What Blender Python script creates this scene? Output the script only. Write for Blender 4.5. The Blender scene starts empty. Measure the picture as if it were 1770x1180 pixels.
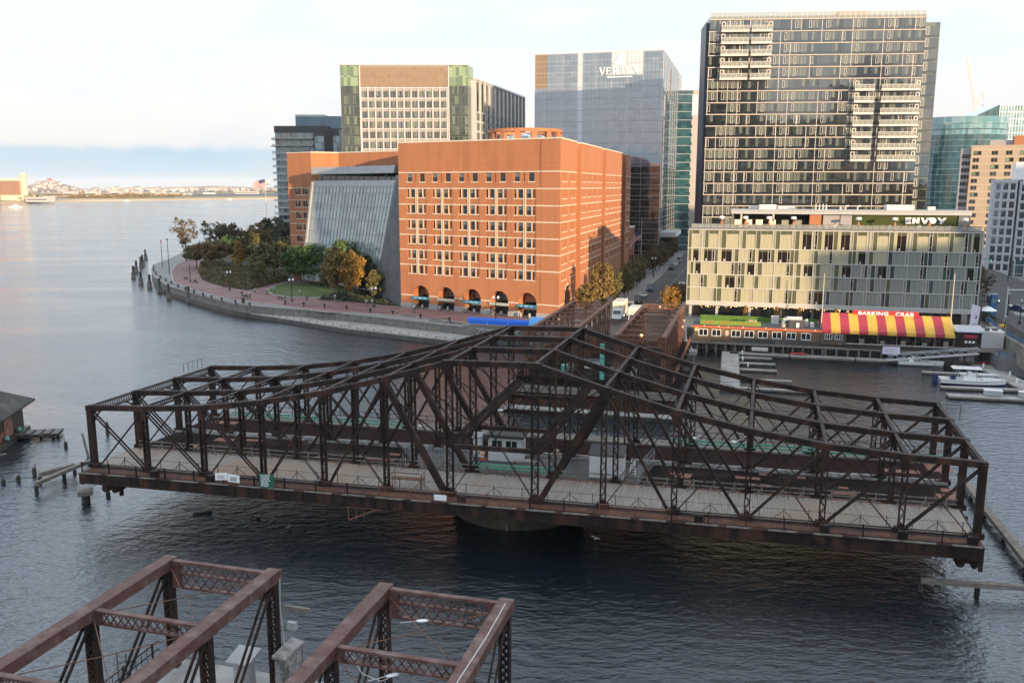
import bpy, math, random
from mathutils import Vector, Matrix
R = math.radians
sc = bpy.context.scene
COL = sc.collection
rnd = random.Random(7)

# ------------------------------------------------------------------ camera
CAM_H = 34.0
F_PX = 1500.0                       # focal length in pixels of the 1770 px wide photograph
PITCH = math.atan(268 / F_PX)
cam = bpy.data.cameras.new("camera")
cam.lens = F_PX / 1770 * 36.0
cam.sensor_width = 36.0
cam.clip_start = 0.5
cam.clip_end = 40000
camo = bpy.data.objects.new("camera", cam)
COL.objects.link(camo)
camo.location = (0, 0, CAM_H)
camo.rotation_euler = (R(90) - PITCH, 0, 0)
sc.camera = camo

# ------------------------------------------------------------------ light
SUN_EL = 7.0
SUN_XY = (0.55, -0.835)             # towards the sun: behind the viewer, to the right
w = bpy.data.worlds.new("World")
sc.world = w
w.use_nodes = True
nt = w.node_tree
nt.nodes.clear()
N = nt.nodes.new
out = N("ShaderNodeOutputWorld")
sky = N("ShaderNodeTexSky")
sky.sky_type = 'NISHITA'
sky.sun_disc = False
sky.sun_elevation = R(SUN_EL)
sky.sun_rotation = math.atan2(SUN_XY[0], SUN_XY[1])
sky.air_density = 1.0
sky.dust_density = 1.2
bg1 = N("ShaderNodeBackground")
bg1.inputs[1].default_value = 0.12
nt.links.new(sky.outputs[0], bg1.inputs[0])
tc = N("ShaderNodeTexCoord")
sep = N("ShaderNodeSeparateXYZ")
nt.links.new(tc.outputs['Generated'], sep.inputs[0])
mp = N("ShaderNodeMapping")
mp.inputs['Scale'].default_value = (2.2, 2.2, 9.0)
nt.links.new(tc.outputs['Generated'], mp.inputs[0])
nz = N("ShaderNodeTexNoise")
nz.inputs['Scale'].default_value = 2.3
nz.inputs['Detail'].default_value = 7
nt.links.new(mp.outputs[0], nz.inputs[0])
mp2 = N("ShaderNodeMapping")
mp2.inputs['Scale'].default_value = (14, 14, 14)
nt.links.new(tc.outputs['Generated'], mp2.inputs[0])
nz2 = N("ShaderNodeTexNoise")
nz2.inputs['Scale'].default_value = 3
nz2.inputs['Detail'].default_value = 6
nt.links.new(mp2.outputs[0], nz2.inputs[0])
jit = N("ShaderNodeMath"); jit.operation = 'MULTIPLY_ADD'
jit.inputs[1].default_value = 0.012
nt.links.new(nz2.outputs[0], jit.inputs[0])
nt.links.new(sep.outputs[2], jit.inputs[2])
ramp = N("ShaderNodeValToRGB")      # the low cloud bank and the thin bright overcast above it
els = ramp.color_ramp.elements
els[0].position = 0.0; els[0].color = (0.50, 0.67, 0.79, 1)
els[1].position = 1.0; els[1].color = (0.92, 0.98, 1.0, 1)
for p, c in ((0.0425, (0.47, 0.65, 0.80, 1)), (0.0495, (0.82, 0.81, 0.83, 1)), (0.085, (0.88, 0.865, 0.87, 1)),
             (0.13, (0.87, 0.895, 0.91, 1)), (0.205, (0.87, 0.94, 0.97, 1)), (0.29, (1.5, 1.75, 2.08, 1)), (0.46, (1.18, 1.40, 1.70, 1)), (0.68, (.88, .97, 1.08, 1))):
    e = els.new(p); e.color = c
nt.links.new(jit.outputs[0], ramp.inputs[0])
bg2 = N("ShaderNodeBackground")
bg2.inputs[1].default_value = 0.64
pat = N("ShaderNodeMix"); pat.data_type = 'RGBA'; pat.blend_type = 'MULTIPLY'
pr_ = N("ShaderNodeMapRange")
pr_.inputs[1].default_value = 0.42; pr_.inputs[2].default_value = 0.66; pr_.inputs[3].default_value = 0.0; pr_.inputs[4].default_value = 0.6
nt.links.new(nz.outputs[0], pr_.inputs[0]); nt.links.new(pr_.outputs[0], pat.inputs[0])
nt.links.new(ramp.outputs[0], pat.inputs[6]); pat.inputs[7].default_value = (0.80, 0.91, 0.98, 1)
nt.links.new(pat.outputs[2], bg2.inputs[0])
cov = N("ShaderNodeMapRange")
cov.inputs[1].default_value = 0.33; cov.inputs[2].default_value = 0.62
cov.inputs[3].default_value = 0.90; cov.inputs[4].default_value = 1.0
nt.links.new(nz.outputs[0], cov.inputs[0])
mixw = N("ShaderNodeMixShader")
nt.links.new(cov.outputs[0], mixw.inputs[0])
nt.links.new(bg1.outputs[0], mixw.inputs[1])
nt.links.new(bg2.outputs[0], mixw.inputs[2])
nt.links.new(mixw.outputs[0], out.inputs[0])

sun = bpy.data.lights.new("sun", 'SUN')
sun.energy = 5.0
sun.angle = R(0.5)
sun.color = (1.0, 0.74, 0.44)
suno = bpy.data.objects.new("sun", sun)
COL.objects.link(suno)
ce = math.cos(R(SUN_EL))
sdir = Vector((SUN_XY[0] * ce, SUN_XY[1] * ce, math.sin(R(SUN_EL))))
suno.rotation_euler = sdir.to_track_quat('Z', 'Y').to_euler()
suno.location = (200, -300, 200)
sc.view_settings.view_transform = 'Standard'
sc.view_settings.look = 'None'
sc.view_settings.exposure = 0.85
sc.view_settings.gamma = 1.0

# ------------------------------------------------------------------ helpers
def ray(px, py):
    u = px - 885; v = 590 - py
    c, s = math.cos(PITCH), math.sin(PITCH)
    return (u, F_PX * c + v * s, v * c - F_PX * s)
def at(px, py, z):                   # where the sight line of a photo pixel meets height z (survey of the place)
    r = ray(px, py); t = (z - CAM_H) / r[2]
    return Vector((r[0] * t, r[1] * t, z))
def atY(px, py, Y):
    r = ray(px, py); t = Y / r[1]
    return Vector((r[0] * t, Y, CAM_H + r[2] * t))

AV = Vector((.265, .964, 0)).normalized()     # axis of the fixed bridge spans and of the street
BV = Vector((AV.y, -AV.x, 0))
ANG_B = math.atan2(BV.y, BV.x)
def ab(a, b, z=0.0):
    return AV * a + BV * b + Vector((0, 0, z))

MATS = {}
def mat(name, c, rough=.7, metal=0.0, c2=None, scale=1.0, detail=5, lo=.35, hi=.65, bump=0.0, bscale=8.0, ior=1.5, coat=0.0,
        emit=None, es=0.0, stretch=(1, 1, 1), rough2=None, alpha=1.0, trans=0.0, c3=None, scale3=.15, st3=(1, 1, 1)):
    m = bpy.data.materials.new(name)
    m.use_nodes = True
    t = m.node_tree
    b = t.nodes['Principled BSDF']
    b.inputs['Base Color'].default_value = (*c, 1)
    b.inputs['Roughness'].default_value = rough
    b.inputs['Metallic'].default_value = metal
    b.inputs['IOR'].default_value = ior
    b.inputs['Coat Weight'].default_value = coat
    b.inputs['Coat Roughness'].default_value = 0.03
    if alpha < 1: b.inputs['Alpha'].default_value = alpha
    if trans: b.inputs['Transmission Weight'].default_value = trans
    if emit:
        b.inputs['Emission Color'].default_value = (*emit, 1)
        b.inputs['Emission Strength'].default_value = es
    if c2 or bump:
        tcn = t.nodes.new("ShaderNodeTexCoord")
        mpn = t.nodes.new("ShaderNodeMapping")
        mpn.inputs['Scale'].default_value = stretch
        t.links.new(tcn.outputs['Object'], mpn.inputs[0])
    if c2:
        n = t.nodes.new("ShaderNodeTexNoise")
        n.inputs['Scale'].default_value = scale
        n.inputs['Detail'].default_value = detail
        n.inputs['Roughness'].default_value = .62
        t.links.new(mpn.outputs[0], n.inputs[0])
        r = t.nodes.new("ShaderNodeValToRGB")
        r.color_ramp.elements[0].position = lo; r.color_ramp.elements[0].color = (*c, 1)
        r.color_ramp.elements[1].position = hi; r.color_ramp.elements[1].color = (*c2, 1)
        t.links.new(n.outputs[0], r.inputs[0])
        col = r.outputs[0]
        if c3:
            n3 = t.nodes.new("ShaderNodeTexNoise")
            n3.inputs['Scale'].default_value = scale3
            n3.inputs['Detail'].default_value = 6
            m3 = t.nodes.new("ShaderNodeMapping"); m3.inputs['Scale'].default_value = st3
            t.links.new(tcn.outputs['Object'], m3.inputs[0]); t.links.new(m3.outputs[0], n3.inputs[0])
            r3 = t.nodes.new("ShaderNodeMapRange")
            r3.inputs[1].default_value = .48; r3.inputs[2].default_value = .68
            r3.inputs[3].default_value = 0; r3.inputs[4].default_value = .8
            t.links.new(n3.outputs[0], r3.inputs[0])
            mx = t.nodes.new("ShaderNodeMix"); mx.data_type = 'RGBA'
            t.links.new(r3.outputs[0], mx.inputs[0])
            t.links.new(col, mx.inputs[6])
            mx.inputs[7].default_value = (*c3, 1)
            col = mx.outputs[2]
        t.links.new(col, b.inputs['Base Color'])
        if rough2 is not None:
            rr = t.nodes.new("ShaderNodeMapRange")
            rr.inputs[1].default_value = lo; rr.inputs[2].default_value = hi
            rr.inputs[3].default_value = rough; rr.inputs[4].default_value = rough2
            t.links.new(n.outputs[0], rr.inputs[0])
            t.links.new(rr.outputs[0], b.inputs['Roughness'])
    if bump:
        n2 = t.nodes.new("ShaderNodeTexNoise")
        n2.inputs['Scale'].default_value = bscale
        n2.inputs['Detail'].default_value = 5
        t.links.new(mpn.outputs[0], n2.inputs[0])
        bp = t.nodes.new("ShaderNodeBump")
        bp.inputs['Strength'].default_value = bump
        bp.inputs['Distance'].default_value = .05
        t.links.new(n2.outputs[0], bp.inputs['Height'])
        t.links.new(bp.outputs[0], b.inputs['Normal'])
    MATS[name] = m
    return m

def pane(name, c, c2, ior=2.0, rough=.03, cell=(1.5, 1.5, 3.3), lo=.3, hi=.7):
    """Reflective glass whose tint differs a little from pane to pane (blinds, rooms behind) by a voronoi cell."""
    m = mat(name, c, rough, ior=ior)
    t = m.node_tree; b = t.nodes['Principled BSDF']
    tcn = t.nodes.new("ShaderNodeTexCoord")
    info = t.nodes.new("ShaderNodeObjectInfo")
    mpn = t.nodes.new("ShaderNodeMapping")
    mpn.inputs['Scale'].default_value = tuple(1.0 / q for q in cell)
    t.links.new(tcn.outputs['Object'], mpn.inputs[0])
    wn = t.nodes.new("ShaderNodeVectorMath"); wn.operation = 'FLOOR'
    t.links.new(mpn.outputs[0], wn.inputs[0])
    ad = t.nodes.new("ShaderNodeVectorMath"); ad.operation = 'ADD'
    t.links.new(wn.outputs[0], ad.inputs[0])
    t.links.new(info.outputs['Location'], ad.inputs[1])
    w1 = t.nodes.new("ShaderNodeTexWhiteNoise")
    t.links.new(ad.outputs[0], w1.inputs[0])
    r = t.nodes.new("ShaderNodeValToRGB")
    r.color_ramp.elements[0].position = lo; r.color_ramp.elements[0].color = (*c, 1)
    r.color_ramp.elements[1].position = hi; r.color_ramp.elements[1].color = (*c2, 1)
    t.links.new(w1.outputs[0], r.inputs[0])
    t.links.new(r.outputs[0], b.inputs['Base Color'])
    # panes are never perfectly flat
    n2 = t.nodes.new("ShaderNodeTexNoise")
    n2.inputs['Scale'].default_value = .35
    n2.inputs['Detail'].default_value = 1
    t.links.new(tcn.outputs['Object'], n2.inputs[0])
    bp = t.nodes.new("ShaderNodeBump")
    bp.inputs['Strength'].default_value = .12
    bp.inputs['Distance'].default_value = .12
    t.links.new(n2.outputs[0], bp.inputs['Height'])
    t.links.new(bp.outputs[0], b.inputs['Normal'])
    return m

class MB:
    """Collects shapes; build() links them as ONE mesh object."""
    def __init__(s):
        s.v = []; s.f = []; s.m = []
    def face(s, pts, m=0):
        i = len(s.v); s.v += [tuple(p) for p in pts]; s.f.append(tuple(range(i, i + len(pts)))); s.m.append(m)
    def hexa(s, p, m=0):             # p: 4 bottom points ccw, 4 top points
        i = len(s.v); s.v += [tuple(q) for q in p]
        for f in ((3, 2, 1, 0), (4, 5, 6, 7), (0, 1, 5, 4), (1, 2, 6, 5), (2, 3, 7, 6), (3, 0, 4, 7)):
            s.f.append(tuple(i + k for k in f)); s.m.append(m)
    def box(s, x0, x1, y0, y1, z0, z1, m=0):
        s.hexa([(x0, y0, z0), (x1, y0, z0), (x1, y1, z0), (x0, y1, z0), (x0, y0, z1), (x1, y0, z1), (x1, y1, z1), (x0, y1, z1)], m)
    def rbox(s, c, size, rz=0, m=0):
        cs, sn = math.cos(rz), math.sin(rz); a, b, h = size[0] / 2, size[1] / 2, size[2]
        q = [(c[0] + x * cs - y * sn, c[1] + x * sn + y * cs) for x, y in ((-a, -b), (a, -b), (a, b), (-a, b))]
        s.hexa([(x, y, c[2]) for x, y in q] + [(x, y, c[2] + h) for x, y in q], m)
    def bar(s, p, q, w, h, m=0, up=(0, 0, 1)):
        p = Vector(p); q = Vector(q); d = (q - p)
        if d.length < 1e-6: return
        d.normalize(); up = Vector(up)
        if abs(d.dot(up)) > .98: up = Vector((0, 1, 0)) if abs(d.y) < .9 else Vector((1, 0, 0))
        x = d.cross(up).normalized() * (w / 2); y = x.cross(d).normalized() * (h / 2)
        s.hexa([p - x - y, p + x - y, q + x - y, q - x - y, p - x + y, p + x + y, q + x + y, q - x + y], m)
    def tube(s, p, q, r0, r1=None, n=8, m=0, cap=True):
        p = Vector(p); q = Vector(q); r1 = r0 if r1 is None else r1
        d = (q - p)
        if d.length < 1e-6: return
        d.normalize()
        x = d.orthogonal().normalized(); y = d.cross(x)
        i = len(s.v)
        for c, r in ((p, r0), (q, r1)):
            for k in range(n):
                a = 2 * math.pi * k / n
                s.v.append(tuple(c + x * (r * math.cos(a)) + y * (r * math.sin(a))))
        for k in range(n):
            s.f.append((i + k, i + (k + 1) % n, i + n + (k + 1) % n, i + n + k)); s.m.append(m)
        if cap:
            s.f.append(tuple(i + k for k in range(n - 1, -1, -1))); s.m.append(m)
            s.f.append(tuple(i + n + k for k in range(n))); s.m.append(m)
    def path(s, pts, r, n=6, m=0):
        for a, b in zip(pts, pts[1:]): s.tube(a, b, r, r, n, m)
    def lathe(s, prof, c=(0, 0, 0), n=12, m=0):
        i = len(s.v)
        for r, z in prof:
            for k in range(n):
                a = 2 * math.pi * k / n
                s.v.append((c[0] + r * math.cos(a), c[1] + r * math.sin(a), c[2] + z))
        for j in range(len(prof) - 1):
            for k in range(n):
                k2 = (k + 1) % n
                s.f.append((i + j * n + k, i + j * n + k2, i + (j + 1) * n + k2, i + (j + 1) * n + k)); s.m.append(m)
        s.f.append(tuple(i + k for k in range(n - 1, -1, -1))); s.m.append(m)
        s.f.append(tuple(i + (len(prof) - 1) * n + k for k in range(n))); s.m.append(m)
    def prism(s, poly, z0, z1, m=0, mtop=None):
        a = sum(poly[k][0] * poly[(k + 1) % len(poly)][1] - poly[(k + 1) % len(poly)][0] * poly[k][1] for k in range(len(poly)))
        if a < 0: poly = list(reversed(poly))
        n = len(poly); i = len(s.v)
        s.v += [(p[0], p[1], z0) for p in poly] + [(p[0], p[1], z1) for p in poly]
        for k in range(n):
            s.f.append((i + k, i + (k + 1) % n, i + n + (k + 1) % n, i + n + k)); s.m.append(m)
        s.f.append(tuple(i + n + k for k in range(n))); s.m.append(m if mtop is None else mtop)
        s.f.append(tuple(i + k for k in range(n - 1, -1, -1))); s.m.append(m)
    def add(s, o, mx, moff=None):
        i = len(s.v); s.v += [tuple(mx @ Vector(p)) for p in o.v]
        s.f += [tuple(i + k for k in f) for f in o.f]; s.m += [k if moff is None else moff[k] for k in o.m]
    def lace(s, p, q, side, n, t, m=0, cross=False, d=.03):
        """Zigzag lacing bars between the line p-q and the line p+side - q+side."""
        p = Vector(p); q = Vector(q); side = Vector(side)
        nrm = (q - p).cross(side).normalized()
        for k in range(n):
            a = p + (q - p) * (k / n); b = p + (q - p) * ((k + 1) / n)
            if k % 2 == 0 or cross: s.bar(a, b + side, t, d, m, nrm)
            if k % 2 == 1 or cross: s.bar(a + side, b, t, d, m, nrm)
    def mesh(s, name, mats):
        me = bpy.data.meshes.new(name)
        me.from_pydata(s.v, [], s.f)
        for mm in mats: me.materials.append(MATS[mm] if isinstance(mm, str) else mm)
        if len(mats) > 1: me.polygons.foreach_set('material_index', s.m)
        me.update()
        return me
    def build(s, name, mats, parent=None, loc=None, rz=0, smooth=False):
        if isinstance(mats, str): mats = [mats]
        me = s.mesh(name, mats)
        if smooth: me.polygons.foreach_set('use_smooth', [True] * len(me.polygons))
        o = bpy.data.objects.new(name, me)
        COL.objects.link(o)
        if parent: o.parent = parent
        if loc is not None: o.location = loc
        o.rotation_euler.z = rz
        return o

def tag(o, label=None, cat=None, group=None, kind=None):
    if label: o['label'] = label
    if cat: o['category'] = cat
    if group: o['group'] = group
    if kind: o['kind'] = kind
    return o
def thing(name, label, cat, loc=(0, 0, 0), rz=0, group=None):
    o = bpy.data.objects.new(name, None)
    o.empty_display_size = .5
    COL.objects.link(o)
    o.location = loc; o.rotation_euler.z = rz
    return tag(o, label, cat, group)
def structure(o):
    o['kind'] = 'structure'; return o
def copy_tree(o, parent=None):
    c = o.copy(); COL.objects.link(c)
    if parent: c.parent = parent
    for ch in list(o.children): copy_tree(ch, c)
    return c

class Fr:
    """A facade frame: a along the wall, b outwards, z up; all in the thing's own coordinates."""
    def __init__(s, p, u):
        s.p = Vector((p[0], p[1], 0)); s.u = Vector((u[0], u[1], 0)).normalized(); s.n = Vector((s.u.y, -s.u.x, 0))
        s.ang = math.atan2(s.u.y, s.u.x)
    def pt(s, a, b, z): return s.p + s.u * a + s.n * b + Vector((0, 0, z))
    def box(s, mb, a0, a1, b0, b1, z0, z1, m=0):
        P = s.pt
        mb.hexa([P(a0, b1, z0), P(a1, b1, z0), P(a1, b0, z0), P(a0, b0, z0), P(a0, b1, z1), P(a1, b1, z1), P(a1, b0, z1), P(a0, b0, z1)], m)
    def wall(s, mb, a0, a1, z0, z1, holes, depth, m=0, b=0.0, mj=None):
        """The wall's outer face with rectangular openings and their reveals."""
        mj = m if mj is None else mj
        xs = sorted({a0, a1, *[h[0] for h in holes], *[h[1] for h in holes]})
        zs = sorted({z0, z1, *[h[2] for h in holes], *[h[3] for h in holes]})
        P = s.pt
        for z_0, z_1 in zip(zs, zs[1:]):
            run = None
            for x0, x1 in zip(xs, xs[1:]):
                cx, cz = (x0 + x1) / 2, (z_0 + z_1) / 2
                if any(h[0] < cx < h[1] and h[2] < cz < h[3] for h in holes):
                    if run: mb.face([P(run[0], b, z_0), P(run[1], b, z_0), P(run[1], b, z_1), P(run[0], b, z_1)], m); run = None
                else:
                    run = (run[0], x1) if run else (x0, x1)
            if run: mb.face([P(run[0], b, z_0), P(run[1], b, z_0), P(run[1], b, z_1), P(run[0], b, z_1)], m)
        for h in holes:
            x0, x1, y0, y1 = h[:4]; d = b - depth
            mb.face([P(x0, b, y0), P(x0, b, y1), P(x0, d, y1), P(x0, d, y0)], mj)
            mb.face([P(x1, d, y0), P(x1, d, y1), P(x1, b, y1), P(x1, b, y0)], mj)
            mb.face([P(x0, d, y1), P(x0, b, y1), P(x1, b, y1), P(x1, d, y1)], mj)
            mb.face([P(x0, b, y0), P(x0, d, y0), P(x1, d, y0), P(x1, b, y0)], mj)

class Parts:
    """Repeated parts of one thing: the first 100 placed are objects sharing meshes, the rest one 'stuff' part."""
    def __init__(s, parent, name, mats, limit=100):
        s.parent = parent; s.name = name; s.mats = mats; s.items = []; s.cache = {}; s.limit = limit
    def put(s, mb, fr, a, b, z, key=0.0):
        s.items.append((key, len(s.items), mb, fr, a, b, z))
    def done(s):
        s.items.sort(key=lambda t: (t[0], t[1]))
        rest = MB()
        for k, (_, _, mb, fr, a, b, z) in enumerate(s.items):
            if k < s.limit:
                if id(mb) not in s.cache: s.cache[id(mb)] = mb.mesh(s.name, s.mats)
                o = bpy.data.objects.new(s.name, s.cache[id(mb)])
                COL.objects.link(o); o.parent = s.parent
                o.location = fr.pt(a, b, z); o.rotation_euler.z = fr.ang
            else:
                rest.add(mb, Matrix.Translation(fr.pt(a, b, z)) @ Matrix.Rotation(fr.ang, 4, 'Z'))
        if rest.v:
            tag(rest.build(s.name, s.mats, s.parent), kind='stuff')

def text_mesh(txt, size, depth, name, m, parent=None, loc=(0, 0, 0), rot=(R(90), 0, 0), sx=1.0, bold=0.0, space=1.0):
    cu = bpy.data.curves.new(name, 'FONT')
    cu.body = txt; cu.size = size; cu.extrude = depth; cu.offset = bold
    cu.align_x = 'CENTER'; cu.align_y = 'CENTER'; cu.space_character = space
    cu.resolution_u = 3
    tmp = bpy.data.objects.new(name, cu)
    COL.objects.link(tmp)
    dg = bpy.context.evaluated_depsgraph_get()
    me = bpy.data.meshes.new_from_object(tmp.evaluated_get(dg))
    bpy.data.objects.remove(tmp); bpy.data.curves.remove(cu)
    me.materials.clear(); me.materials.append(MATS[m])
    o = bpy.data.objects.new(name, me)
    COL.objects.link(o)
    if parent: o.parent = parent
    o.location = loc; o.rotation_euler = rot; o.scale = (sx, 1, 1)
    return o
# ------------------------------------------------------------------ materials
mat('steel', (.0175, .0120, .0102), .6, ior=1.3, c2=(.036, .0205, .016), scale=1.6, lo=.4, hi=.7, c3=(.085, .038, .025), scale3=.9, st3=(1, 1, .35))
mat('steel_red', (.088, .034, .025), .62, c2=(.130, .056, .043), scale=2.6, lo=.40, hi=.60, c3=(.20, .125, .105), scale3=1.2, bump=.4, bscale=22)
mat('steel_rust', (.22, .088, .042), .75, c2=(.09, .042, .030), scale=1.5, lo=.35, hi=.6)
mat('plank', (.40, .355, .31), .85, c2=(.235, .20, .17), scale=1.0, stretch=(4.5, .25, 1), lo=.3, hi=.7, c3=(.33, .22, .15), scale3=.12)
mat('timber', (.13, .105, .085), .9, c2=(.27, .245, .21), scale=1.6, stretch=(1, 1, 3), lo=.35, hi=.7)
mat('timber_wet', (.028, .022, .018), .5, c2=(.075, .062, .048), scale=2.2)
mat('road_deck', (.016, .011, .010), .95, ior=1.15, c2=(.021, .015, .0135), scale=.8, c3=(.065, .045, .04), scale3=.35)
mat('road_maroon', (.028, .012, .012), .95, ior=1.15, c2=(.036, .0155, .0145), scale=.6, c3=(.036, .026, .025), scale3=.35)
mat('plate_rust', (.34, .145, .095), .8, c2=(.16, .075, .055), scale=2.0)
mat('curb_pale', (.36, .345, .33), .85, c2=(.12, .11, .10), scale=1.4, lo=.4, hi=.62)
mat('green_paint', (.09, .36, .26), .5, c2=(.16, .42, .33), scale=3)
mat('stone_wet', (.095, .08, .055), .7, c2=(.04, .035, .026), scale=1.4, bump=.6, bscale=3, c3=(.16, .115, .065), scale3=.5)
mat('white_paint', (.74, .74, .73), .55, c2=(.60, .60, .585), scale=2.5, lo=.4, hi=.75)
mat('white_bright', (.82, .81, .79), .5)
mat('grey_paint', (.42, .42, .42), .6, c2=(.34, .34, .34), scale=3)
mat('grey_dark', (.055, .053, .053), .6)
mat('black', (.012, .012, .013), .5)
mat('concrete', (.38, .365, .345), .85, c2=(.28, .265, .25), scale=.9, c3=(.20, .19, .18), scale3=.35)
mat('concrete_dark', (.10, .095, .09), .8, c2=(.055, .05, .047), scale=.6, lo=.35, hi=.65)
mat('quay_stone', (.21, .195, .17), .85, c2=(.115, .105, .09), scale=.8, bump=.4, bscale=2.5)
mat('brick_path', (.235, .125, .115), .85, c2=(.18, .10, .095), scale=.6, c3=(.27, .16, .145), scale3=.12)
mat('asphalt', (.055, .054, .056), .85, c2=(.040, .040, .042), scale=.4, c3=(.075, .073, .072), scale3=.1)
mat('sidewalk', (.26, .25, .24), .85, c2=(.20, .19, .18), scale=.8)
mat('cobble', (.15, .15, .155), .8, c2=(.09, .09, .095), scale=3)
mat('road_paint', (.70, .69, .66), .7, c2=(.42, .41, .39), scale=2.5)
mat('grass', (.055, .105, .022), .9, c2=(.085, .125, .03), scale=.35, c3=(.11, .12, .035), scale3=.08)
mat('soil', (.06, .05, .035), .9, c2=(.045, .05, .025), scale=.5)
mat('far_land', (.24, .20, .14), .95, c2=(.17, .16, .09), scale=.006, c3=(.34, .29, .24), scale3=.004)
mat('far_sand', (.40, .33, .26), .95, c2=(.30, .25, .2), scale=.01)
mat('far_hill', (.17, .15, .13), .95, c2=(.24, .21, .18), scale=.02)
mat('brick', (.42, .170, .074), .85, c2=(.30, .112, .050), scale=2.6, detail=8, stretch=(1, 1, 2.5), lo=.32, hi=.68, c3=(.30, .108, .050), scale3=.45, st3=(1, 1, .13))
mat('brick_dark', (.26, .085, .045), .85, c2=(.20, .065, .038), scale=.8)
mat('brick_joint', (.27, .085, .036), .9)
mat('limestone', (.60, .51, .41), .8, c2=(.52, .44, .35), scale=1.2)
mat('granite', (.34, .325, .31), .8, c2=(.24, .23, .22), scale=2.5)
mat('grey_stone', (.115, .115, .118), .8, c2=(.085, .085, .088), scale=.6, c3=(.14, .14, .14), scale3=.2)
mat('win_dark', (.012, .015, .016), .05, ior=1.7)
mat('win_mid', (.045, .055, .05), .05, ior=1.7)
mat('win_frame', (.10, .085, .06), .5)
pane('cone_glass', (.20, .235, .245), (.29, .33, .335), ior=2.0, cell=(3.3, 3.3, 2.6))
mat('cone_frame', (.30, .30, .30), .5, metal=.4)
mat('cone_metal', (.40, .385, .375), .55, c2=(.34, .33, .32), scale=.5)
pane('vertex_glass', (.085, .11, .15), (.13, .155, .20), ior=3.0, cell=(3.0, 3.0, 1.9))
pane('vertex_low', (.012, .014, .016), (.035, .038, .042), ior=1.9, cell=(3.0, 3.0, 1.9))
mat('alu', (.52, .53, .55), .4, metal=.3)
mat('alu_warm', (.60, .53, .48), .5)
mat('louver', (.24, .165, .115), .7, c2=(.19, .13, .09), scale=1.0)
pane('olive_glass', (.10, .15, .085), (.22, .29, .17), ior=1.8, cell=(1.3, 1.3, 3.2))
pane('office_glass', (.02, .028, .024), (.12, .145, .085), ior=1.9, cell=(1.0, 1.0, 3.8), lo=.25, hi=.95)
pane('teal_glass', (.014, .045, .058), (.028, .080, .095), ior=1.9, cell=(2.4, 2.4, 3.4))
pane('teal_light', (.08, .19, .22), (.17, .28, .31), ior=1.9, cell=(3.0, 3.0, 3.4))
mat('grid_frame', (.47, .44, .45), .65, c2=(.41, .38, .39), scale=.3)
mat('grid_shade', (.30, .27, .27), .7)
mat('condo_dark', (.035, .038, .040), .5)
pane('condo_glass', (.05, .09, .10), (.15, .23, .24), ior=2.0, cell=(1.6, 1.6, 3.3))
mat('condo_blue', (.13, .18, .22), .35, c2=(.10, .145, .18), scale=.1)
mat('slab_warm', (.41, .355, .32), .7, c2=(.345, .30, .275), scale=.6)
pane('apt_glass', (.008, .010, .011), (.032, .036, .036), ior=2.7, cell=(1.45, 2, 3.3), lo=.2, hi=.9)
mat('apt_blind', (.085, .095, .085), .10, c2=(.125, .132, .115), scale=.8, ior=2.3, stretch=(4, 4, .1))
mat('apt_dark', (.012, .013, .013), .06, ior=2.4)
mat('apt_white', (.55, .50, .45), .6)
mat('balcony_glass', (.35, .36, .33), .1, ior=1.8, alpha=.45)
pane('apt_side', (.05, .065, .06), (.11, .125, .10), ior=2.1, cell=(1.5, 1.5, 3.3))
mat('navy_metal', (.018, .026, .05), .4)
mat('envoy_metal', (.46, .43, .40), .45, c2=(.41, .385, .36), scale=.6)
mat('envoy_olive', (.10, .105, .055), .10, c2=(.085, .09, .048), scale=.3, ior=1.75)
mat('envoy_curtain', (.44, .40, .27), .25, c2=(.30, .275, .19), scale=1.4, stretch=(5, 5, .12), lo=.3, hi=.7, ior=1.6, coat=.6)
mat('envoy_curtain_shade', (.24, .255, .235), .2, c2=(.17, .185, .17), scale=1.4, stretch=(5, 5, .12), ior=1.6, coat=.6)  # curtain colour for bays lying in shade, the shade mixed into the tint
mat('envoy_teal', (.03, .055, .058), .08, ior=1.9)
mat('envoy_dark', (.018, .013, .010), .08, ior=1.6)
mat('moss', (.055, .065, .012), .95, c2=(.035, .045, .01), scale=2.5, bump=.8, bscale=6)
mat('roof_grey', (.17, .17, .18), .8, c2=(.12, .12, .125), scale=.8)
mat('roof_white', (.62, .59, .57), .75, c2=(.50, .48, .46), scale=.4)
mat('copper', (.40, .15, .06), .6, c2=(.30, .11, .05), scale=2)
mat('shingle', (.15, .10, .065), .9, c2=(.085, .06, .043), scale=3.5, lo=.35, hi=.6, c3=(.22, .145, .09), scale3=.3)
mat('shingle_grey', (.075, .068, .062), .9, c2=(.045, .042, .04), scale=2.5, c3=(.12, .11, .10), scale3=.4)
mat('red_trim', (.48, .12, .05), .6, c2=(.34, .08, .035), scale=1.5)
mat('tar_roof', (.075, .075, .078), .9, c2=(.05, .05, .052), scale=.9, c3=(.11, .11, .112), scale3=.2)
mat('tent_red', (.36, .028, .05), .6, c2=(.28, .02, .036), scale=1.5, bump=.3, bscale=1.5)
mat('tent_yellow', (.66, .38, .05), .6, c2=(.55, .31, .04), scale=1.5, bump=.3, bscale=1.5)
mat('sign_red', (.58, .018, .022), .5)
mat('sign_green', (.17, .26, .03), .7, c2=(.13, .21, .025), scale=2)
mat('sign_green_text', (.36, .14, .05), .7)
mat('turf_green', (.085, .17, .02), .9, c2=(.06, .125, .02), scale=3)
mat('sign_dkgreen', (.02, .11, .075), .5)
mat('string_light', (1, .8, .4), .5, emit=(1, .62, .22), es=1.6)
mat('lamp_glow', (.9, .88, .8), .4, emit=(1, .93, .8), es=.4)
mat('headlight', (.9, .9, .85), .2, emit=(1, .93, .8), es=3.0)
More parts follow.
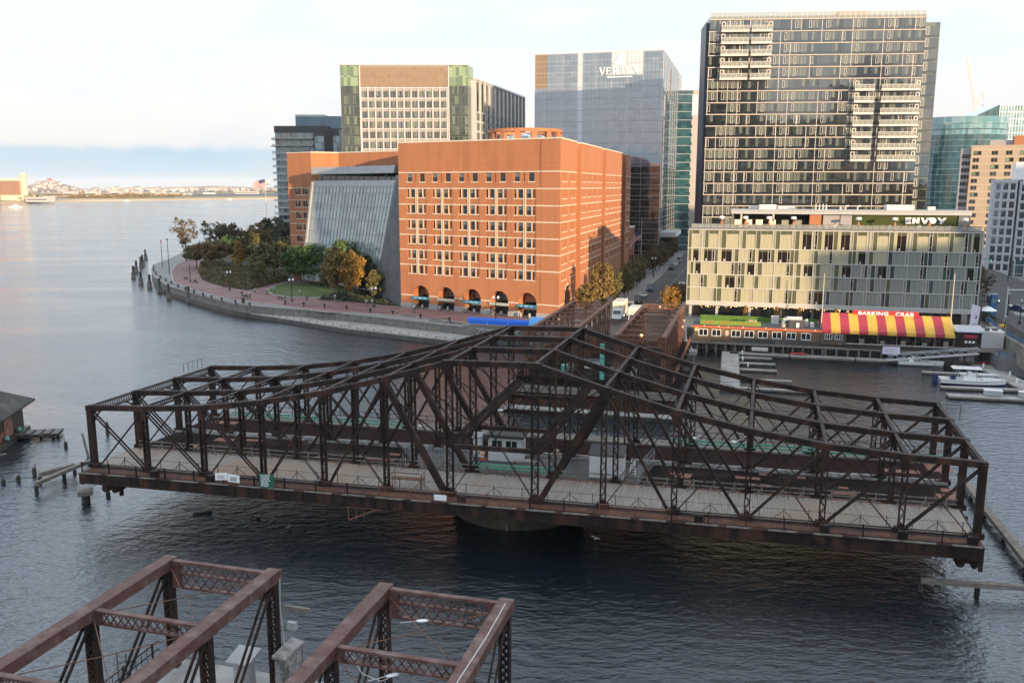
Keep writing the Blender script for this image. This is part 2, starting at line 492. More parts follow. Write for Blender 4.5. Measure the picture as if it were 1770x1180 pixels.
mat('signal_green', (.1, .8, .45), .4, emit=(.1, 1, .55), es=2.0)
mat('int_lamp', (1, .9, .7), .5, emit=(1, .65, .35), es=.25)
mat('bark', (.06, .048, .038), .95, c2=(.10, .085, .07), scale=4)
for nm, c, c2 in (('leaf_olive', (.155, .130, .040), (.088, .083, .029)), ('leaf_rust', (.175, .105, .036), (.105, .074, .030)),
                  ('leaf_green', (.085, .140, .032), (.045, .085, .020)), ('leaf_yellow', (.36, .195, .03), (.22, .12, .025)),
                  ('leaf_gold', (.23, .140, .032), (.13, .090, .026)), ('leaf_dark', (.042, .056, .024), (.072, .074, .032)),
                  ('leaf_brown', (.12, .080, .044), (.075, .056, .032)), ('leaf_shrub', (.085, .095, .034), (.14, .085, .032))):
    mat(nm, c, .75, c2=c2, scale=1.1, lo=.4, hi=.6)
mat('tarp_blue', (.010, .13, .62), .45)
mat('tarp_light', (.10, .34, .68), .4)
mat('awning_blue', (.03, .20, .33), .5)
mat('awning_pale', (.34, .36, .31), .55)
mat('cyan_text', (.45, .66, .70), .6)
mat('flag_red', (.33, .03, .045), .7); mat('flag_blue', (.03, .04, .12), .7); mat('flag_white', (.5, .48, .48), .7)
mat('skin', (.42, .25, .18), .6); mat('hair', (.03, .02, .015), .7)
mat('cloth_red', (.35, .02, .025), .8); mat('cloth_dark', (.018, .018, .022), .8); mat('cloth_white', (.6, .6, .6), .8); mat('cloth_denim', (.04, .05, .08), .8)
mat('tyre', (.015, .015, .015), .8); mat('rim', (.45, .45, .46), .3, metal=.8)
mat('car_glass', (.012, .014, .016), .04, ior=1.7)
for nm, c in (('car_white', (.72, .72, .72)), ('car_silver', (.36, .37, .39)), ('car_black', (.012, .012, .014)), ('car_blue', (.02, .05, .14)),
              ('car_red', (.45, .04, .02)), ('car_grey', (.09, .09, .10))):
    mat(nm, c, .3, coat=.8)
mat('truck_box', (.70, .64, .54), .55, c2=(.64, .58, .49), scale=.6)
mat('hull_white', (.78, .77, .75), .25, coat=.5); mat('hull_navy', (.02, .04, .12), .25, coat=.5)
mat('kayak_orange', (.70, .14, .03), .4); mat('kayak_red', (.45, .03, .04), .4)
mat('rail_blue', (.035, .12, .26), .5)
mat('banner', (.60, .54, .64), .7, c2=(.66, .62, .66), scale=.5); mat('banner_mark', (.22, .09, .26), .7)
mat('yellow_box', (.65, .38, .03), .5)
mat('tan_wall', (.40, .30, .215), .8, c2=(.35, .265, .19), scale=.15)
mat('pale_wall', (.50, .50, .545), .75, c2=(.44, .44, .485), scale=.15)
mat('cream', (.52, .43, .32), .8); mat('far_brick', (.36, .17, .09), .8, c2=(.31, .145, .08), scale=.05)
mat('far_white', (.44, .41, .40), .8); mat('far_grey', (.23, .20, .18), .8); mat('far_roof', (.30, .25, .23), .8)
mat('orange_cone', (.75, .16, .02), .5)
mat('wire', (.10, .09, .085), .7); mat('wire_pale', (.55, .53, .50), .7)
mat('crane_paint', (.55, .42, .38), .6)

# ------------------------------------------------------------------ water
def water_material():
    m = bpy.data.materials.new('harbour_water'); m.use_nodes = True
    t = m.node_tree; b = t.nodes['Principled BSDF']
    b.inputs['Base Color'].default_value = (.006, .012, .018, 1)
    b.inputs['Roughness'].default_value = .06
    b.inputs['IOR'].default_value = 1.85
    tcn = t.nodes.new("ShaderNodeTexCoord")
    prev = None
    for sc_, det, st, dist, rot, strt in ((.50, 5, 1.0, .24, 20, (1, 1.9, 1)), (1.7, 3, .9, .10, -15, (1, 1.5, 1)), (.06, 3, .35, .55, 40, (1, 2.2, 1))):
        mpn = t.nodes.new("ShaderNodeMapping")
        mpn.inputs['Rotation'].default_value = (0, 0, R(rot)); mpn.inputs['Scale'].default_value = strt
        t.links.new(tcn.outputs['Object'], mpn.inputs[0])
        n = t.nodes.new("ShaderNodeTexNoise")
        n.inputs['Scale'].default_value = sc_; n.inputs['Detail'].default_value = det; n.inputs['Roughness'].default_value = .55
        t.links.new(mpn.outputs[0], n.inputs[0])
        bp = t.nodes.new("ShaderNodeBump")
        bp.inputs['Strength'].default_value = st; bp.inputs['Distance'].default_value = dist
        t.links.new(n.outputs[0], bp.inputs['Height'])
        if prev: t.links.new(prev.outputs[0], bp.inputs['Normal'])
        prev = bp
    t.links.new(prev.outputs[0], b.inputs['Normal'])
    # slicks and wind lanes: patches of smoother and rougher water
    mpn = t.nodes.new("ShaderNodeMapping"); mpn.inputs['Scale'].default_value = (1, 3.5, 1); mpn.inputs['Rotation'].default_value = (0, 0, R(-12))
    t.links.new(tcn.outputs['Object'], mpn.inputs[0])
    n = t.nodes.new("ShaderNodeTexNoise"); n.inputs['Scale'].default_value = .012; n.inputs['Detail'].default_value = 5
    t.links.new(mpn.outputs[0], n.inputs[0])
    mr = t.nodes.new("ShaderNodeMapRange"); mr.inputs[1].default_value = .38; mr.inputs[2].default_value = .62
    mr.inputs[3].default_value = .04; mr.inputs[4].default_value = .16
    t.links.new(n.outputs[0], mr.inputs[0]); t.links.new(mr.outputs[0], b.inputs['Roughness'])
    MATS['water'] = m
water_material()
mb = MB()
mb.face([(-14000, -1500, 0), (14000, -1500, 0), (14000, 24000, 0), (-14000, 24000, 0)])
structure(mb.build('water', 'water'))

# ------------------------------------------------------------------ land
G = 3.2
CL = at(694, 530, G); CR = at(966, 553, G)          # foot of the courthouse front
quay = [(475, 392), (318, 437), (290, 450), (268, 458), (262, 468), (267, 480), (290, 495), (330, 507), (372, 519), (400, 525.5), (424, 529.5)]
QP = [at(x, y, 2.8) for x, y in quay]
IN = [(v.x, v.y) for v in [at(x, y, 2.8) for x, y in ((452, 531.5), (520, 536.5), (640, 548), (700, 555), (800, 566))]]  # quay wall behind the low pier
ABUT_L = ab(165, -34.5); ABUT_R = ab(165, -9.5)
landL = [(p.x, p.y) for p in QP] + IN + [(3.0, 188.6), (ABUT_L.x - .5, ABUT_L.y + 6), (ABUT_L.x, ABUT_L.y), (ABUT_R.x, ABUT_R.y)]
right_edge = [(36, 176), (39, 191), (92, 176.5), (95, 166), (101, 148), (108, 137), (140, 112), (420, 60)]
poly = landL + right_edge + [(900, 250), (900, 900), (-60, 900), (-185, 690)]
def densify(p, d):
    o = []
    for a, b in zip(p, p[1:] + p[:1]):
        L = math.hypot(b[0] - a[0], b[1] - a[1]); n = max(1, int(L / d))
        o += [(a[0] + (b[0] - a[0]) * k / n, a[1] + (b[1] - a[1]) * k / n) for k in range(n)]
    return o
mb = MB(); mb.prism(poly, -1.5, G, 0, 1)
structure(mb.build('ground', ['quay_stone', 'sidewalk']))
mb = MB(); eq = [(p.x, p.y) for p in QP[1:]] + IN                  # dark weedy band left by the tide
for p, q in zip(eq, eq[1:]): mb.bar((*p, .35), (*q, .35), .26, 1.5)
structure(mb.build('tide_band', 'timber_wet'))
mb = MB()
for p, q in zip(eq, eq[1:]): mb.bar((*p, G - .12), (*q, G - .12), .34, .3)
structure(mb.build('quay_coping', 'granite'))
def sheet(name, pts, z, m, kind='structure'):
    b = MB(); b.face([(p[0], p[1], z) for p in (pts if sum(pts[k][0] * pts[(k + 1) % len(pts)][1] - pts[(k + 1) % len(pts)][0] * pts[k][1] for k in range(len(pts))) > 0 else list(reversed(pts)))])
    o = b.build(name, m); o['kind'] = kind; return o
def A2(p): return (p.x, p.y)
# granite quay apron, brick walk, planting beds and lawn of the promenade
KP = [at(x, y, G) for x, y in ((338, 443), (305, 458), (296, 470), (299, 488), (338, 503), (400, 518), (470, 527), (560, 539), (690, 545), (820, 560))]
KN = [at(x, y, G) for x, y in ((352, 452), (342, 470), (350, 484), (378, 494), (428, 502), (452, 496), (500, 484))]
walk = [A2(p) for p in KP] + [(CR.x + 1, CR.y - 6), (CR.x + 2, CR.y + 1), (CL.x, CL.y), (-42, 246), (-70, 300), (-120, 420), (-140, 430)]
sheet('promenade', walk, G + .004, 'brick_path')
mb = MB()
for p, q in zip(KP, KP[1:]): mb.bar((p.x, p.y, G + .06), (q.x, q.y, G + .06), .55, .16)
structure(mb.build('kerb', 'concrete'))
lawn = [A2(at(x, y, G)) for x, y in ((462, 503), (470, 497), (492, 490), (540, 487), (585, 490), (640, 500), (645, 511), (560, 514), (500, 513), (472, 509))]
sheet('lawn', lawn, G + .012, 'grass')
mb = MB()
ln = [at(x, y, G) for x, y in ((640, 512), (560, 514.5), (500, 513.5), (472, 509.5), (461, 503), (469, 496.5), (492, 489.5), (540, 486))]
for p, q in zip(ln, ln[1:]): mb.bar((p.x, p.y, G + .05), (q.x, q.y, G + .05), .5, .14)
structure(mb.build('kerb', 'concrete'))
bed = [A2(p) for p in KN] + [(-70, 300), (-125, 410), (-135, 400)]
sheet('planting_soil', bed, G + .008, 'soil')
bed2 = [A2(at(x, y, G)) for x, y in ((548, 518), (600, 521), (660, 527), (692, 529), (690, 512), (640, 505), (600, 510))]
sheet('planting_soil', bed2, G + .016, 'soil')

# street behind the bridge, kerbs and pavements
ST0, ST1 = -30.0, -18.0
street = [A2(ab(165, -33.5)), A2(ab(165, -11)), A2(ab(188, -13)), A2(ab(200, ST1)), A2(ab(700, ST1)), A2(ab(700, ST0)), A2(ab(205, ST0)), A2(ab(196, -33.5))]
sheet('road', street, G + .006, 'asphalt')
mb = MB()
for b0, b1 in ((ST0 - .22, ST0), (ST1, ST1 + .22)):
    c = [ab(a, b, 0) for a, b in ((206, b0), (206, b1), (600, b1), (600, b0))]
    mb.hexa([(p.x, p.y, G) for p in c] + [(p.x, p.y, G + .13) for p in c])
structure(mb.build('kerb', 'concrete'))
mb = MB()
for a0, a1, b0, b1, in [(212, 212.5, ST0 + .5, ST1 - .5), (215.5, 216, ST0 + .5, ST1 - .5)] + [(k, k + 3, -24.1, -23.95) for k in range(222, 420, 7)] + [(k, k + .15, ST0 + .3, ST0 + 2.4) for k in range(222, 420, 6)]:
    mb.face([ab(a0, b0, G + .012), ab(a0, b1, G + .012), ab(a1, b1, G + .012), ab(a1, b0, G + .012)])
structure(mb.build('road_marking', 'road_paint'))

# the avenue to the right of the hotel, carried by a stone bridge
RZ = 5.6
av = [(100.5, 166.5), (109.5, 200), (120, 250), (150, 330), (175, 330), (152, 250), (140, 205), (160, 166), (200, 120), (170, 105), (112, 141)]
mb = MB(); mb.prism(av, G - .2, RZ, 0, 1)
structure(mb.build('avenue', ['quay_stone', 'asphalt']))
mb = MB()
for k in range(7):
    p = Vector((119 + k * 2.3, 203 - k * .6, RZ + .006))
    mb.face([p, p + Vector((1.0, -.25, 0)), p + Vector((3.0, 7.0, 0)), p + Vector((2.0, 7.2, 0))])
for k in range(6):
    p = Vector((113 + k * .6, 192 + k * 1.9, RZ + .006))
    mb.face([p, p + Vector((3.8, -1.1, 0)), p + Vector((4.1, -.3, 0)), p + Vector((.3, .8, 0))])
for k in range(9):
    p = Vector((121 + k * 2.6, 214 + k * 8, RZ + .006))
    mb.face([p, p + Vector((.2, 0, 0)), p + Vector((1.1, 3, 0)), p + Vector((.9, 3, 0))])
structure(mb.build('road_marking', 'road_paint'))
slope = [at(x, y, z) for x, y, z in ((1690, 596, 3.4), (1703, 580, 4.0), (1722, 577, 4.0), (1772, 604, 3.6), (1810, 616, 3.4), (1810, 629, 3.0), (1727, 618, 3.0), (1712, 606, 3.2))]
mb = MB(); mb.face(slope[::-1])
for p, q in zip(slope, slope[1:] + slope[:1]): mb.face([p, q, (q.x, q.y, -1.5), (p.x, p.y, -1.5)])
structure(mb.build('footpath', ['cobble']))

# ------------------------------------------------------------------ far shore
def far_strip(name, pts_near, pts_far, z, m):
    b = MB()
    n = len(pts_near)
    for k in range(n - 1):
        p, q, r, s_ = pts_near[k], pts_near[k + 1], pts_far[k + 1], pts_far[k]
        b.face([(p[0], p[1], -1), (q[0], q[1], -1), (q[0], q[1], z), (p[0], p[1], z)])
        b.face([(p[0], p[1], z), (q[0], q[1], z), (r[0], r[1], z), (s_[0], s_[1], z)])
    return structure(b.build(name, m))
shore = [at(x, y, 0) for x, y in ((-160, 357), (0, 351), (60, 349.5), (130, 348), (200, 347), (300, 345.5), (400, 344.3), (480, 343.5))]
shore = [A2(p) for p in shore] + [(-200, 2900), (600, 3300)]
far_strip('shore', shore, [(x * 1.02, y * 1.02 + 25) for x, y in shore], 2.2, 'far_sand')
far_strip('far_land', [(x * 1.012, y * 1.012 + 22) for x, y in shore], [(x * 2.9, y * 2.9) for x, y in shore], 4.0, 'far_land')
rn = [at(x, y, 4.2) for x, y in ((170, 341.2), (300, 339.2), (480, 338.2))]; rf = [at(x, y, 4.2) for x, y in ((120, 337.8), (300, 335.2), (480, 334.4))]
mb = MB()
for k in range(2): mb.face([rn[k] + Vector((0, 0, .1)), rn[k + 1] + Vector((0, 0, .1)), rf[k + 1] + Vector((0, 0, .1)), rf[k] + Vector((0, 0, .1))])
structure(mb.build('runway', 'asphalt'))
def hill(cx, cy, rx, ry, h, name='hill'):
    b = MB(); n, mrow = 40, 9
    rr = random.Random(int(cx))
    ph = [rr.uniform(0, 6.28) for _ in range(6)]
    idx = {}
    for j in range(mrow + 1):
        t = j / mrow
        for k in range(n):
            a = 2 * math.pi * k / n
            wob = 1 + .12 * math.sin(2 * a + ph[0]) + .08 * math.sin(5 * a + ph[1])
            z = h * (math.cos(math.pi * (1 - t)) * -.5 + .5) * (1 - .0 * t) if False else h * (.5 + .5 * math.cos(math.pi * (1 - t)))
            b.v.append((cx + rx * (1 - t) * wob * math.cos(a), cy + ry * (1 - t) * wob * math.sin(a), 3.5 + z * (1 + .08 * math.sin(3 * a + ph[2]))))
    for j in range(mrow):
        for k in range(n):
            b.f.append((j * n + k, j * n + (k + 1) % n, (j + 1) * n + (k + 1) % n, (j + 1) * n + k)); b.m.append(0)
    return structure(b.build(name, 'far_hill', smooth=True))
hill(-2120, 4050, 190, 260, 45)
hill(-1500, 5200, 700, 300, 22)
hill(-1050, 4600, 420, 260, 20)
hill(-1900, 5600, 520, 300, 30)
# ------------------------------------------------------------------ the swing span
SA = Vector((-44.1, 87.6, 0)); SROT = math.atan2(-18.9, 83.2)
def sw(s, n, z=0):                   # swing span coordinates to the world
    c, k = math.cos(SROT), math.sin(SROT); s += .058 * n      # the ends are a little skewed
    return Vector((SA.x + s * c - n * k, SA.y + s * k + n * c, z))
SP = [.25, 6.6, 13.15, 19.75, 26.3, 32.8, 39.2, 47.4, 53.75, 60.15, 66.5, 72.8, 79.2, 85.15]
ST = [11.7, 11.95, 12.4, 13.3, 14.6, 16.3, 18.2, 18.3, 16.4, 14.65, 13.35, 12.45, 11.95, 11.7]
TN = [0, 6.9, 13.9, 20.8]
ZD = 5.0
bridge = thing('swing_bridge', 'long dark rusty steel truss swing bridge standing open on its round stone pier', 'bridge', SA, SROT)
def laced_post(mb, x, y, z0, z1, wx=.42, wy=.34):
    for sx in (-1, 1): mb.box(x + sx * wx / 2 - .05, x + sx * wx / 2 + .05, y - wy / 2, y + wy / 2, z0, z1)
    n = max(4, int((z1 - z0) / .55))
    for sy in (-1, 1):
        p = Vector((x - wx / 2, y + sy * wy / 2, z0)); q = Vector((x - wx / 2, y + sy * wy / 2, z1))
        mb.lace(p, q, (wx, 0, 0), n, .07, cross=False, d=.03)
    mb.box(x - wx / 2, x + wx / 2, y - wy / 2, y + wy / 2, z0, z0 + .8)
    mb.box(x - wx / 2, x + wx / 2, y - wy / 2, y + wy / 2, z1 - .9, z1)
for ti, y in enumerate(TN):
    mb = MB()
    for k in range(13):
        p = Vector((SP[k], y, ST[k] - .28)); q = Vector((SP[k + 1], y, ST[k + 1] - .28))
        d = (q - p).normalized() * .02
        mb.bar(p - d, q + d, .52, .5)
        for r in (-1, 1): mb.bar(p + Vector((0, r * .27, -.24)), q + Vector((0, r * .27, -.24)), .12, .05)
        L = (q - p).length                       # rivet plates and splice plates on the cover plate
        for j in range(1, int(L / .55)):
            c = p + (q - p) * (j * .55 / L)
            mb.rbox((c.x, c.y, c.z + .245), (.16, .5, .035))
    for k in range(14):
        e_ = .55 if 0 < k < 13 else .32
        mb.box(SP[k] - e_, SP[k] + e_, y - .29, y + .29, ST[k] - .62, ST[k] - .06)
    mb.build('top_chord', 'steel', bridge)
    mb = MB(); mb.box(.0, 85.4, y - .28, y + .28, 4.05, 4.95); mb.build('bottom_chord', 'steel', bridge)
    for k in range(14):
        mb = MB()
        big = k in (6, 7)
        wdt = .62 if k in (0, 13) else (.6 if big else .44)
        if k in (0, 13):
            mb.box(SP[k] - wdt / 2, SP[k] + wdt / 2, y - .24, y + .24, 4.9, ST[k] - .5)
        else: laced_post(mb, SP[k], y, 4.9, ST[k] - .5, wdt, .40)
        mb.box(SP[k] - .55, SP[k] + .55, y - .27, y + .27, 4.96, 5.45)
        mb.build('post', 'steel', bridge)
    for k in range(13):
        mb = MB()
        x0, x1, t0, t1 = SP[k], SP[k + 1], ST[k] - .5, ST[k + 1] - .5
        def pair(p, q, w_=.11, h=.14, gap=.2):
            for g in (-gap, gap): mb.bar((p[0], y + g, p[1]), (q[0], y + g, q[1]), w_, h)
        if k == 6:
            for g in (-.12, .12):
                mb.tube((x0, y + g, t0), (x1, y + g, 5), .035, n=5); mb.tube((x1, y + g, t1), (x0, y + g, 5), .035, n=5)
            mb.bar((x0, y, 9.9), (x1, y, 9.9), .3, .42)
        else:
            m = k if k < 6 else 12 - k           # mirror about the centre
            xa, xb, ta, tb = (x0, x1, t0, t1) if k < 6 else (x1, x0, t1, t0)
            if m < 3:
                pair((xa, ta), (xb, 5.0)); pair((xb, tb), (xa + (.5 if k < 6 else -.5), 5.0), .06, .08, .1)
            elif m < 5:
                mb.bar((xa + (.4 if k < 6 else -.4), y, 5.0), (xb, y, tb), .26, .24)
                pair((xa, ta), (xb, 5.0), .05, .07, .12)
            else:
                mb.bar((xa, y, ta), (xb + (-.4 if k < 6 else .4), y, 5.0), .50, .55)
                mb.bar((xa, y, ta - 1.0), (xb, y, 10.2), .1, .12)
        mb.build('diagonal', 'steel', bridge)
for k in range(14):                  # transverse struts, one per panel point, laced
    mb = MB()
    x, z = SP[k], ST[k]
    end = k in (0, 13)
    dp = .95 if end else .62
    mb.box(x - .16, x + .16, .27, 20.53, z - .2, z - .08)
    for y0, y1 in zip(TN, TN[1:]):
        mb.box(x - .1, x + .1, y0 + .27, y1 - .27, z - dp, z - dp + .1)
        mb.lace((x, y0 + .3, z - dp + .05), (x, y1 - .3, z - dp + .05), (0, 0, dp - .2), 18, .07, cross=True, d=.04)
        if end:
            for s_ in (1, -1):                   # portal knee brackets
                yy = y0 if s_ > 0 else y1
                pts = [(x, yy + s_ * (.3 + 1.6 * (1 - math.cos(a))), z - dp - 1.6 * (1 - math.sin(a))) for a in (0, .4, .8, 1.2, 1.57)]
                for p, q in zip(pts, pts[1:]): mb.bar(p, q, .16, .12)
        else:
            for s_ in (1, -1):
                yy = y0 if s_ > 0 else y1
                mb.bar((x, yy + s_ * .25, z - dp - 1.1), (x, yy + s_ * 1.2, z - dp), .1, .1)
    mb.build('cross_strut', 'steel', bridge)
for k in (6, 7):                     # the deep sloping braces with their cross ties at the centre tower
    mb = MB()
    for s_ in (-.42, .42): mb.bar((SP[k] + s_, .3, 9.7), (SP[k] + s_ + 1.0, 20.5, 11.6), .14, .40)
    for j in range(1, 44):
        t = j / 44
        mb.rbox((SP[k] + t * 1.0, .3 + 20.2 * t, 9.95 + 1.9 * t), (.95, .09, .12))
    mb.build('sway_brace', 'steel', bridge)
for k in range(13):
    mb = MB()
    for y0, y1 in zip(TN, TN[1:]):
        p = [(SP[k] + .2, y0 + .2, ST[k] - .3), (SP[k + 1] - .2, y1 - .2, ST[k + 1] - .3), (SP[k] + .2, y1 - .2, ST[k] - .3), (SP[k + 1] - .2, y0 + .2, ST[k + 1] - .3)]
        for a, b in ((0, 1), (2, 3)):
            mid = (Vector(p[a]) + Vector(p[b])) / 2 - Vector((0, 0, .22))
            mb.path([p[a], mid, p[b]], .025, 4)
    mb.build('lateral_rod', 'steel', bridge)
# decks
mb = MB()
x = -.3
while x < 85:
    wd = .21 + rnd.random() * .03
    mb.box(x, x + wd - .02, .35 if x < 84 else .5, 6.55 + rnd.uniform(-.06, .06), ZD, ZD + .08 + rnd.random() * .03)
    x += wd
mb.build('walkway', 'plank', bridge)
mb = MB(); mb.box(.1, 85.4, 7.1, 13.5, ZD - .25, ZD + .02); mb.build('roadway', 'road_deck', bridge)
mb = MB(); mb.box(.1, 85.4, 14.2, 20.5, ZD - .25, ZD + .02); mb.build('roadway', 'road_maroon', bridge)
mb = MB(); mb.box(.1, 85.4, 21.1, 23.2, ZD - .2, ZD); mb.build('walkway', 'timber', bridge)
mb = MB(); mb.box(.1, 85.4, -1.7, -.32, ZD - .22, ZD - .05); mb.build('catwalk', 'steel_rust', bridge)
mb = MB(); mb.box(31.5, 56, 7.12, 13.48, ZD + .03, ZD + .07); mb.build('deck_plate', 'grey_dark', bridge)
for y0, y1 in ((13.45, 13.62), (14.1, 14.55)):
    mb = MB(); x = -.3
    while x < 85:
        L = rnd.uniform(2.5, 5.5)
        mb.box(x, min(x + L - .05, 85.4), y0 + rnd.uniform(-.06, .06), y1 + rnd.uniform(-.06, .06), ZD + .02, ZD + .26 + rnd.uniform(-.06, .06)); x += L
    mb.build('curb', 'curb_pale', bridge)
mb = MB(); mb.box(.1, 85.4, 6.58, 6.98, ZD - .1, ZD + .12); mb.build('curb', 'steel_rust', bridge)
mb = MB(); mb.box(.1, 85.4, 20.3, 20.5, ZD + .02, ZD + .2); mb.build('curb', 'timber', bridge)
for k in range(14):
    mb = MB(); mb.box(SP[k] - .2, SP[k] + .2, -1.7, 23.1, 3.75, 4.55); mb.build('floor_beam', 'steel', bridge)
mb = MB(); mb.box(-.1, 85.4, -1.90, -1.72, 3.9, 4.85)
for k in range(58): mb.box(k * 1.47 - .03, k * 1.47 + .03, -1.96, -1.90, 3.92, 4.83)
mb.box(-.1, 85.4, -2.02, -1.70, 4.85, 4.9); mb.box(-.1, 85.4, -2.02, -1.85, 3.84, 3.9)
mb.build('fascia_girder', 'steel', bridge)
mb = MB()
for k in range(24):
    a = k * 3.6 + rnd.uniform(-.3, .3)
    mb.box(a, a + rnd.uniform(1.6, 3.3), -2.05, -1.72, 4.91, 4.97)
mb.build('edge_plank', 'timber', bridge)
mb = MB(); mb.box(-.5, 86.2, 23.1, 23.35, 3.9, 4.85); mb.build('fascia_girder', 'steel', bridge)
for x in (0, 85.3):
    mb = MB(); mb.box(x - .12, x + .12, -1.7, 23.1, 3.6, 4.75); mb.build('end_beam', 'steel', bridge)
# near mesh railing, one length per panel, with rusted stretches
for k in range(13):
    mb = MB(); x0, x1 = SP[k], SP[k + 1]
    nb = int((x1 - x0) / .125)
    for j in range(nb):
        x = x0 + (x1 - x0) * j / nb
        mb.box(x - .013, x + .013, -1.78, -1.76, ZD, ZD + .95)
    mb.box(x0, x1, -1.81, -1.73, ZD + .95, ZD + 1.03); mb.box(x0, x1, -1.79, -1.75, ZD + .03, ZD + .09)
    for x in (x0, (x0 + x1) / 2): mb.box(x - .05, x + .05, -1.86, -1.74, ZD - .1, ZD + 1.1)
    mb.build('railing', 'steel_rust' if k in (5, 6, 8) else 'steel', bridge)
# inner rails
for k in range(13):
    mb = MB(); x0, x1 = SP[k] + .3, SP[k + 1] - .3
    for z in (.55, 1.0): mb.box(x0, x1, 6.42, 6.5, ZD + z - .05, ZD + z + .05)
    for j in range(3):
        x = x0 + (x1 - x0) * (j + .5) / 3
        mb.box(x - .06, x + .06, 6.4, 6.52, ZD, ZD + 1.15)
        mb.bar((x, 6.4, ZD + .75), (x - .6, 5.9, ZD + .1), .06, .08); mb.bar((x, 6.4, ZD + .75), (x + .6, 5.9, ZD + .1), .06, .08) if j == 1 else None
    mb.build('guard_rail', 'timber', bridge)
    mb = MB()
    for j in range(3):
        x = SP[k] + (SP[k + 1] - SP[k]) * (j + .5) / 3
        mb.box(x - .03, x + .03, .52, .58, ZD, ZD + 1.15)
        if j == 1:
            mb.bar((x, .56, ZD + .9), (x - .75, .9, ZD + .1), .05, .05); mb.bar((x, .56, ZD + .9), (x + .75, .9, ZD + .1), .05, .05)
    mb.tube((SP[k], .55, ZD + 1.0), (SP[k + 1], .55, ZD + 1.0), .02, n=5)
    mb.build('stanchion_rail', 'grey_dark', bridge)
    mb = MB()
    for z in (.6, 1.15): mb.tube((SP[k], 23.05, ZD + z), (SP[k + 1], 23.05, ZD + z), .035, n=5)
    for j in range(4):
        x = SP[k] + (SP[k + 1] - SP[k]) * j / 4
        mb.tube((x, 23.05, ZD - .1), (x, 23.05, ZD + 1.2), .045, n=5)
    mb.build('outer_rail', 'steel', bridge)
for x0, x1, y in ((3.2, 26.5, 20.45), (57.5, 85.9, 20.45)):
    for z in (.45, .82):
        mb = MB(); mb.box(x0, x1, y - .05, y + .05, ZD + z, ZD + z + .18)
        mb.build('green_rail', 'green_paint', bridge)
mb = MB()
for z in (.5, .85): mb.box(38.8, 48.5, 7.05, 7.15, ZD + z, ZD + z + .2)
mb.build('green_rail', 'green_paint', bridge)
pr = random.Random(3)
for (x, y, a, b) in [(1.5, 18, 3.4, 1.2), (4.2, 8.2, 3.2, .9), (10, 12, 2.4, .7), (6.5, 11.2, 2.4, 1.1), (17.5, 12.8, 1.4, .5), (21, 8.1, 1.1, .6), (24.6, 9.2, 1.2, .6), (26.3, 8.6, 3.4, .8), (28.2, 10.6, 1.3, .6),
                     (54.5, 11.5, 1.9, .6), (58.6, 10.0, 2.3, 1.4), (59.2, 8.4, 1.8, .5), (65, 11, 2.6, .7), (66.5, 9.0, 2.2, .7), (67.5, 12.6, 1.2, .6), (71.0, 12.4, 1.0, .6), (74.2, 8.4, 2.3, 1.0), (75.0, 10.2, .9, .5), (80, 16.5, 3.4, 1.1), (84.2, 17.8, 2.6, 3.2), (83.6, 9.2, 2.0, 1.5), (84.5, 11.4, 1.2, 1.0)]:
    mb = MB(); mb.box(x, x + a, y, y + b, ZD + .025, ZD + .05); mb.build('patch_plate', 'plate_rust', bridge)
# bird spikes / conduit runs and lights on the top steel
for x, y, z in ((40.2, 13.0, 10.1), (46.5, 14.1, 8.3), (64.8, 13.6, 8.0), (31, 20.4, 5.7), (28.2, 20.3, 5.6), (60.3, 20.3, 6.2)):
    mb = MB(); mb.lathe([(.05, -.12), (.26, -.06), (.32, .06), (.22, .16), (.05, .2)], (x, y, z), 8); mb.bar((x, y, z), (x + .7, y + .4, z + .25), .06, .06)
    mb.build('lamp_head', 'white_bright', bridge, smooth=True)
mb = MB()
for k in range(5): mb.tube((-.2, 16 + k * .9, ST[0]), (-.2, 16 + k * .9, ST[0] + 1.1), .03, n=4)
mb.tube((-.2, 15.6, ST[0] + 1.1), (-.2, 19.8, ST[0] + 1.1), .025, n=4)
mb.build('top_rail', 'grey_dark', bridge)
mb = MB(); mb.tube((86, 13.9, ST[13]), (86, 13.9, ST[13] + 1.3), .04, n=4); mb.build('mast', 'grey_dark', bridge)
# hanging ladder platform under the near edge and end bearings
mb = MB()
for x in (29.6, 30.4, 31.2): mb.bar((x, -1.8, 3.7), (x, -1.8, 2.4), .07, .07)
mb.bar((29.6, -1.8, 2.4), (32.6, -1.8, 3.7), .12, .14); mb.bar((29.4, -1.8, 3.7), (33, -1.8, 3.7), .1, .12)
mb.build('hanging_bracket', 'steel_rust', bridge)
for x in (2.6, 84.5):
    mb = MB(); mb.box(x - 1.0, x + 1.0, -.8, .6, 3.0, 3.75); mb.tube((x - .6, -.9, 3.0), (x - .6, .6, 3.0), .38, n=10); mb.tube((x + .5, -.9, 2.9), (x + .5, .6, 2.9), .3, n=10)
    mb.box(x + .9, x + 1.2, -.7, -.4, 2.3, 3.75); mb.build('end_bearing', 'steel', bridge)
# turntable drum and everything of the underside that can be seen
mb = MB(); mb.lathe([(6.3, 2.7), (6.3, 3.7), (6.0, 3.75)], (43.3, 10.4, 0), 48); mb.build('turntable', 'steel', bridge)
mb = MB()
for k in range(5): mb.box(0, 85.7, k * 4.6 + 1.2, k * 4.6 + 1.5, 4.0, 4.7)
mb.build('stringer', 'steel', bridge)
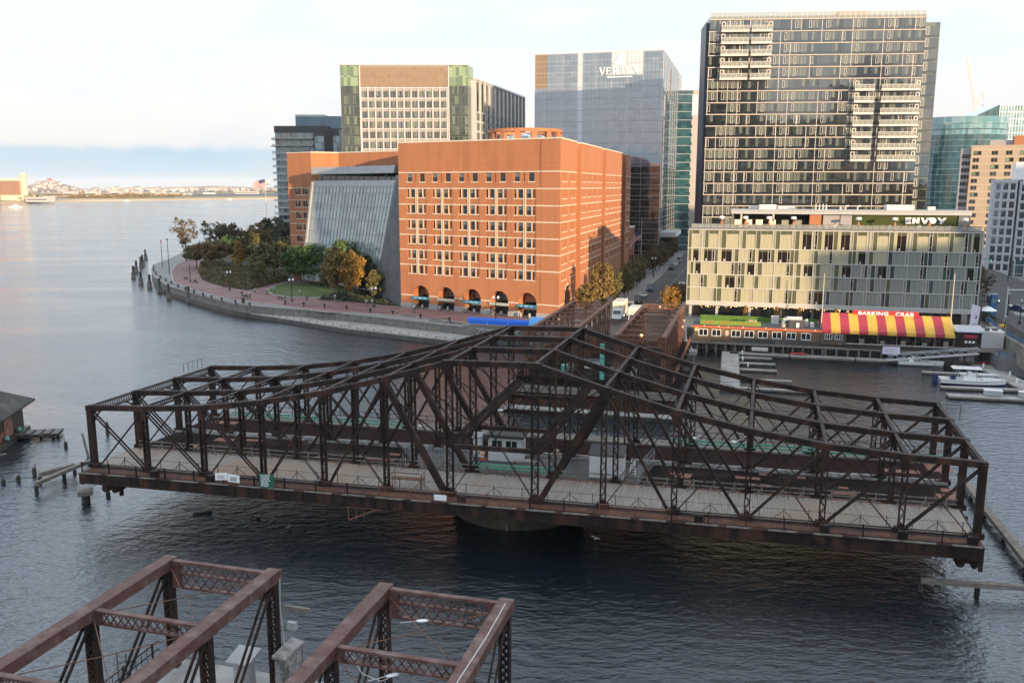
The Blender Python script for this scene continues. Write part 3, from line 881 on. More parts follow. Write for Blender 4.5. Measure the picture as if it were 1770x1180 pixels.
# signs fixed to the railing
for x, z, w_, h, rr_, m in ((15.6, 5.35, 1.35, .72, .12, 'white_bright'), (17.0, 5.3, 1.25, .78, -.05, 'white_bright')):
    mb = MB(); mb.hexa([(x + a * math.cos(rr_) - b * math.sin(rr_), yy, z + a * math.sin(rr_) + b * math.cos(rr_)) for b, yy in ((0, 0),) for a in ()] or
                       [(x, -1.93, z), (x + w_, -1.93, z + rr_), (x + w_, -1.88, z + rr_), (x, -1.88, z), (x, -1.93, z + h), (x + w_, -1.93, z + h + rr_), (x + w_, -1.88, z + h + rr_), (x, -1.88, z + h)])
    s_ = mb.build('sign', m, bridge)
    mb = MB(); mb.box(x + .25, x + w_ - .3, -1.945, -1.93, z + .12 + rr_ / 2, z + h - .22 + rr_ / 2); mb.build('sign_print', 'grey_paint' if x > 16 else 'wire_pale', s_)
mb = MB(); mb.box(20.4, 21.95, -1.93, -1.87, 4.95, 6.35); sg = mb.build('sign', 'sign_dkgreen', bridge)
mb = MB()
for r, seq in enumerate(((3, 5, 2), (4, 6), (2, 4, 3), (5, 3, 2), (4, 4), (6, 3), (3, 5))):
    x = 20.5
    for q in seq:
        for j in range(q):
            x += .085
            if x < 21.88: mb.box(x, x + .06, -1.945, -1.93, 6.2 - r * .18, 6.31 - r * .18)
        x += .07
mb.build('sign_print', 'white_bright', sg)
mb = MB(); mb.box(38.3, 39.5, -1.92, -1.87, 5.15, 5.7); mb.build('sign', 'white_bright', bridge)
for x in (8.0, 14.3, 40.4, 62.1, 72.6, 78.8, 84.2):
    mb = MB(); mb.box(x, x + .75, -1.65, -1.1, ZD - .05, ZD + .62); mb.box(x + .1, x + .65, -1.7, -1.65, ZD + .1, ZD + .5); mb.build('equipment_box', 'black', bridge)
mb = MB(); mb.box(33.0, 36.2, .5, 1.3, ZD + 1.0, ZD + 1.08);
for x in (33.1, 36.1):
    for y in (.55, 1.25): mb.box(x - .03, x + .03, y - .03, y + .03, ZD, ZD + 1.7)
mb.box(33.1, 36.1, .5, .56, ZD + 1.65, ZD + 1.72)
mb.build('work_platform', 'steel_rust', bridge)
# fence panels around the centre
mb = MB()
for x0, y0, x1, y1 in ((56.0, 7.2, 56.8, 13.4), (31.6, 7.4, 31.4, 10.5), (31.4, 7.3, 36.0, 7.3)):
    L = math.hypot(x1 - x0, y1 - y0); n = int(L / .28)
    for j in range(n + 1):
        t = j / n; x = x0 + (x1 - x0) * t; y = y0 + (y1 - y0) * t
        mb.box(x - .008, x + .008, y - .008, y + .008, ZD, ZD + 2.1)
    for z in (.1, .8, 1.5, 2.1): mb.bar((x0, y0, ZD + z), (x1, y1, ZD + z), .02, .02)
    for t in (0, .5, 1): mb.tube((x0 + (x1 - x0) * t, y0 + (y1 - y0) * t, ZD), (x0 + (x1 - x0) * t, y0 + (y1 - y0) * t, ZD + 2.15), .035, n=6)
mb.build('mesh_fence', 'grey_paint', bridge)

def skew(o):
    for c_ in o.children:
        for v in c_.data.vertices: v.co.x += .058 * v.co.y
        skew(c_)
skew(bridge)
# round stone pier carrying the span
pier = thing('bridge_pier', 'round weathered masonry pier with a tidal stain under the swing bridge', 'pier', sw(42.7, 11.9), SROT)
mb = MB(); mb.lathe([(7.3, -1.5), (7.2, .1), (7.05, 1.0), (7.0, 2.1)], n=56); mb.build('stone_drum', 'stone_wet', pier)
mb = MB(); mb.lathe([(6.9, 2.05), (7.4, 2.1), (7.4, 2.6), (7.1, 2.7)], n=56); mb.build('coping', 'stone_wet', pier)
mb = MB()
for k in range(15):
    a = R(200 + k * 10)
    mb.rbox((6.9 * math.cos(a), 6.9 * math.sin(a), 2.7), (.7, .55, .35), a)
mb.build('bearing_block', 'concrete', pier)
mb = MB(); mb.tube((0.3, -7.5, -.6), (.3, -7.5, .8), .12, n=8); mb.build('drain_pipe', 'timber', pier)

# hut, sheds and loose things on the span
hut = thing('operator_hut', 'small white control hut with wide windows at the centre of the swing bridge', 'hut', sw(41.2, 12.2, ZD + .07), SROT)
mb = MB(); F_ = Fr((-1.8, -1.15), (1, 0)); wn = [(.35, 1.55, 1.15, 2.25), (1.85, 3.2, 1.15, 2.25)]
F_.wall(mb, 0, 3.6, 0, 2.6, wn, .1); F2 = Fr((1.8, -1.15), (0, 1)); F2.wall(mb, 0, 2.3, 0, 2.6, [(.35, .95, 1.15, 2.25), (1.3, 1.9, 1.15, 2.25)], .1)
mb.face([(1.8, 1.15, 0), (-1.8, 1.15, 0), (-1.8, 1.15, 2.6), (1.8, 1.15, 2.6)]); mb.face([(-1.8, 1.15, 0), (-1.8, -1.15, 0), (-1.8, -1.15, 2.6), (-1.8, 1.15, 2.6)])
mb.build('wall', 'white_paint', hut)
mb = MB(); mb.box(-2.1, 2.1, -1.45, 1.45, 2.61, 2.8); mb.box(-2.0, 2.0, -1.35, 1.35, 2.8, 2.88); mb.build('roof', 'grey_dark', hut)
for a, b_, F__ in ((.35, 1.2, F_), (1.85, 1.35, F_), (.35, .6, F2), (1.3, .6, F2)):
    mb = MB(); F__.box(mb, a, a + b_, -.1, -.06, 1.15, 2.25); wi = mb.build('window', 'win_dark', hut)
    mb = MB()
    for q in (0, b_ / 2 - .03, b_ - .06): F__.box(mb, a + q, a + q + .06, -.05, -.02, 1.15, 2.25)
    mb.build('frame', 'white_bright', wi)
def shed(name, label, x, y, lx, ly, h, roofm, wallm='white_paint'):
    t = thing(name, label, 'shed', sw(x, y, ZD + .07), SROT)
    mb = MB(); mb.box(-lx / 2, lx / 2, -ly / 2, ly / 2, 0, h); mb.build('wall', wallm, t)
    mb = MB(); mb.hexa([(-lx / 2 - .1, -ly / 2 - .12, h + .01), (lx / 2 + .1, -ly / 2 - .12, h + .01), (lx / 2 + .1, ly / 2 + .1, h + .35), (-lx / 2 - .1, ly / 2 + .1, h + .35),
                        (-lx / 2 - .1, -ly / 2 - .12, h + .12), (lx / 2 + .1, -ly / 2 - .12, h + .12), (lx / 2 + .1, ly / 2 + .1, h + .47), (-lx / 2 - .1, ly / 2 + .1, h + .47)])
    mb.build('roof', roofm, t)
    mb = MB(); mb.box(-.45, .45, ly / 2, ly / 2 + .04, 0, 2.0); mb.build('door', 'grey_paint', t)
    return t
shed('storage_shed', 'plain pale storage shed with a dark lean-to roof right of the control hut', 52.6, 9.1, 3.4, 2.6, 2.35, 'grey_dark')
shed('control_cabinet', 'narrow white metal cabinet standing behind the left centre tower of the swing bridge', 37.9, 12.4, .9, .8, 2.1, 'grey_paint')
t = thing('ladder', 'white A-frame stepladder beside the pale storage shed', 'ladder', sw(55.1, 9.6, ZD + .07), SROT)
for s_ in (-1, 1):
    mb = MB(); mb.bar((-.3, s_ * .45, 0), (-.15, .02 * s_, 1.6), .07, .05); mb.bar((.3, s_ * .45, 0), (.15, .02 * s_, 1.6), .07, .05)
    for k in range(5): z = .25 + k * .28; mb.bar((-.28 + k * .02, s_ * (.4 - k * .07), z), (.28 - k * .02, s_ * (.4 - k * .07), z), .06, .04)
    mb.build('rail', 'white_bright', t)
def cone(x, y, label):
    t = thing('traffic_drum', label, 'traffic drum', sw(x, y, ZD + .07), SROT)
    mb = MB(); mb.lathe([(.3, 0), (.3, .06), (.24, .08), (.2, 1.0), (.14, 1.05)], n=12); b = mb.build('drum', 'orange_cone', t, smooth=True)
    for z in (.3, .7):
        mb = MB(); mb.lathe([(.243 - z * .035, z), (.236 - z * .035, z + .16)], n=12); mb.build('band', 'white_bright', t, smooth=True)
cone(38.85, 11.2, 'orange and white traffic drum left of the white control hut')
t = thing('table', 'weathered timber bench table in front of the white control hut', 'table', sw(44.0, 9.3, ZD + .07), SROT)
mb = MB(); mb.box(-1.3, 1.3, -.4, .4, .78, .86); mb.build('top', 'plank', t)
for x in (-1.1, 1.1):
    mb = MB(); mb.box(x - .05, x + .05, -.35, -.25, 0, .78); mb.box(x - .05, x + .05, .25, .35, 0, .78); mb.build('leg', 'timber', t)
t = thing('post_box', 'tan box on a thin post right of the white control hut', 'post', sw(47.0, 10.4, ZD + .07), SROT)
mb = MB(); mb.tube((0, 0, 0), (0, 0, 1.7), .05, n=8); mb.build('pole', 'grey_dark', t)
mb = MB(); mb.lathe([(.25, 1.3), (.3, 1.4), (.3, 1.85), (.12, 1.95)], n=10); mb.build('box', 'tan_wall', t)

# ------------------------------------------------------------------ the fixed spans, near and far
BL = [-33.0, -26.0, -18.95, -11.9]
def approach(name, label, a_end, a_far, sgn, near):
    """Two box trusses side by side. Local x = across (b), y = along the axis away from the swing span."""
    org = ab(a_end, -22.4)
    rz = ANG_B if sgn > 0 else ANG_B + math.pi
    t = thing(name, label, 'bridge', org, rz)
    L = abs(a_far - a_end); PN = 6.4 if near else 5.2
    n = int(round(L / PN)); PN = L / n
    X = [(b + 22.4) * sgn for b in BL]
    zt = 12.0; m1 = 'steel_red' if near else 'steel_rust'
    cw, ch = (.74, .62) if near else (.62, .55)
    for x in X:
        mb = MB(); mb.box(x - cw / 2, x + cw / 2, -.35, L, zt - ch, zt)
        mb.box(x - cw / 2 - .04, x + cw / 2 + .04, -.40, L + .05, zt, zt + .03)
        for k in range(n + 1):
            mb.box(x - cw / 2 - .02, x + cw / 2 + .02, k * PN - .55, k * PN + .55, zt - ch - .02, zt - .02)
        nr = int(L / .32)
        if near:
            for k in range(nr):
                for s_ in (-1, 1): mb.rbox((x + s_ * (cw / 2 - .05), k * .32, zt + .03), (.05, .05, .02))
        mb.build('top_chord', m1, t)
        mb = MB(); mb.box(x - .25, x + .25, -.3, L, 4.0, 4.8); mb.build('bottom_chord', 'steel', t)
        for k in range(n + 1):
            mb = MB(); y = k * PN
            for s_ in (-1, 1): mb.box(x + s_ * .26 - .05, x + s_ * .26 + .05, y - .22, y + .22, 4.8, zt - ch)
            for s_ in (-1, 1): mb.lace((x - .22, y + s_ * .2, 4.9), (x - .22, y + s_ * .2, zt - ch), (.44, 0, 0), 14, .075, cross=True, d=.03)
            mb.box(x - .3, x + .3, y - .24, y + .24, zt - ch - .7, zt - ch)
            mb.build('post', 'steel' if near else m1, t)
        for k in range(n):
            mb = MB()
            for s_ in (-.17, .17):
                mb.bar((x + s_, k * PN + .1, zt - ch), (x + s_, (k + 1) * PN - .5, 4.9), .09, .17)
            mb.build('diagonal', 'steel' if near else m1, t)
    for x0, x1 in ((X[0], X[1]), (X[2], X[3])):
        if x0 > x1: x0, x1 = x1, x0
        xa, xb = x0 + cw / 2, x1 - cw / 2
        for k in range(n + 1):
            mb = MB(); y = k * PN; dp = 1.75 if k == 0 else .75
            mb.box(xa, xb, y - .16, y + .16, zt - .16, zt - .02)
            zz = zt - .75
            mb.box(xa, xb, y - .12, y + .12, zz - .1, zz)
            mb.lace((xa, y, zz), (xb, y, zz), (0, 0, .6), 14, .07, cross=True, d=.05)
            if k == 0:
                mb.box(xa, xb, y - .12, y + .12, zt - 1.75, zt - 1.63)
                mb.lace((xa, y, zt - 1.63), (xb, y, zt - 1.63), (0, 0, .8), 10, .08, cross=True, d=.05)
                for s_, xx in ((1, xa), (-1, xb)):
                    mb.box(xx + (0 if s_ > 0 else -.55), xx + (.55 if s_ > 0 else 0), y - .13, y + .13, zt - 1.7, zt - .1)
            else:
                for s_, xx in ((1, xa), (-1, xb)):
                    mb.box(xx + (0 if s_ > 0 else -.35), xx + (.35 if s_ > 0 else 0), y - .13, y + .13, zt - .85, zt - .1)
            mb.build('cross_strut', 'steel_red' if near else m1, t)
        for k in range(n):
            mb = MB()
            for p, q in (((xa, k * PN + .2, zt - .4), (xb, (k + 1) * PN - .2, zt - .4)), ((xb, k * PN + .2, zt - .4), (xa, (k + 1) * PN - .2, zt - .4))):
                mid = (Vector(p) + Vector(q)) / 2 - Vector((0, 0, .1)); mb.path([p, mid, q], .028, 5)
            mb.build('lateral_rod', 'steel_rust' if near else m1, t)
    xl, xr = min(X), max(X)
    mb = MB(); mb.box(xl - 1.6, xr + 1.6, -.8, L, ZD - .35, ZD); mb.build('deck', 'concrete' if near else 'road_deck', t)
    for k in range(n + 1):
        mb = MB(); mb.box(xl - 1.7, xr + 1.7, k * PN - .2, k * PN + .2, 3.7, 4.5); mb.build('floor_beam', 'steel', t)
    for x in (xl - 1.55, xr + 1.55):
        mb = MB()
        for z in (.1, .6, 1.1): mb.box(x - .03, x + .03, -.6, L, ZD + z - .03, ZD + z + .03)
        for k in range(int(L / .5)): mb.box(x - .015, x + .015, k * .5, k * .5 + .03, ZD, ZD + 1.1)
        for k in range(int(L / 2.6) + 1): mb.box(x - .05, x + .05, k * 2.6 - .05, k * 2.6 + .05, ZD, ZD + 1.2)
        if not near: mb.box(x - .02, x + .02, 0, L, ZD + .1, ZD + .9)
        mb.build('railing', 'steel_rust' if not near else 'steel', t)
    return t, X, L, PN, n
nearsp, NX, NL, NPN, NN = approach('truss_bridge', 'reddish steel box trusses of the fixed span in the near foreground', 41.8, 3.4, -1, True)
farsp, FX, FL, FPN, FN = approach('truss_bridge', 'rusty fixed truss span leading to the street beside the brick courthouse', 128.6, 165.0, 1, False)
mb = MB(); mb.box(1.0, 1.6, -.25, .1, ZD, ZD + 5.5);
for k in range(9): mb.box(.95, 1.65, -.3, -.24, ZD + .4 + k * .6, ZD + .55 + k * .6)
mb.build('guide_panel', 'green_paint', farsp)
mb = MB()
for p in ((FX[3] + .5, 33.5, 9.3), (FX[3] + .5, 30.5, 8.6), (FX[2] + 3.3, 31, 12.05)): mb.rbox(p, (.32, .2, .36))
mb.build('light_box', 'cream', farsp)
mb = MB(); mb.lathe([(.1, 0), (.25, .1), (.25, .35), (.05, .45)], (FX[2] + 3.3, 3.4, 11.2), 8); mb.build('signal_lamp', 'string_light', farsp)
# clutter stored on the far span's end: boxes, tarpaulin, pallets
cl_ = random.Random(5)
for (x, y, a, b, h, m, nm, lb) in ((-5.0, 4.5, 1.8, 1.2, .9, 'green_paint', 'storage_bin', 'green lidded bin on the deck at the end of the far rusty span'),
                               (-1.6, 8.0, 2.6, 1.4, 1.2, 'white_paint', 'storage_bin', 'white equipment chest on the far rusty span'),
                               (3.2, 3.5, 2.2, 1.0, 1.1, 'white_bright', 'storage_bin', 'white upright box at the right portal of the far rusty span'),
                               (5.6, 2.6, 1.2, .9, 1.5, 'grey_paint', 'storage_bin', 'grey cabinet behind the right portal post of the far rusty span')):
    t = thing(nm, lb, 'bin', farsp.matrix_basis @ Vector((x, y, ZD)), ANG_B)
    mb = MB(); mb.box(-a / 2, a / 2, -b / 2, b / 2, 0, h); mb.build('body', m, t)
    mb = MB(); mb.box(-a / 2 - .05, a / 2 + .05, -b / 2 - .05, b / 2 + .05, h + .005, h + .1); mb.build('lid', 'grey_dark' if m != 'green_paint' else m, t)

# the rest pier under the far span with its walings, and floats in front
t = thing('bridge_pier', 'rusty timber rest pier with dark openings under the far truss span', 'pier', ab(128, -22.4), ANG_B)
mb = MB(); mb.box(-13.5, 12.5, -.8, 3.5, 2.6, 3.5); mb.build('cap_beam', 'timber', t)
mb = MB()
for k in range(14): mb.tube((-13 + k * 1.95, 0, -1.5), (-13 + k * 1.95, 0, 2.6), .28, n=8)
mb.build('pile_row', 'timber_wet', t)
mb = MB(); mb.box(-13.5, 12.5, .6, 3.0, -1, 2.6); mb.build('wall', 'steel_rust', t)
for k, (x0, x1) in enumerate(((-13.0, -1.2), (-1.0, 12.6))):
    p = ab(125.2, -22.4)
    t = thing('fender_float', ('mossy pale timber fender float along the left half of the far rest pier', 'mossy pale timber fender float along the right half of the far rest pier')[k], 'float', p, ANG_B)
    mb = MB(); mb.box(x0, x1, -.9, .9, -.3, .55); mb.build('pontoon', 'timber_wet', t)
    mb = MB(); mb.box(x0 - .05, x1 + .05, -.95, .95, .56, .72); mb.build('deck', 'concrete', t)
    for q in range(4):
        mb = MB(); xx = x0 + 1 + q * 3.3; mb.lathe([(.06, .72), (.06, .95), (.16, 1.0), (.16, 1.06)], (xx, -.6, 0), 8); mb.build('cleat', 'timber_wet', t)
# pier legs of the far and near spans
for nm, lb, a_, in (('bridge_pier', 'concrete shore pier at the street end of the far rusty span', 163.5), ('bridge_pier', 'concrete pier under the end of the near reddish span', 39.5)):
    t = thing(nm, lb, 'pier', ab(a_, -22.4), ANG_B)
    mb = MB(); mb.box(-13, 13, -1.2, 1.2, -1.5, 3.0); mb.build('shaft', 'quay_stone', t)
    mb = MB(); mb.box(-13.4, 13.4, -1.5, 1.5, 3.0, 3.68); mb.build('cap', 'concrete', t)

# things on the near span: tank, cabinet, tag boards, cable, lamps
def nloc(b, a, z): return ab(a, b, z)
t = thing('equipment_locker', 'pale cylindrical-sided locker with a ribbed white lid on the near span deck', 'locker', nloc(-27.6, 41.0, ZD), ANG_B)
mb = MB(); mb.lathe([(.62, 0), (.62, 1.75)], n=20); mb.build('drum', 'grey_paint', t)
mb = MB(); mb.hexa([(-.75, -.75, 1.76), (.75, -.75, 1.76), (.75, .75, 2.05), (-.75, .75, 2.05), (-.75, -.75, 1.84), (.75, -.75, 1.84), (.75, .75, 2.13), (-.75, .75, 2.13)])
for k in range(5): mb.box(-.66 + k * .3, -.6 + k * .3, -.76, -.70, 1.84, 1.9)
mb.build('lid', 'grey_paint', t)
t = thing('equipment_cabinet', 'weathered white cabinet with a slanted lid hung beside the near span end post', 'cabinet', nloc(-24.9, 41.5, ZD + .9), ANG_B)
mb = MB(); mb.box(-.35, .35, -1.0, 1.0, 0, 1.5); mb.build('body', 'curb_pale', t)
mb = MB(); mb.hexa([(-.45, -1.1, 1.51), (.45, -1.1, 1.51), (.45, 1.1, 1.51), (-.45, 1.1, 1.51), (-.45, -1.1, 1.7), (.45, -1.1, 1.58), (.45, 1.1, 1.58), (-.45, 1.1, 1.7)]); mb.build('lid', 'curb_pale', t)
mb = MB(); mb.box(.36, .4, -.8, .8, .3, 1.2); mb.build('door', 'curb_pale', t)
mb = MB(); mb.box(-.3, .3, -.9, -.7, -.9, 0); mb.box(-.3, .3, .7, .9, -.9, 0); mb.build('leg', 'steel', t)
for (x, y, z, lb) in ((3.0 * 1, 0, 0, ''),):
    pass
def cobra(b, a, z, ang, lb):
    t = thing('street_lamp', lb, 'lamp', nloc(b, a, z), ang); t.scale = (.62,) * 3
    mb = MB(); mb.lathe([(.08, -.5), (.2, -.3), (.24, .1), (.15, .45), (.05, .55)], n=10)
    for i, v in enumerate(mb.v): mb.v[i] = (v[2], v[0] * .9, v[1] * .5)
    mb.build('housing', 'white_bright', t, smooth=True)
    mb = MB(); mb.tube((.45, 0, 0), (1.9, 0, -.1), .035, n=6); mb.build('arm', 'wire_pale', t)
cobra(-15.9, 39.9, 11.35, R(185), 'white oval street lamp head under the near right portal')
cobra(-15.6, 35.2, 11.0, R(200), 'white street lamp head on the second strut of the near right truss')
mb = MB(); q = [nloc(-11.8, 41.6, 12.05), nloc(-11.75, 38, 12.05), nloc(-11.85, 34, 12.05), nloc(-11.7, 30, 12.05), nloc(-11.8, 24, 12.05)]
mb.path(q, .03, 5); tag(mb.build('cable', 'wire_pale'), 'pale cable lying along the rightmost reddish top chord', 'cable')
mb = MB(); q = [nloc(-18.6, 36.5, 11.2), nloc(-17.6, 36.0, 10.3), nloc(-16.4, 35.6, 10.3), nloc(-15.6, 35.2, 10.95)]
mb.path(q, .025, 5); tag(mb.build('cable', 'wire_pale'), 'drooping pale cable feeding the lamp on the second strut of the near right truss', 'cable')
mb = MB(); q = [nloc(-26.0 + .5, 41.9, 11.6), nloc(-25.6, 41.95, 9.8), nloc(-25.45, 41.9, 8.2), nloc(-25.4, 41.9, 6.9)]
mb.path(q, .03, 5); tag(mb.build('cable', 'wire_pale'), 'white cable hanging down the end post above the weathered cabinet', 'cable')
t = thing('conduit_box', 'dark timber arm and grey box on the near left span end post', 'bracket', nloc(-25.2, 41.8, 8.9), ANG_B)
mb = MB(); mb.box(0, 1.6, -.08, .08, .9, 1.15); mb.build('arm', 'timber', t)
mb = MB(); mb.box(.15, .7, -.12, .12, -.3, .15); mb.build('box', 'grey_paint', t)
mb = MB()
for k in range(7): mb.tube((-.95, .2, -3.6 + k * .55), (-.5, .2, -3.3 + k * .55), .02, n=5)
mb.tube((-.95, .2, -3.8), (-.95, .2, .3), .025, n=5)
mb.build('ladder_rungs', 'wire_pale', t)
t = thing('service_ladder', 'caged iron ladder and railing at the left edge of the near span', 'ladder', nloc(-33.9, 38.4, ZD), ANG_B)
mb = MB()
for s_ in (-.3, .3): mb.tube((s_, 0, -1.5), (s_, 0, 2.6), .03, n=5)
for k in range(12): mb.tube((-.3, 0, -1.4 + k * .34), (.3, 0, -1.4 + k * .34), .02, n=5)
mb.build('ladder', 'grey_dark', t)
mb = MB()
for k in range(4):
    z = .4 + k * .6; pts = [(.3 * math.cos(a), -.65 * math.sin(a), z) for a in [math.pi * j / 6 for j in range(7)]]
    mb.path(pts, .02, 4)
mb.build('cage', 'steel_rust', t)
# ------------------------------------------------------------------ downtown behind the viewer (it casts the evening shade over the channel)
QV = Vector((.835, .55, 0)); TV = Vector((-.55, .835, 0))
def downtown(name, label, q0, q1, t, depth, h, m, setb=0):
    p = QV * ((q0 + q1) / 2) + TV * (t - depth / 2)
    b_ = thing(name, label, 'building', (p.x, p.y, 0), math.atan2(QV.y, QV.x))
    w_ = (q1 - q0) / 2; d = depth / 2
    mb = MB(); mb.box(-w_, w_, -d, d, 0, h); mb.build('tower_wall', m, b_)
    mb = MB(); mb.box(-w_ - .3, w_ + .3, -d - .3, d + .3, h, h + 1.2); mb.build('roof', 'roof_grey', b_)
    if setb:
        mb = MB(); mb.box(-w_ * .55, w_ * .5, -d * .6, d * .6, h + 1.2, h + 1.2 + setb); mb.build('penthouse', m, b_)
    mb = MB()
    for k in range(int(h / 4)):
        mb.box(-w_ + 1, w_ - 1, d, d + .05, 2 + k * 4, 4.2 + k * 4); mb.box(w_, w_ + .05, -d + 1, d - 1, 2 + k * 4, 4.2 + k * 4)
    mb.build('window_band', 'win_mid', b_)
for q0, q1, t, dp, h, m, sb, lb in (
        (-240, -120, -170, 40, 80, 'far_grey', 10, 'wide grey office block far left of the viewpoint, out of the picture'),
        (-118, -30, -175, 40, 92, 'brick_dark', 12, 'dark brick tower behind the viewpoint with a stepped top, out of the picture'),
        (-28, 94.0, -150, 45, 76, 'concrete', 0, 'tall concrete office block right behind the viewpoint, out of the picture'),
        (94.6, 108, -152, 40, 47, 'tan_wall', 0, 'low tan office block behind the viewpoint, out of the picture'),
        (108.5, 166, -150, 40, 36, 'far_brick', 0, 'low brick warehouse block behind the viewpoint, out of the picture'),
        (166.5, 250, -150, 45, 52, 'pale_wall', 6, 'pale stepped office block right of the viewpoint, out of the picture'),
        (252, 420, -160, 45, 66, 'far_grey', 14, 'broad grey tower far right of the viewpoint, out of the picture'),
        (-140, -60, -330, 50, 150, 'navy_metal', 18, 'very tall dark skyscraper behind the viewpoint, out of the picture'),
        (20, 70, -340, 40, 118, 'pale_wall', 22, 'tall pale skyscraper behind the viewpoint, out of the picture')):
    downtown('office_building', lb, q0, q1, t, dp, h, m, sb)

# ------------------------------------------------------------------ brick courthouse
ch = thing('courthouse', 'large orange brick courthouse block with pale bands and five big arches on the quay', 'building', (CL.x, CL.y, G))
def lc(v): return (v[0] - CL.x, v[1] - CL.y)
CU = (CR - CL); CW = CU.length
FA = Fr((0, 0), (CU.x, CU.y))
FB = Fr(lc(CR), (AV.x, AV.y))
CH = 44.6 - G
Z = lambda z: z - G
BANDS = [37.2, 33.3, 29.4, 25.6, 21.8, 18.0, 14.2]
BAY = [2.6 + 7.77 * k for k in range(5)]
SEG = [(0, 19.4), (24.9, 57.4), (63.0, 98.2), (106, 118)]
# openings of the front
holesA = []; placeA = []
WT = {}
def wtemplate(w_, h, split=None, frame=.09):
    k = (round(w_, 2), round(h, 2), split, rnd.randrange(4))
    if k in WT: return WT[k]
    mb = MB()
    mb.box(0, w_, .02, .06, 0, h, 0)
    if len(WT) % 2 == 0: mb.box(frame, w_ - frame, .005, .015, h * .55, h - frame, 2)
    for x in (0, w_ - frame): mb.box(x, x + frame, -.04, .02, 0, h, 1)
    for z in (0, h - frame): mb.box(frame, w_ - frame, -.04, .02, z, z + frame, 1)
    if split: mb.box(w_ * split - .04, w_ * split + .04, -.03, .02, frame, h - frame, 1)
    WT[k] = mb; return mb
for b0 in BAY:
    for x, w_ in ((b0, 1.55), (b0 + 3.85, 1.6)):
        holesA.append((x, x + w_, Z(35.1), Z(37.1))); placeA.append((x, Z(35.1), w_, 2.0))
    holesA.append((b0 + 2.55, b0 + 2.85, Z(35.1), Z(37.1)))
    for zt in BANDS[1:]:
        zb = zt - 2.05
        for x, w_ in ((b0 + .1, .62), (b0 + 1.05, 1.35), (b0 + 3.25, 1.35), (b0 + 4.98, .62)):
            holesA.append((x, x + w_, Z(zb), Z(zt))); placeA.append((x, Z(zb), w_, 2.05))
mb = MB()
ZARCH = Z(12.0)
ZB0 = [Z(z) for z in (13.0,)]
# the wall above the arches, with each double-storey bay set back by a hand's breadth
FA.wall(mb, 0, CW, ZARCH, CH, holesA, .42)
# arches
AW, AS = 5.1, 6.55
cen = [b0 + 3.65 for b0 in BAY]
NA = 14
x = 0.0
def arch_pts(c, w_, zs):
    return [(c - w_ / 2 * math.cos(math.pi * k / NA), zs + w_ / 2 * math.sin(math.pi * k / NA)) for k in range(NA + 1)]
DEEP = 2.6
for k, c in enumerate(cen + [None]):
    x1 = c - AW / 2 if c else CW
    mb.face([FA.pt(x, 0, 0), FA.pt(x1, 0, 0), FA.pt(x1, 0, ZARCH), FA.pt(x, 0, ZARCH)])
    if c:
        ap = arch_pts(c, AW, Z(AS))
        for (xa, za), (xb, zb) in zip(ap, ap[1:]):
            mb.face([FA.pt(xa, 0, za), FA.pt(xb, 0, zb), FA.pt(xb, 0, ZARCH), FA.pt(xa, 0, ZARCH)])
            mb.face([FA.pt(xa, 0, za), FA.pt(xa, -DEEP, za), FA.pt(xb, -DEEP, zb), FA.pt(xb, 0, zb)])
        for xx, s_ in ((c - AW / 2, 1), (c + AW / 2, -1)):
            q = [FA.pt(xx, 0, 0), FA.pt(xx, -DEEP, 0), FA.pt(xx, -DEEP, Z(AS)), FA.pt(xx, 0, Z(AS))]
            mb.face(q if s_ < 0 else q[::-1])
        x = c + AW / 2
mb.build('front_wall', 'brick', ch)
PW = Parts(ch, 'window', ['win_dark', 'win_frame', 'apt_blind'])
for x, z, w_, h in placeA: PW.put(wtemplate(w_, h), FA, x, -.36, z, key=0)
# relief: piers between bays, sills, lintel bands, vertical slots
mb = MB()
for k in range(len(BAY)):
    x0 = BAY[k] + 5.95; x1 = (BAY[k + 1] - .25) if k < 4 else x0
    if k < 4: FA.box(mb, x0, x1, .003, .14, Z(12.7), Z(33.35))
FA.box(mb, 0, BAY[0] - .25, .003, .14, Z(12.7), Z(33.35))
FA.box(mb, BAY[4] + 5.95, CW - .4, .003, .14, Z(12.7), Z(33.35))
mb.build('pier_relief', 'brick', ch)
mb = MB()
for k, z in enumerate(BANDS):
    d = .17 if k else .06
    zz = Z(z) + .02
    prev = 0
    for b0 in BAY:
        FA.box(mb, prev, b0 - .25, .004 if not k else .141, d, zz, zz + .28); prev = b0 + 5.95
        FA.box(mb, b0 - .2, b0 + 5.9, .004, .06, zz, zz + .24)
    FA.box(mb, prev, CW - .05, .004 if not k else .141, d, zz, zz + .28)
for b0 in BAY:
    for zt in [37.1] + BANDS[1:]:
        zb = Z(zt) - (2.0 if zt == 37.1 else 2.05)
        for x0, x1 in (((b0 - .15, b0 + 1.7), (b0 + 3.7, b0 + 5.6)) if zt == 37.1 else ((b0 - .1, b0 + 2.55), (b0 + 3.1, b0 + 5.75))):
            FA.box(mb, x0, x1, .003, .13, zb - .24, zb - .01)
    for za, zb in ((33.3, 27.3), (25.6, 19.7), (18.0, 12.1)):
        for x in (b0 + 2.62, b0 + 3.03): FA.box(mb, x, x + .16, .005, .20, Z(zb), Z(za))
        FA.box(mb, b0 + .78, b0 + .94, .005, .12, Z(za) - 2.05, Z(za)); FA.box(mb, b0 + 4.74, b0 + 4.9, .005, .12, Z(za) - 2.05, Z(za))
        FA.box(mb, b0 + .78, b0 + .94, .005, .12, Z(zb), Z(zb) + 2.05); FA.box(mb, b0 + 4.74, b0 + 4.9, .005, .12, Z(zb), Z(zb) + 2.05)
xs = [0] + [v for c in cen for v in (c - AW / 2 - .0, c + AW / 2 + .0)] + [CW - .1]
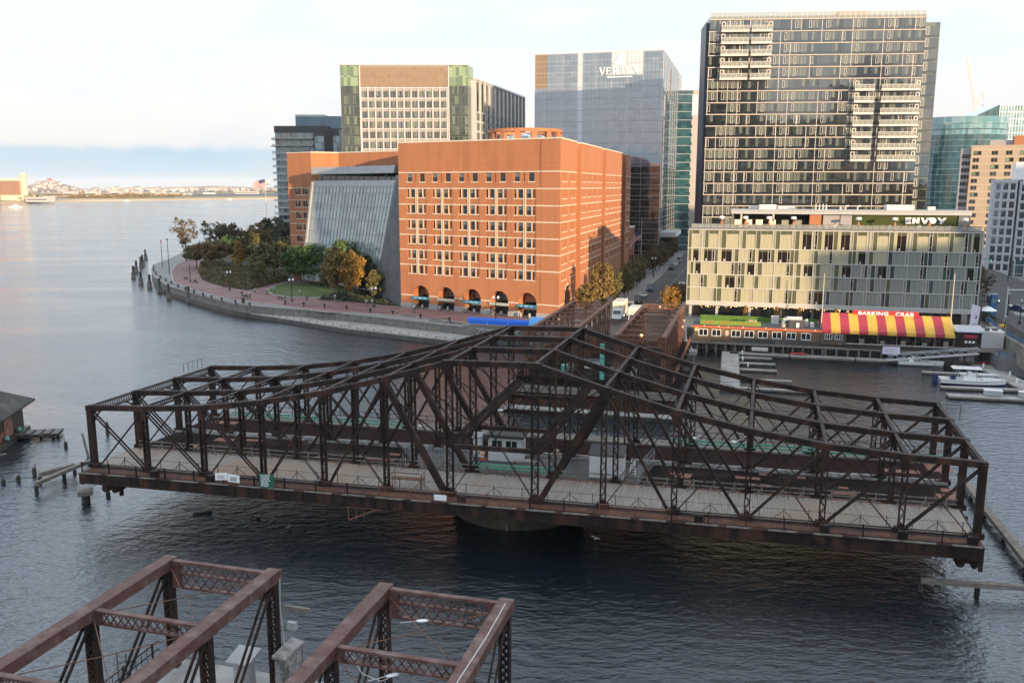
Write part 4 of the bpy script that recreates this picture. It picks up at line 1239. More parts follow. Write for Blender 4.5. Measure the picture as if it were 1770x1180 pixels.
for xa, xb in zip(xs[0::2], xs[1::2]): FA.box(mb, xa, xb, .004, .09, Z(6.35), Z(6.62))
FA.box(mb, -.1, CW + .1, -1.0, .12, CH, CH + .32)
mb.build('stone_trim', 'limestone', ch)
for s_ in SEG:
    mb = MB(); FB.box(mb, s_[0], s_[1], -1.0, .12, CH, CH + .32); mb.build('coping', 'limestone', ch)
mb = MB()
for c in cen:                        # arch rings
    ap = arch_pts(c, AW, Z(AS)); ao = arch_pts(c, AW + .7, Z(AS))
    for k in range(NA):
        P = [FA.pt(ap[k][0], .06, ap[k][1]), FA.pt(ap[k + 1][0], .06, ap[k + 1][1]), FA.pt(ao[k + 1][0], .06, ao[k + 1][1]), FA.pt(ao[k][0], .06, ao[k][1])]
        mb.face(P[::-1])
        mb.face([FA.pt(ao[k][0], .06, ao[k][1]), FA.pt(ao[k + 1][0], .06, ao[k + 1][1]), FA.pt(ao[k + 1][0], 0, ao[k + 1][1]), FA.pt(ao[k][0], 0, ao[k][1])])
mb.build('arch_ring', 'brick', ch)
mb = MB()
for x in [2.2 + 7.77 * k + 6.55 for k in range(4)] + [1.0, 41.8]: FA.box(mb, x, x + .07, .004, .012, Z(38), CH - .3)
FA.box(mb, 40.9, 41.0, .145, .16, Z(6.8), CH - .2)
for z in (39.2, 41.6): FA.box(mb, .1, CW - .1, .002, .008, Z(z), Z(z) + .05)
mb.build('control_joint', 'brick_joint', ch)
mb = MB()
xs2 = [0] + [v for c in cen for v in (c - AW / 2, c + AW / 2)] + [CW]
for xa, xb in zip(xs2[0::2], xs2[1::2]): FA.box(mb, xa - .05, xb + .05, -2.0, .18, 0, 1.25)
mb.build('granite_base', 'granite', ch)
# inside the arches: dark glazing, warm back wall pieces, sign awnings
for k, c in enumerate(cen):
    mb = MB(); FA.box(mb, c - AW / 2 - .2, c + AW / 2 + .2, -DEEP - .4, -DEEP - .1, 0, Z(AS) + AW / 2 + .3); g_ = mb.build('arch_glazing', 'win_dark', ch)
    mb = MB()
    for q in (-1.2, 1.2): FA.box(mb, c + q - .06, c + q + .06, -DEEP - .1, -DEEP - .02, 0, Z(AS) + 2.0)
    for z in (2.4, 3.3, 5.0): FA.box(mb, c - AW / 2, c + AW / 2, -DEEP - .1, -DEEP - .03, z, z + .12)
    mb.build('mullion', 'win_frame', g_)
    if k in (0, 2, 4):
        mb = MB(); FA.box(mb, c - (.3 if k != 4 else 1.9), c + (1.6 if k != 4 else 2.3), -DEEP - .09, -DEEP + .25, 3.45, 4.95 + (.6 if k == 4 else 0)); mb.build('back_panel', 'brick', ch)
    if k in (1, 2, 4):
        mb = MB(); FA.box(mb, c - 2.2 + .6 * (k == 2), c + 2.2, -DEEP + .02, -DEEP + .3, 1.55, 2.35); mb.build('counter', 'copper' if k == 1 else 'limestone', ch)
    blue = k in (0, 2, 4)
    mb = MB(); FA.box(mb, c - AW / 2 - .12, c + AW / 2 + .05, -.25, .32, Z(5.55), Z(6.2)); aw = mb.build('sign_awning', 'awning_blue' if blue else 'awning_pale', ch)
    if blue:
        for x0, x1 in ((-1.7, -.9), (-.6, .75), (1.0, 1.95)):
            mb = MB(); n_ = int((x1 - x0) / .2)
            for j in range(n_): FA.box(mb, c + x0 + j * .2, c + x0 + j * .2 + .12, .325, .34, Z(5.72), Z(5.72) + .26 + .06 * ((j * 7 + k) % 3))
            mb.build('sign_lettering', 'cyan_text', aw)
    for q in (-1.2, 1.2):
        tb = thing('bollard', ('first', 'second', 'third', 'fourth', 'fifth')[k] + ' brick arch from the left, ' + ('left' if q < 0 else 'right') + ' pale round-topped stone bollard before it', 'bollard', FA.pt(c + q, 1.1, 0) + Vector((CL.x, CL.y, G)), 0, 'stone bollards before the arches')
        mb = MB(); mb.lathe([(.30, 0), (.30, .95), (.24, 1.1), (.10, 1.2)], n=12); mb.build('post', 'granite', tb, smooth=True)
        mb = MB(); mb.lathe([(.36, .0), (.36, .12)], n=12); mb.build('base_ring', 'grey_dark', tb)
# street side of the courthouse: three big panels between deep grooves
SEG = [(0, 19.4), (24.9, 57.4), (63.0, 98.2), (106, 118)]
holesB = []; placeB = []
for s0, s1 in SEG:
    n_ = max(1, int((s1 - s0) / 8.0)); stp = (s1 - s0) / n_
    for k in range(n_):
        c = s0 + stp * (k + .5)
        for zt in BANDS:
            for x in (c - 2.6, c - 1.1, c + .6, c + 1.9):
                holesB.append((x, x + .85, Z(zt) - 2.05, Z(zt) - .02)); placeB.append((x, Z(zt) - 2.05, .85, 2.03))
mb = MB()
cB, wB = 9.0, 6.4
for s0, s1 in SEG:
    hb = [h for h in holesB if s0 <= h[0] < s1]
    if s0 == 0:
        FB.wall(mb, s0, s1, Z(11.5), CH, hb, .3)
        ap = arch_pts(cB, wB, Z(7.2))
        mb.face([FB.pt(0, 0, 0), FB.pt(cB - wB / 2, 0, 0), FB.pt(cB - wB / 2, 0, Z(11.5)), FB.pt(0, 0, Z(11.5))])
        mb.face([FB.pt(cB + wB / 2, 0, 0), FB.pt(s1, 0, 0), FB.pt(s1, 0, Z(11.5)), FB.pt(cB + wB / 2, 0, Z(11.5))])
        for (xa, za), (xb, zb) in zip(ap, ap[1:]):
            mb.face([FB.pt(xa, 0, za), FB.pt(xb, 0, zb), FB.pt(xb, 0, Z(11.5)), FB.pt(xa, 0, Z(11.5))])
            mb.face([FB.pt(xa, 0, za), FB.pt(xa, -1.6, za), FB.pt(xb, -1.6, zb), FB.pt(xb, 0, zb)])
        for xx, s_ in ((cB - wB / 2, 1), (cB + wB / 2, -1)):
            q = [FB.pt(xx, 0, 0), FB.pt(xx, -1.6, 0), FB.pt(xx, -1.6, Z(7.2)), FB.pt(xx, 0, Z(7.2))]; mb.face(q if s_ < 0 else q[::-1])
    else: FB.wall(mb, s0, s1, 0, CH, hb, .3)
    mb.face([FB.pt(s1, 0, 0), FB.pt(s1, -2.5, 0), FB.pt(s1, -2.5, CH), FB.pt(s1, 0, CH)])
    if s0: mb.face([FB.pt(s0, -2.5, 0), FB.pt(s0, 0, 0), FB.pt(s0, 0, CH), FB.pt(s0, -2.5, CH)])
for (a0, a1), (b0_, b1_) in zip(SEG, SEG[1:]): mb.face([FB.pt(a1, -2.5, 0), FB.pt(b0_, -2.5, 0), FB.pt(b0_, -2.5, CH), FB.pt(a1, -2.5, CH)])
mb.build('side_wall', 'brick', ch)
for x, z, w_, h in placeB: PW.put(wtemplate(w_, h), FB, x, -.26, z, key=1 + x)
PW.done()
mb = MB()
for s0, s1 in SEG:
    for z in BANDS: FB.box(mb, s0 + .02, s1 - .02, .003, .06, Z(z) + .02, Z(z) + .24)
    for (x0, x1, z0, z1) in [h for h in holesB if s0 <= h[0] < s1][::1]:
        FB.box(mb, x0 - .15, x1 + .15, .004, .12, z0 - .2, z0 - .01)
FB.box(mb, .1, cB - wB / 2, .003, .08, Z(6.35), Z(6.6)); FB.box(mb, cB + wB / 2, 19.3, .003, .08, Z(6.35), Z(6.6))
mb.build('side_trim', 'limestone', ch)
mb = MB(); ap = arch_pts(cB, wB, Z(7.2)); ao = arch_pts(cB, wB + 1.0, Z(7.2))
for k in range(NA): mb.face([FB.pt(ap[k][0], .07, ap[k][1]), FB.pt(ap[k + 1][0], .07, ap[k + 1][1]), FB.pt(ao[k + 1][0], .07, ao[k + 1][1]), FB.pt(ao[k][0], .07, ao[k][1])][::-1])
mb.build('arch_ring', 'limestone', ch)
mb = MB(); FB.box(mb, cB - 3.3, cB + 3.3, -1.9, -1.62, 0, Z(10.6)); mb.build('arch_glazing', 'win_mid', ch)
# roof, back walls, L-shaped wing behind, rotunda ring
bk = FB.pt(118, 0, 0); b2 = bk + FA.u * -40
mb = MB()
roofp = [FA.pt(.4, -.4, 0), FA.pt(CW - 2.8, -.4, 0), FB.pt(118, -2.8, 0), b2, Vector(lc((-24, 270))) .to_3d()]
mb.prism([(p.x, p.y) for p in roofp], CH - 1.6, CH - .9)
mb.build('roof', 'roof_white', ch)
mb = MB()
pp = [FA.pt(0, 0, 0), Vector(lc((-33, 262))).to_3d(), b2, bk]
for p, q in zip(pp, pp[1:]): mb.face([q, p, p + Vector((0, 0, CH)), q + Vector((0, 0, CH))][::-1]); mb.face([(q.x, q.y, CH), (p.x, p.y, CH), (p.x, p.y, 0), (q.x, q.y, 0)])
mb.build('rear_wall', 'brick', ch)
rc = atY(908, 235, 236)
rot_c = Vector((rc.x - CL.x, rc.y - CL.y, 0))
mb = MB(); rr_ = 9.2
for k in range(14):
    a = 2 * math.pi * k / 14; mb.rbox((rot_c.x + rr_ * math.cos(a), rot_c.y + rr_ * math.sin(a), CH - 1), (.9, 1.4, 4.2), a)
n_ = 48
for k in range(n_):
    a0, a1 = 2 * math.pi * k / n_, 2 * math.pi * (k + 1) / n_
    P = lambda r, a, z: (rot_c.x + r * math.cos(a), rot_c.y + r * math.sin(a), z)
    mb.hexa([P(rr_ - .6, a0, CH + 3.2), P(rr_ + .6, a0, CH + 3.2), P(rr_ + .6, a1, CH + 3.2), P(rr_ - .6, a1, CH + 3.2), P(rr_ - .6, a0, CH + 4.0), P(rr_ + .7, a0, CH + 4.0), P(rr_ + .7, a1, CH + 4.0), P(rr_ - .6, a1, CH + 4.0)])
mb.build('rotunda', 'brick', ch)
mb = MB(); mb.lathe([(7.6, CH - 1), (7.6, CH + .4), (5.2, CH + 2.3), (.3, CH + 3.1)], rot_c, 20); dm = mb.build('dome_glass', 'cone_glass', ch)
mb = MB()
for k in range(20):
    a = 2 * math.pi * k / 20
    mb.path([(rot_c.x + r * math.cos(a), rot_c.y + r * math.sin(a), z) for r, z in ((7.65, CH + .4), (5.25, CH + 2.33), (.3, CH + 3.13))], .08, 4)
mb.build('dome_rib', 'alu', dm)
# wing behind the glass cone
WP = [lc(p) for p in ((-76.0, 300.0), (-73.9, 291), (-64.6, 284.5), (-56.5, 288.5), (-33.5, 274), (-20, 300))]
WF = [Fr(WP[k], (WP[k + 1][0] - WP[k][0], WP[k + 1][1] - WP[k][1])) for k in range(1, 4)]
WL = [math.hypot(WP[k + 1][0] - WP[k][0], WP[k + 1][1] - WP[k][1]) for k in range(1, 4)]
mb = MB(); hw = []
for z in (33.3, 29.4, 25.6, 21.8, 18, 14.2, 10.4):
    for x in (3.4, 4.7, 7.0, 8.3): hw.append((x, x + 1.05, Z(z) - 2.0, Z(z)))
WF[0].wall(mb, 0, WL[0], 0, CH, hw, .3)
h2 = [(x, x + .95, Z(38.4), Z(40.6)) for x in (3.5, 7.7, 11.9, 16.2, 20.6, 24.6)]
WF[1].wall(mb, 0, WL[1], 0, CH, [], .3); WF[2].wall(mb, 0, WL[2], 0, CH, h2, .3)
for k in (0, 4): mb.face([(*WP[k], 0), (*WP[k + 1], 0), (*WP[k + 1], CH), (*WP[k], CH)])
mb.face([(*p, CH - .8) for p in WP])
mb.build('wing_wall', 'brick', ch)
PW2 = Parts(ch, 'wing_window', ['win_dark', 'win_frame', 'apt_blind'])
for h in hw: PW2.put(wtemplate(1.05, 2.0), WF[0], h[0], -.26, h[2])
for h in h2: PW2.put(wtemplate(.95, 2.2), WF[2], h[0], -.26, h[2])
PW2.done()
mb = MB()
for k in range(3): WF[k].box(mb, 0, WL[k], -.5, .1, CH, CH + .3)
mb.build('coping', 'limestone', ch); mb = MB()
for z in (33.3, 29.4, 25.6, 21.8, 18, 14.2): WF[0].box(mb, 0, WL[0], .003, .06, Z(z) + .02, Z(z) + .2); WF[0].box(mb, 3.2, 9.6, .003, .1, Z(z) - 2.2, Z(z) - 2.01)
mb.build('wing_trim', 'limestone', ch)
# leaning glass wall, grey flank wall and metal hood
gtl, gtr = atY(541, 312, 274), atY(683, 312, 243)
gbl, gbr = atY(521, 470, 277), atY(646, 500, 243)
V_ = lambda p: Vector((p.x - CL.x, p.y - CL.y, p.z - G))
gtl, gtr, gbl, gbr = V_(gtl), V_(gtr), V_(gbl), V_(gbr)
gbl.z = gbr.z = 0.0
gtl.z = gtr.z = (gtl.z + gtr.z) / 2
NR, NCc = 9, 24
def gp(u, v, off=0.0):
    lo = gbl.lerp(gbr, u); hi = gtl.lerp(gtr, u)
    bow = Vector((-.73, -.68, 0)) * (-3.0 * (1 - (2 * u - 1) ** 2) * .35 + off)
    return lo.lerp(hi, v) + bow
vs = [0, .05, .17, .29, .41, .53, .65, .77, .89, .945]
PG = []
for j in range(1, 9):
    for i in range(8):
        mb = MB()
        for q in range(3):
            u0, u1 = (i * 3 + q) / NCc, (i * 3 + q + 1) / NCc
            mb.face([gp(u0, vs[j]), gp(u1, vs[j]), gp(u1, vs[j + 1]), gp(u0, vs[j + 1])])
        mb.build('glass_pane', 'cone_glass', ch)
mb = MB()
for i in range(NCc + 1):
    wd = .20 if i % 3 == 0 else .06
    for j in range(1, 9): mb.bar(gp(i / NCc, vs[j], .06), gp(i / NCc, vs[j + 1], .06), wd, .14, 0, (-.73, -.68, 0))
for j in range(1, 10):
    for i in range(NCc): mb.bar(gp(i / NCc, vs[j], .06), gp((i + 1) / NCc, vs[j], .06), .12, .2)
mb.build('glazing_frame', 'cone_frame', ch)
mb = MB()
for i in range(12):
    u0, u1 = i / 12, (i + 1) / 12
    mb.face([gp(u0, .945, .05), gp(u1, .945, .05), gp(u1, 1.0, .05), gp(u0, 1.0, .05)])
    mb.face([gp(u0, 1.0, .05), gp(u1, 1.0, .05), gp(u1, 1.0, -1.2), gp(u0, 1.0, -1.2)])
mb.face([gp(0, .0, .1), gp(0, .945, .1), gp(0, .945, -2.5), gp(0, .0, -2.5)])
mb.face([gp(0, 1, .05), gp(0, 1, -2.5), gp(0, .9, -2.5), gp(0, .9, .05)])
mb.bar(gp(0, .05, .1), gp(0, .99, .1), .9, .5, 0, (-.73, -.68, 0))
mb.build('parapet_panel', 'cone_metal', ch)
mb = MB()
for i in range(12):
    u0, u1 = i / 12, (i + 1) / 12
    mb.hexa([gp(u0, 1.06, .9), gp(u1, 1.06, .9), gp(u1, 1.06, -7), gp(u0, 1.06, -7), gp(u0, 1.125, .9), gp(u1, 1.125, .9), gp(u1, 1.125, -7), gp(u0, 1.125, -7)])
mb.build('hood', 'cone_metal', ch)
mb = MB()
for i in range(12):
    u0, u1 = i / 12, (i + 1) / 12
    mb.face([gp(u0, .99, -2.2), gp(u1, .99, -2.2), gp(u1, 1.06, -2.2), gp(u0, 1.06, -2.2)])
for i in range(0, 13, 2): mb.bar(gp(i / 12, .99, -1.2), gp(i / 12, 1.06, -1.2), .2, .2)
mb.build('clerestory', 'win_dark', ch)
fl = [gbr + Vector((.2, -.3, 0)), FA.pt(.0, .1, 0), FA.pt(.0, .1, Z(36.6)), gtr + Vector((.3, -.3, 1.4))]
back = Vector((1.2, 2.2, 0))
mb = MB(); mb.hexa([fl[0], fl[1], fl[1] + back, fl[0] + back, fl[3], fl[2], fl[2] + back, fl[3] + back]); fw = mb.build('flank_wall', 'grey_stone', ch)
mb = MB()
for k in range(1, 13):
    p = fl[0].lerp(fl[3], k / 13) ; q = fl[1].lerp(fl[2], k / 13); n_ = Vector((-.93, -.36, 0)) * .02
    mb.bar(p + n_, q + n_, .05, .03)
mb.build('panel_joint', 'grey_dark', fw)
for (u, v) in ((.40, .64), (.56, .64), (.43, .4), (.6, .4), (.95, .64)):
    mb = MB(); mb.lathe([(.02, -.12), (.14, 0), (.02, .12)], gp(u, v, .15), 8); mb.build('lamp', 'int_lamp', ch)

# ------------------------------------------------------------------ generic curtain wall
def grid_cells(parts, fr, xs, zs, temps, key=0.0, b=.02, skip=None, seed=1):
    rr = random.Random(seed)
    for j, z in enumerate(zs):
        for i, x in enumerate(xs):
            if skip and skip(i, j): continue
            parts.put(temps[rr.randrange(len(temps))] if isinstance(temps, list) else temps(i, j, rr), fr, x, b, z, key - z * .001)

# ------------------------------------------------------------------ grid-fronted office tower
o1 = thing('office_tower', 'office tower with a pale window grid, brown louvred crown and green glass corners', 'building', (-66.8, 350, G))
OH = 80.2 - G
FO = Fr((0, 0), (1, 0)); W1 = 49.4
mb = MB(); FO.box(mb, 0, W1, -24, 0, 0, OH); mb.build('core_wall', 'grid_shade', o1)
mb = MB(); FO.box(mb, -.3, W1 + .3, -24.3, .5, OH, OH + 1.0); mb.build('roof', 'alu', o1)
mb = MB(); FO.box(mb, 7.9, 41.9, .05, .35, Z(72.1), OH - .6)
for k in range(24): FO.box(mb, 7.9 + k * 1.42, 7.98 + k * 1.42, .35, .42, Z(72.1), OH - .6)
FO.box(mb, 7.9, 41.9, .35, .43, Z(76.0), Z(76.1))
mb.build('louvre_screen', 'louver', o1)
P1 = Parts(o1, 'window', ['office_glass', 'grid_shade', 'apt_dark', 'apt_blind'])
def otemp(i, j, rr, w_=2.35, h=2.9, n=3):
    key = ('o', i % 3, rr.randrange(4), round(w_, 2))
    if key in WT: return WT[key]
    mb = MB(); k2 = key[2]
    for q in range(n):
        x0, x1 = w_ * q / n + .03, w_ * (q + 1) / n - .03
        mb.box(x0, x1, .0, .05, 0, h, 2 if (q + k2) % 3 == 0 else 0)
        if (q * 2 + k2 + i) % 4 == 0: mb.box(x0 + .05, x1 - .05, -.02, -.005, h * .35, h, 3)
        mb.box(w_ * q / n - .03, w_ * q / n + .03, -.06, 0, 0, h, 1)
    WT[key] = mb; return mb
ox = [8.25 + 2.8 * k for k in range(12)]
oz = [Z(67.6 - 3.86 * k) for k in range(17)]
grid_cells(P1, FO, ox, oz, otemp, b=.06)
P1.done()
mb = MB()
for k in range(13): FO.box(mb, 7.85 + 2.8 * k - .2, 7.85 + 2.8 * k + .24, .07, .5, 0, Z(72.1))
for k in range(18): FO.box(mb, 7.9, 41.9, .07, .44, Z(71.35 - 3.86 * k), Z(71.35 - 3.86 * k) + .42)
FO.box(mb, 7.4, 7.9, .05, .7, 0, OH); FO.box(mb, 41.9, 42.3, .05, .7, 0, OH)
mb.build('frame_grid', 'grid_frame', o1)
P1b = Parts(o1, 'corner_glazing', ['office_glass', 'olive_glass', 'apt_dark', 'win_mid'])
def ctemp(top):  # two top storeys take a paler green, sunlight put into the glass tint
    key = ('c', top)
    if key in WT: return WT[key]
    mb = MB()
    for q in range(6): mb.box(q * 1.2, q * 1.2 + 1.14, 0, .05, .9, 3.8, 1 if top else (0 if q % 3 else 3))
    mb.box(0, 7.2, 0, .04, 0, .86, 1 if top else 3)
    WT[key] = mb; return mb
for k in range(20):
    z = Z(76.3 - 3.86 * k)
    if z < 0: break
    P1b.put(ctemp(k < 2), FO, .1, .06, z, -z); P1b.put(ctemp(k < 2), FO, 42.4, .06, z, -z)
FOs = Fr((W1, 0), (AV.x, AV.y))
for k in range(20):
    z = Z(76.3 - 3.86 * k)
    if z < 0: break
    P1b.put(ctemp(k < 2), FOs, .2, .05, z, -z + 50)
P1b.done()
# its lower side block with vertical fins
FS = Fr((52.0, 4), (AV.x * 1.0, AV.y)); SH = Z(75.3)
mb = MB(); FS.box(mb, 0, 78, -30, 0, 0, SH); FS.box(mb, -.3, 78.2, -.6, .5, SH, SH + .7); mb.build('side_block', 'alu', o1)
P1c = Parts(o1, 'side_window', ['office_glass', 'apt_dark', 'alu'])
st = MB(); st.box(.5, 5.9, 0, .05, .5, 3.5, 0); st.box(3.0, 3.15, -.05, 0, .5, 3.5, 2)
st2 = MB(); st2.box(.9, 5.4, 0, .05, 0, 11.3, 0)
for k in range(12):
    P1c.put(st2, FS, k * 6.4 + .6, .04, Z(63.4), 0)
    for j in range(15): P1c.put(st, FS, k * 6.4 + .6, .04, Z(59.4 - 3.86 * j), 1 + j)
P1c.done()
mb = MB()
for k in range(13): FS.box(mb, k * 6.4 + .35, k * 6.4 + .75, .05, .6, 0, SH)
mb.build('fin', 'grid_frame', o1)

# ------------------------------------------------------------------ pale glass tower with a triangle sign
V0 = Vector((57.2, 341.0, 0)); V1 = Vector((9.0, 353, 0))
gt = thing('glass_tower', 'pale blue glass office tower with a white triangle sign and lettering on its crown', 'building', (V1.x, V1.y, G))
FV = Fr((0, 0), (V0.x - V1.x, V0.y - V1.y)); VW = (V0 - V1).length; VH = Z(84.4)
FVs = Fr((V0.x - V1.x, V0.y - V1.y), (AV.x, AV.y))
mb = MB(); mb.prism([(p.x, p.y) for p in (FV.pt(0, -.1, 0), FV.pt(VW - .1, -.1, 0), FVs.pt(84, -.1, 0), FVs.pt(84, -50, 0))], 0, VH - .5); mb.build('core_wall', 'condo_dark', gt)
PV = Parts(gt, 'glazing', ['vertex_glass', 'vertex_low', 'alu', 'louver', 'pale_wall'])
vx = [0, 4.9, 11.2, 17.0, 19.0, 24.0, 30.1, 36.2, 42.2, VW]
NF = 19; fh = VH / NF
def vtemp(w_, m, spand, blind=0):
    key = ('v', round(w_, 1), m, spand, blind)
    if key in WT: return WT[key]
    mb = MB(); n_ = max(1, int(round(w_ / 1.5)))
    for q in range(n_):
        x0, x1 = w_ * q / n_ + .03, w_ * (q + 1) / n_ - .03
        mb.box(x0, x1, 0, .06, 1.5, fh - .08, m); mb.box(x0, x1, 0, .06, .08, 1.45, spand)
    mb.box(0, w_, -.05, .0, fh - .09, fh, 2); mb.box(0, w_, -.05, .0, 1.43, 1.52, 2)
    if blind:
        for q in range(n_):
            if (q * 3 + blind) % 4 == 0: mb.box(w_ * q / n_ + .1, w_ * (q + 1) / n_ - .1, -.02, -.005, 2.2, fh - .1, 4)
    for x in (0, w_): mb.box(x - .06, x + .06, -.14, .0, 0, fh, 2)
    WT[key] = mb; return mb
vr = random.Random(2)
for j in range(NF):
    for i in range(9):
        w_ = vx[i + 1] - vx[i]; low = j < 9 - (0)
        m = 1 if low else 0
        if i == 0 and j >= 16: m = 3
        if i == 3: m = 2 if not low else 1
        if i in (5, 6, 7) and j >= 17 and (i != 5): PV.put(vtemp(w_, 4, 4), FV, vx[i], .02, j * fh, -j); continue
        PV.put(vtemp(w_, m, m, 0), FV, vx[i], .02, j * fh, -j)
for j in range(NF):
    for i in range(9):
        a0, a1 = (0, 4) if i == 0 else (4 + (i - 1) * 10, 4 + i * 10)
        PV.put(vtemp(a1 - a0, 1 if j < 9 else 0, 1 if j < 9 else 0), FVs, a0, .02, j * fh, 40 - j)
PV.done()
mb = MB(); FV.box(mb, 0, VW, -.6, .1, VH, VH + .5); FVs.box(mb, 0, 84, -.6, .1, VH, VH + .5); mb.build('parapet', 'alu', gt)
mb = MB(); FVs.box(mb, 30, 33, .03, .2, Z(71), Z(81)); mb.build('louvre', 'louver', gt)
mb = MB(); tri = [FV.pt(30.6, .35, Z(79.4)), FV.pt(35.6, .35, Z(79.4)), FV.pt(33.1, .35, Z(83.9))]; tb_ = [FV.pt(30.6, .05, Z(79.4)), FV.pt(35.6, .05, Z(79.4)), FV.pt(33.1, .05, Z(83.9))]
mb.face(tri)
for k in range(3): mb.face([tb_[k], tb_[(k + 1) % 3], tri[(k + 1) % 3], tri[k]])
mb.build('triangle_sign', 'white_bright', gt)
def strokes(fr, parent, x, z, h, segs, name, m, b0=.06, b1=.38):
    mb = MB()
    for (ax, az, bx, bz, t_) in segs:
        p = fr.pt(x + ax * h, (b0 + b1) / 2, z + az * h); q = fr.pt(x + bx * h, (b0 + b1) / 2, z + bz * h)
        mb.bar(p, q, t_ * h, b1 - b0, 0, fr.n)
    mb.build(name, m, parent)
S1, S2, SF = .17, .085, .07
LET = {'V': [(.10, .97, .42, .02, S1), (.76, .97, .45, .02, S2), (0, .97, .26, .97, SF), (.62, .97, .88, .97, SF)],
       'E': [(.12, 0, .12, 1, S1), (0, .97, .62, .97, SF), (0, .03, .66, .03, SF), (.12, .52, .50, .52, SF), (.62, .97, .62, .78, SF), (.66, .03, .66, .24, SF), (.50, .42, .50, .62, SF)],
       'R': [(.14, 0, .14, 1, S1), (0, .97, .46, .97, SF), (.14, .50, .46, .50, SF), (.56, .88, .56, .60, S1 * .9), (.46, .97, .56, .86, S2), (.46, .50, .56, .62, S2), (.36, .5, .70, .03, S1), (0, .03, .30, .03, SF), (.62, .03, .86, .03, SF)],
       'T': [(.38, 0, .38, 1, S1), (0, .97, .76, .97, SF), (.0, .97, .0, .78, SF), (.76, .97, .76, .78, SF), (.22, .03, .54, .03, SF)],
       'X': [(.10, .97, .70, .03, S1), (.70, .97, .10, .03, S2), (0, .97, .24, .97, SF), (.56, .97, .82, .97, SF), (-.02, .03, .24, .03, SF), (.56, .03, .86, .03, SF)]}
x = 25.4
for c_, adv in zip('VERTEX', (2.62, 2.42, 2.6, 2.42, 2.35, 2.3)):
    strokes(FV, gt, x, Z(76.1), 2.65, LET[c_], 'letter', 'white_bright'); x += adv + .08
mb = MB(); FV.box(mb, 28.4, 38.0, .06, .3, Z(75.0), Z(75.35)); mb.build('sign_bar', 'white_bright', gt)
mb = MB(); FVs.box(mb, 2, 26, .3, 6.5, Z(14.5), Z(16.2)); mb.build('canopy', 'alu', gt)

# ------------------------------------------------------------------ slim tower behind it
nt_ = thing('office_tower', 'slim tower with pale stone crown and teal glazing behind the triangle sign tower', 'building', (76.5, 410, G))
FN_ = Fr((-1.5, 0), (1, 0)); FNs = Fr((8.9, 0), (AV.x, AV.y))
mb = MB(); FN_.box(mb, 0, 10.4, -30, 0, 0, Z(77.2)); mb.build('wall', 'grid_shade', nt_)
mb = MB(); FN_.box(mb, 10.8, 13.2, -20, -4, 0, Z(70.0)); mb.build('side_fin', 'grid_shade', nt_)
PN_ = Parts(nt_, 'window', ['teal_glass', 'pale_wall', 'condo_dark'])
tp = MB(); tp.box(.3, 7.0, 0, .05, .5, 2.6, 0); tp.box(0, 7.4, -.02, .05, 2.6, 2.75, 1); tp.box(0, 7.4, -.01, .04, 2.75, 4.3, 0); tp.box(0, 7.4, .0, .03, 0, .45, 2)
for j in range(19): PN_.put(tp, FN_, .4, .06, j * 3.8 + 1, 0)
tq = MB(); tq.box(.2, 2.2, 0, .05, .6, 2.6, 0)
for j in range(19):
    for i in range(6): PN_.put(tq, FNs, .8 + i * 2.8, .04, j * 3.8 + 1, 1)
PN_.done()
mb = MB()
for j in range(20): mb.box(12.0 - 1.55, 13.2 - 1.4, 3.5, 3.98, j * 3.5 + .5, j * 3.5 + 2.1)
mb.build('window_strip', 'olive_glass', nt_)
mb = MB(); FN_.box(mb, 7.5, 10.0, .03, .12, Z(66), Z(75)); mb.build('stone_panel', 'pale_wall', nt_)

# ------------------------------------------------------------------ glass condominium at the harbour edge
cd = thing('condominium', 'dark glass condominium with stacked balconies at the left edge of the skyline', 'building', (-119.8, 450, G))
FC = Fr((0, 0), (1, 0)); CWd = 20.0; CDH = Z(63.9)
mb = MB(); FC.box(mb, .4, CWd, -26, 0, 0, CDH); FC.box(mb, CWd, 33, -20, 2.5, 0, Z(62.2)); mb.build('core_wall', 'condo_dark', cd)
mb = MB(); FC.box(mb, -.2, CWd + 7, -26, .6, CDH - 3.2, CDH); mb.build('crown', 'condo_dark', cd)
mb = MB()
FC.box(mb, 9.2, 24, -18, -6, CDH, Z(70.0)); FC.box(mb, 24.02, 33.5, -18, -4, CDH - 1, Z(69.0)); mb.build('penthouse', 'condo_blue', cd)
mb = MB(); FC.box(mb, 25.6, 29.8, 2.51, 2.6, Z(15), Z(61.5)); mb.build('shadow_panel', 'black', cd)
PC = Parts(cd, 'glazing', ['condo_glass', 'condo_dark', 'apt_dark', 'alu'])
tA = MB(); tA.box(0, 20, 0, .05, .9, 3.2, 0); tA.box(0, 20, -.02, .04, 0, .85, 1)
for q in range(9): tA.box(q * 2.3, q * 2.3 + .1, -.06, 0, .9, 3.2, 3)
for q in (1, 4, 6): tA.box(q * 2.3 + .2, q * 2.3 + 2.2, -.02, -.005, .95, 3.15, 2)
tB = MB(); tB.box(0, 4.6, 0, .05, .1, 3.3, 0)
tB2 = MB(); tB2.box(0, 3.1, 0, .05, .1, 3.3, 0)
nfl = int((CDH - 3.2) / 3.4)
for j in range(nfl + 1):
    PC.put(tA, FC, 0, .05, CDH - 3.2 - 3.4 * (j + 1) + .1, j); PC.put(tB, FC, 20.6, 2.56, CDH - 5.0 - 3.4 * (j + 1), j); PC.put(tB2, FC, 29.85, 2.56, CDH - 5.0 - 3.4 * (j + 1), j)
PC.done()
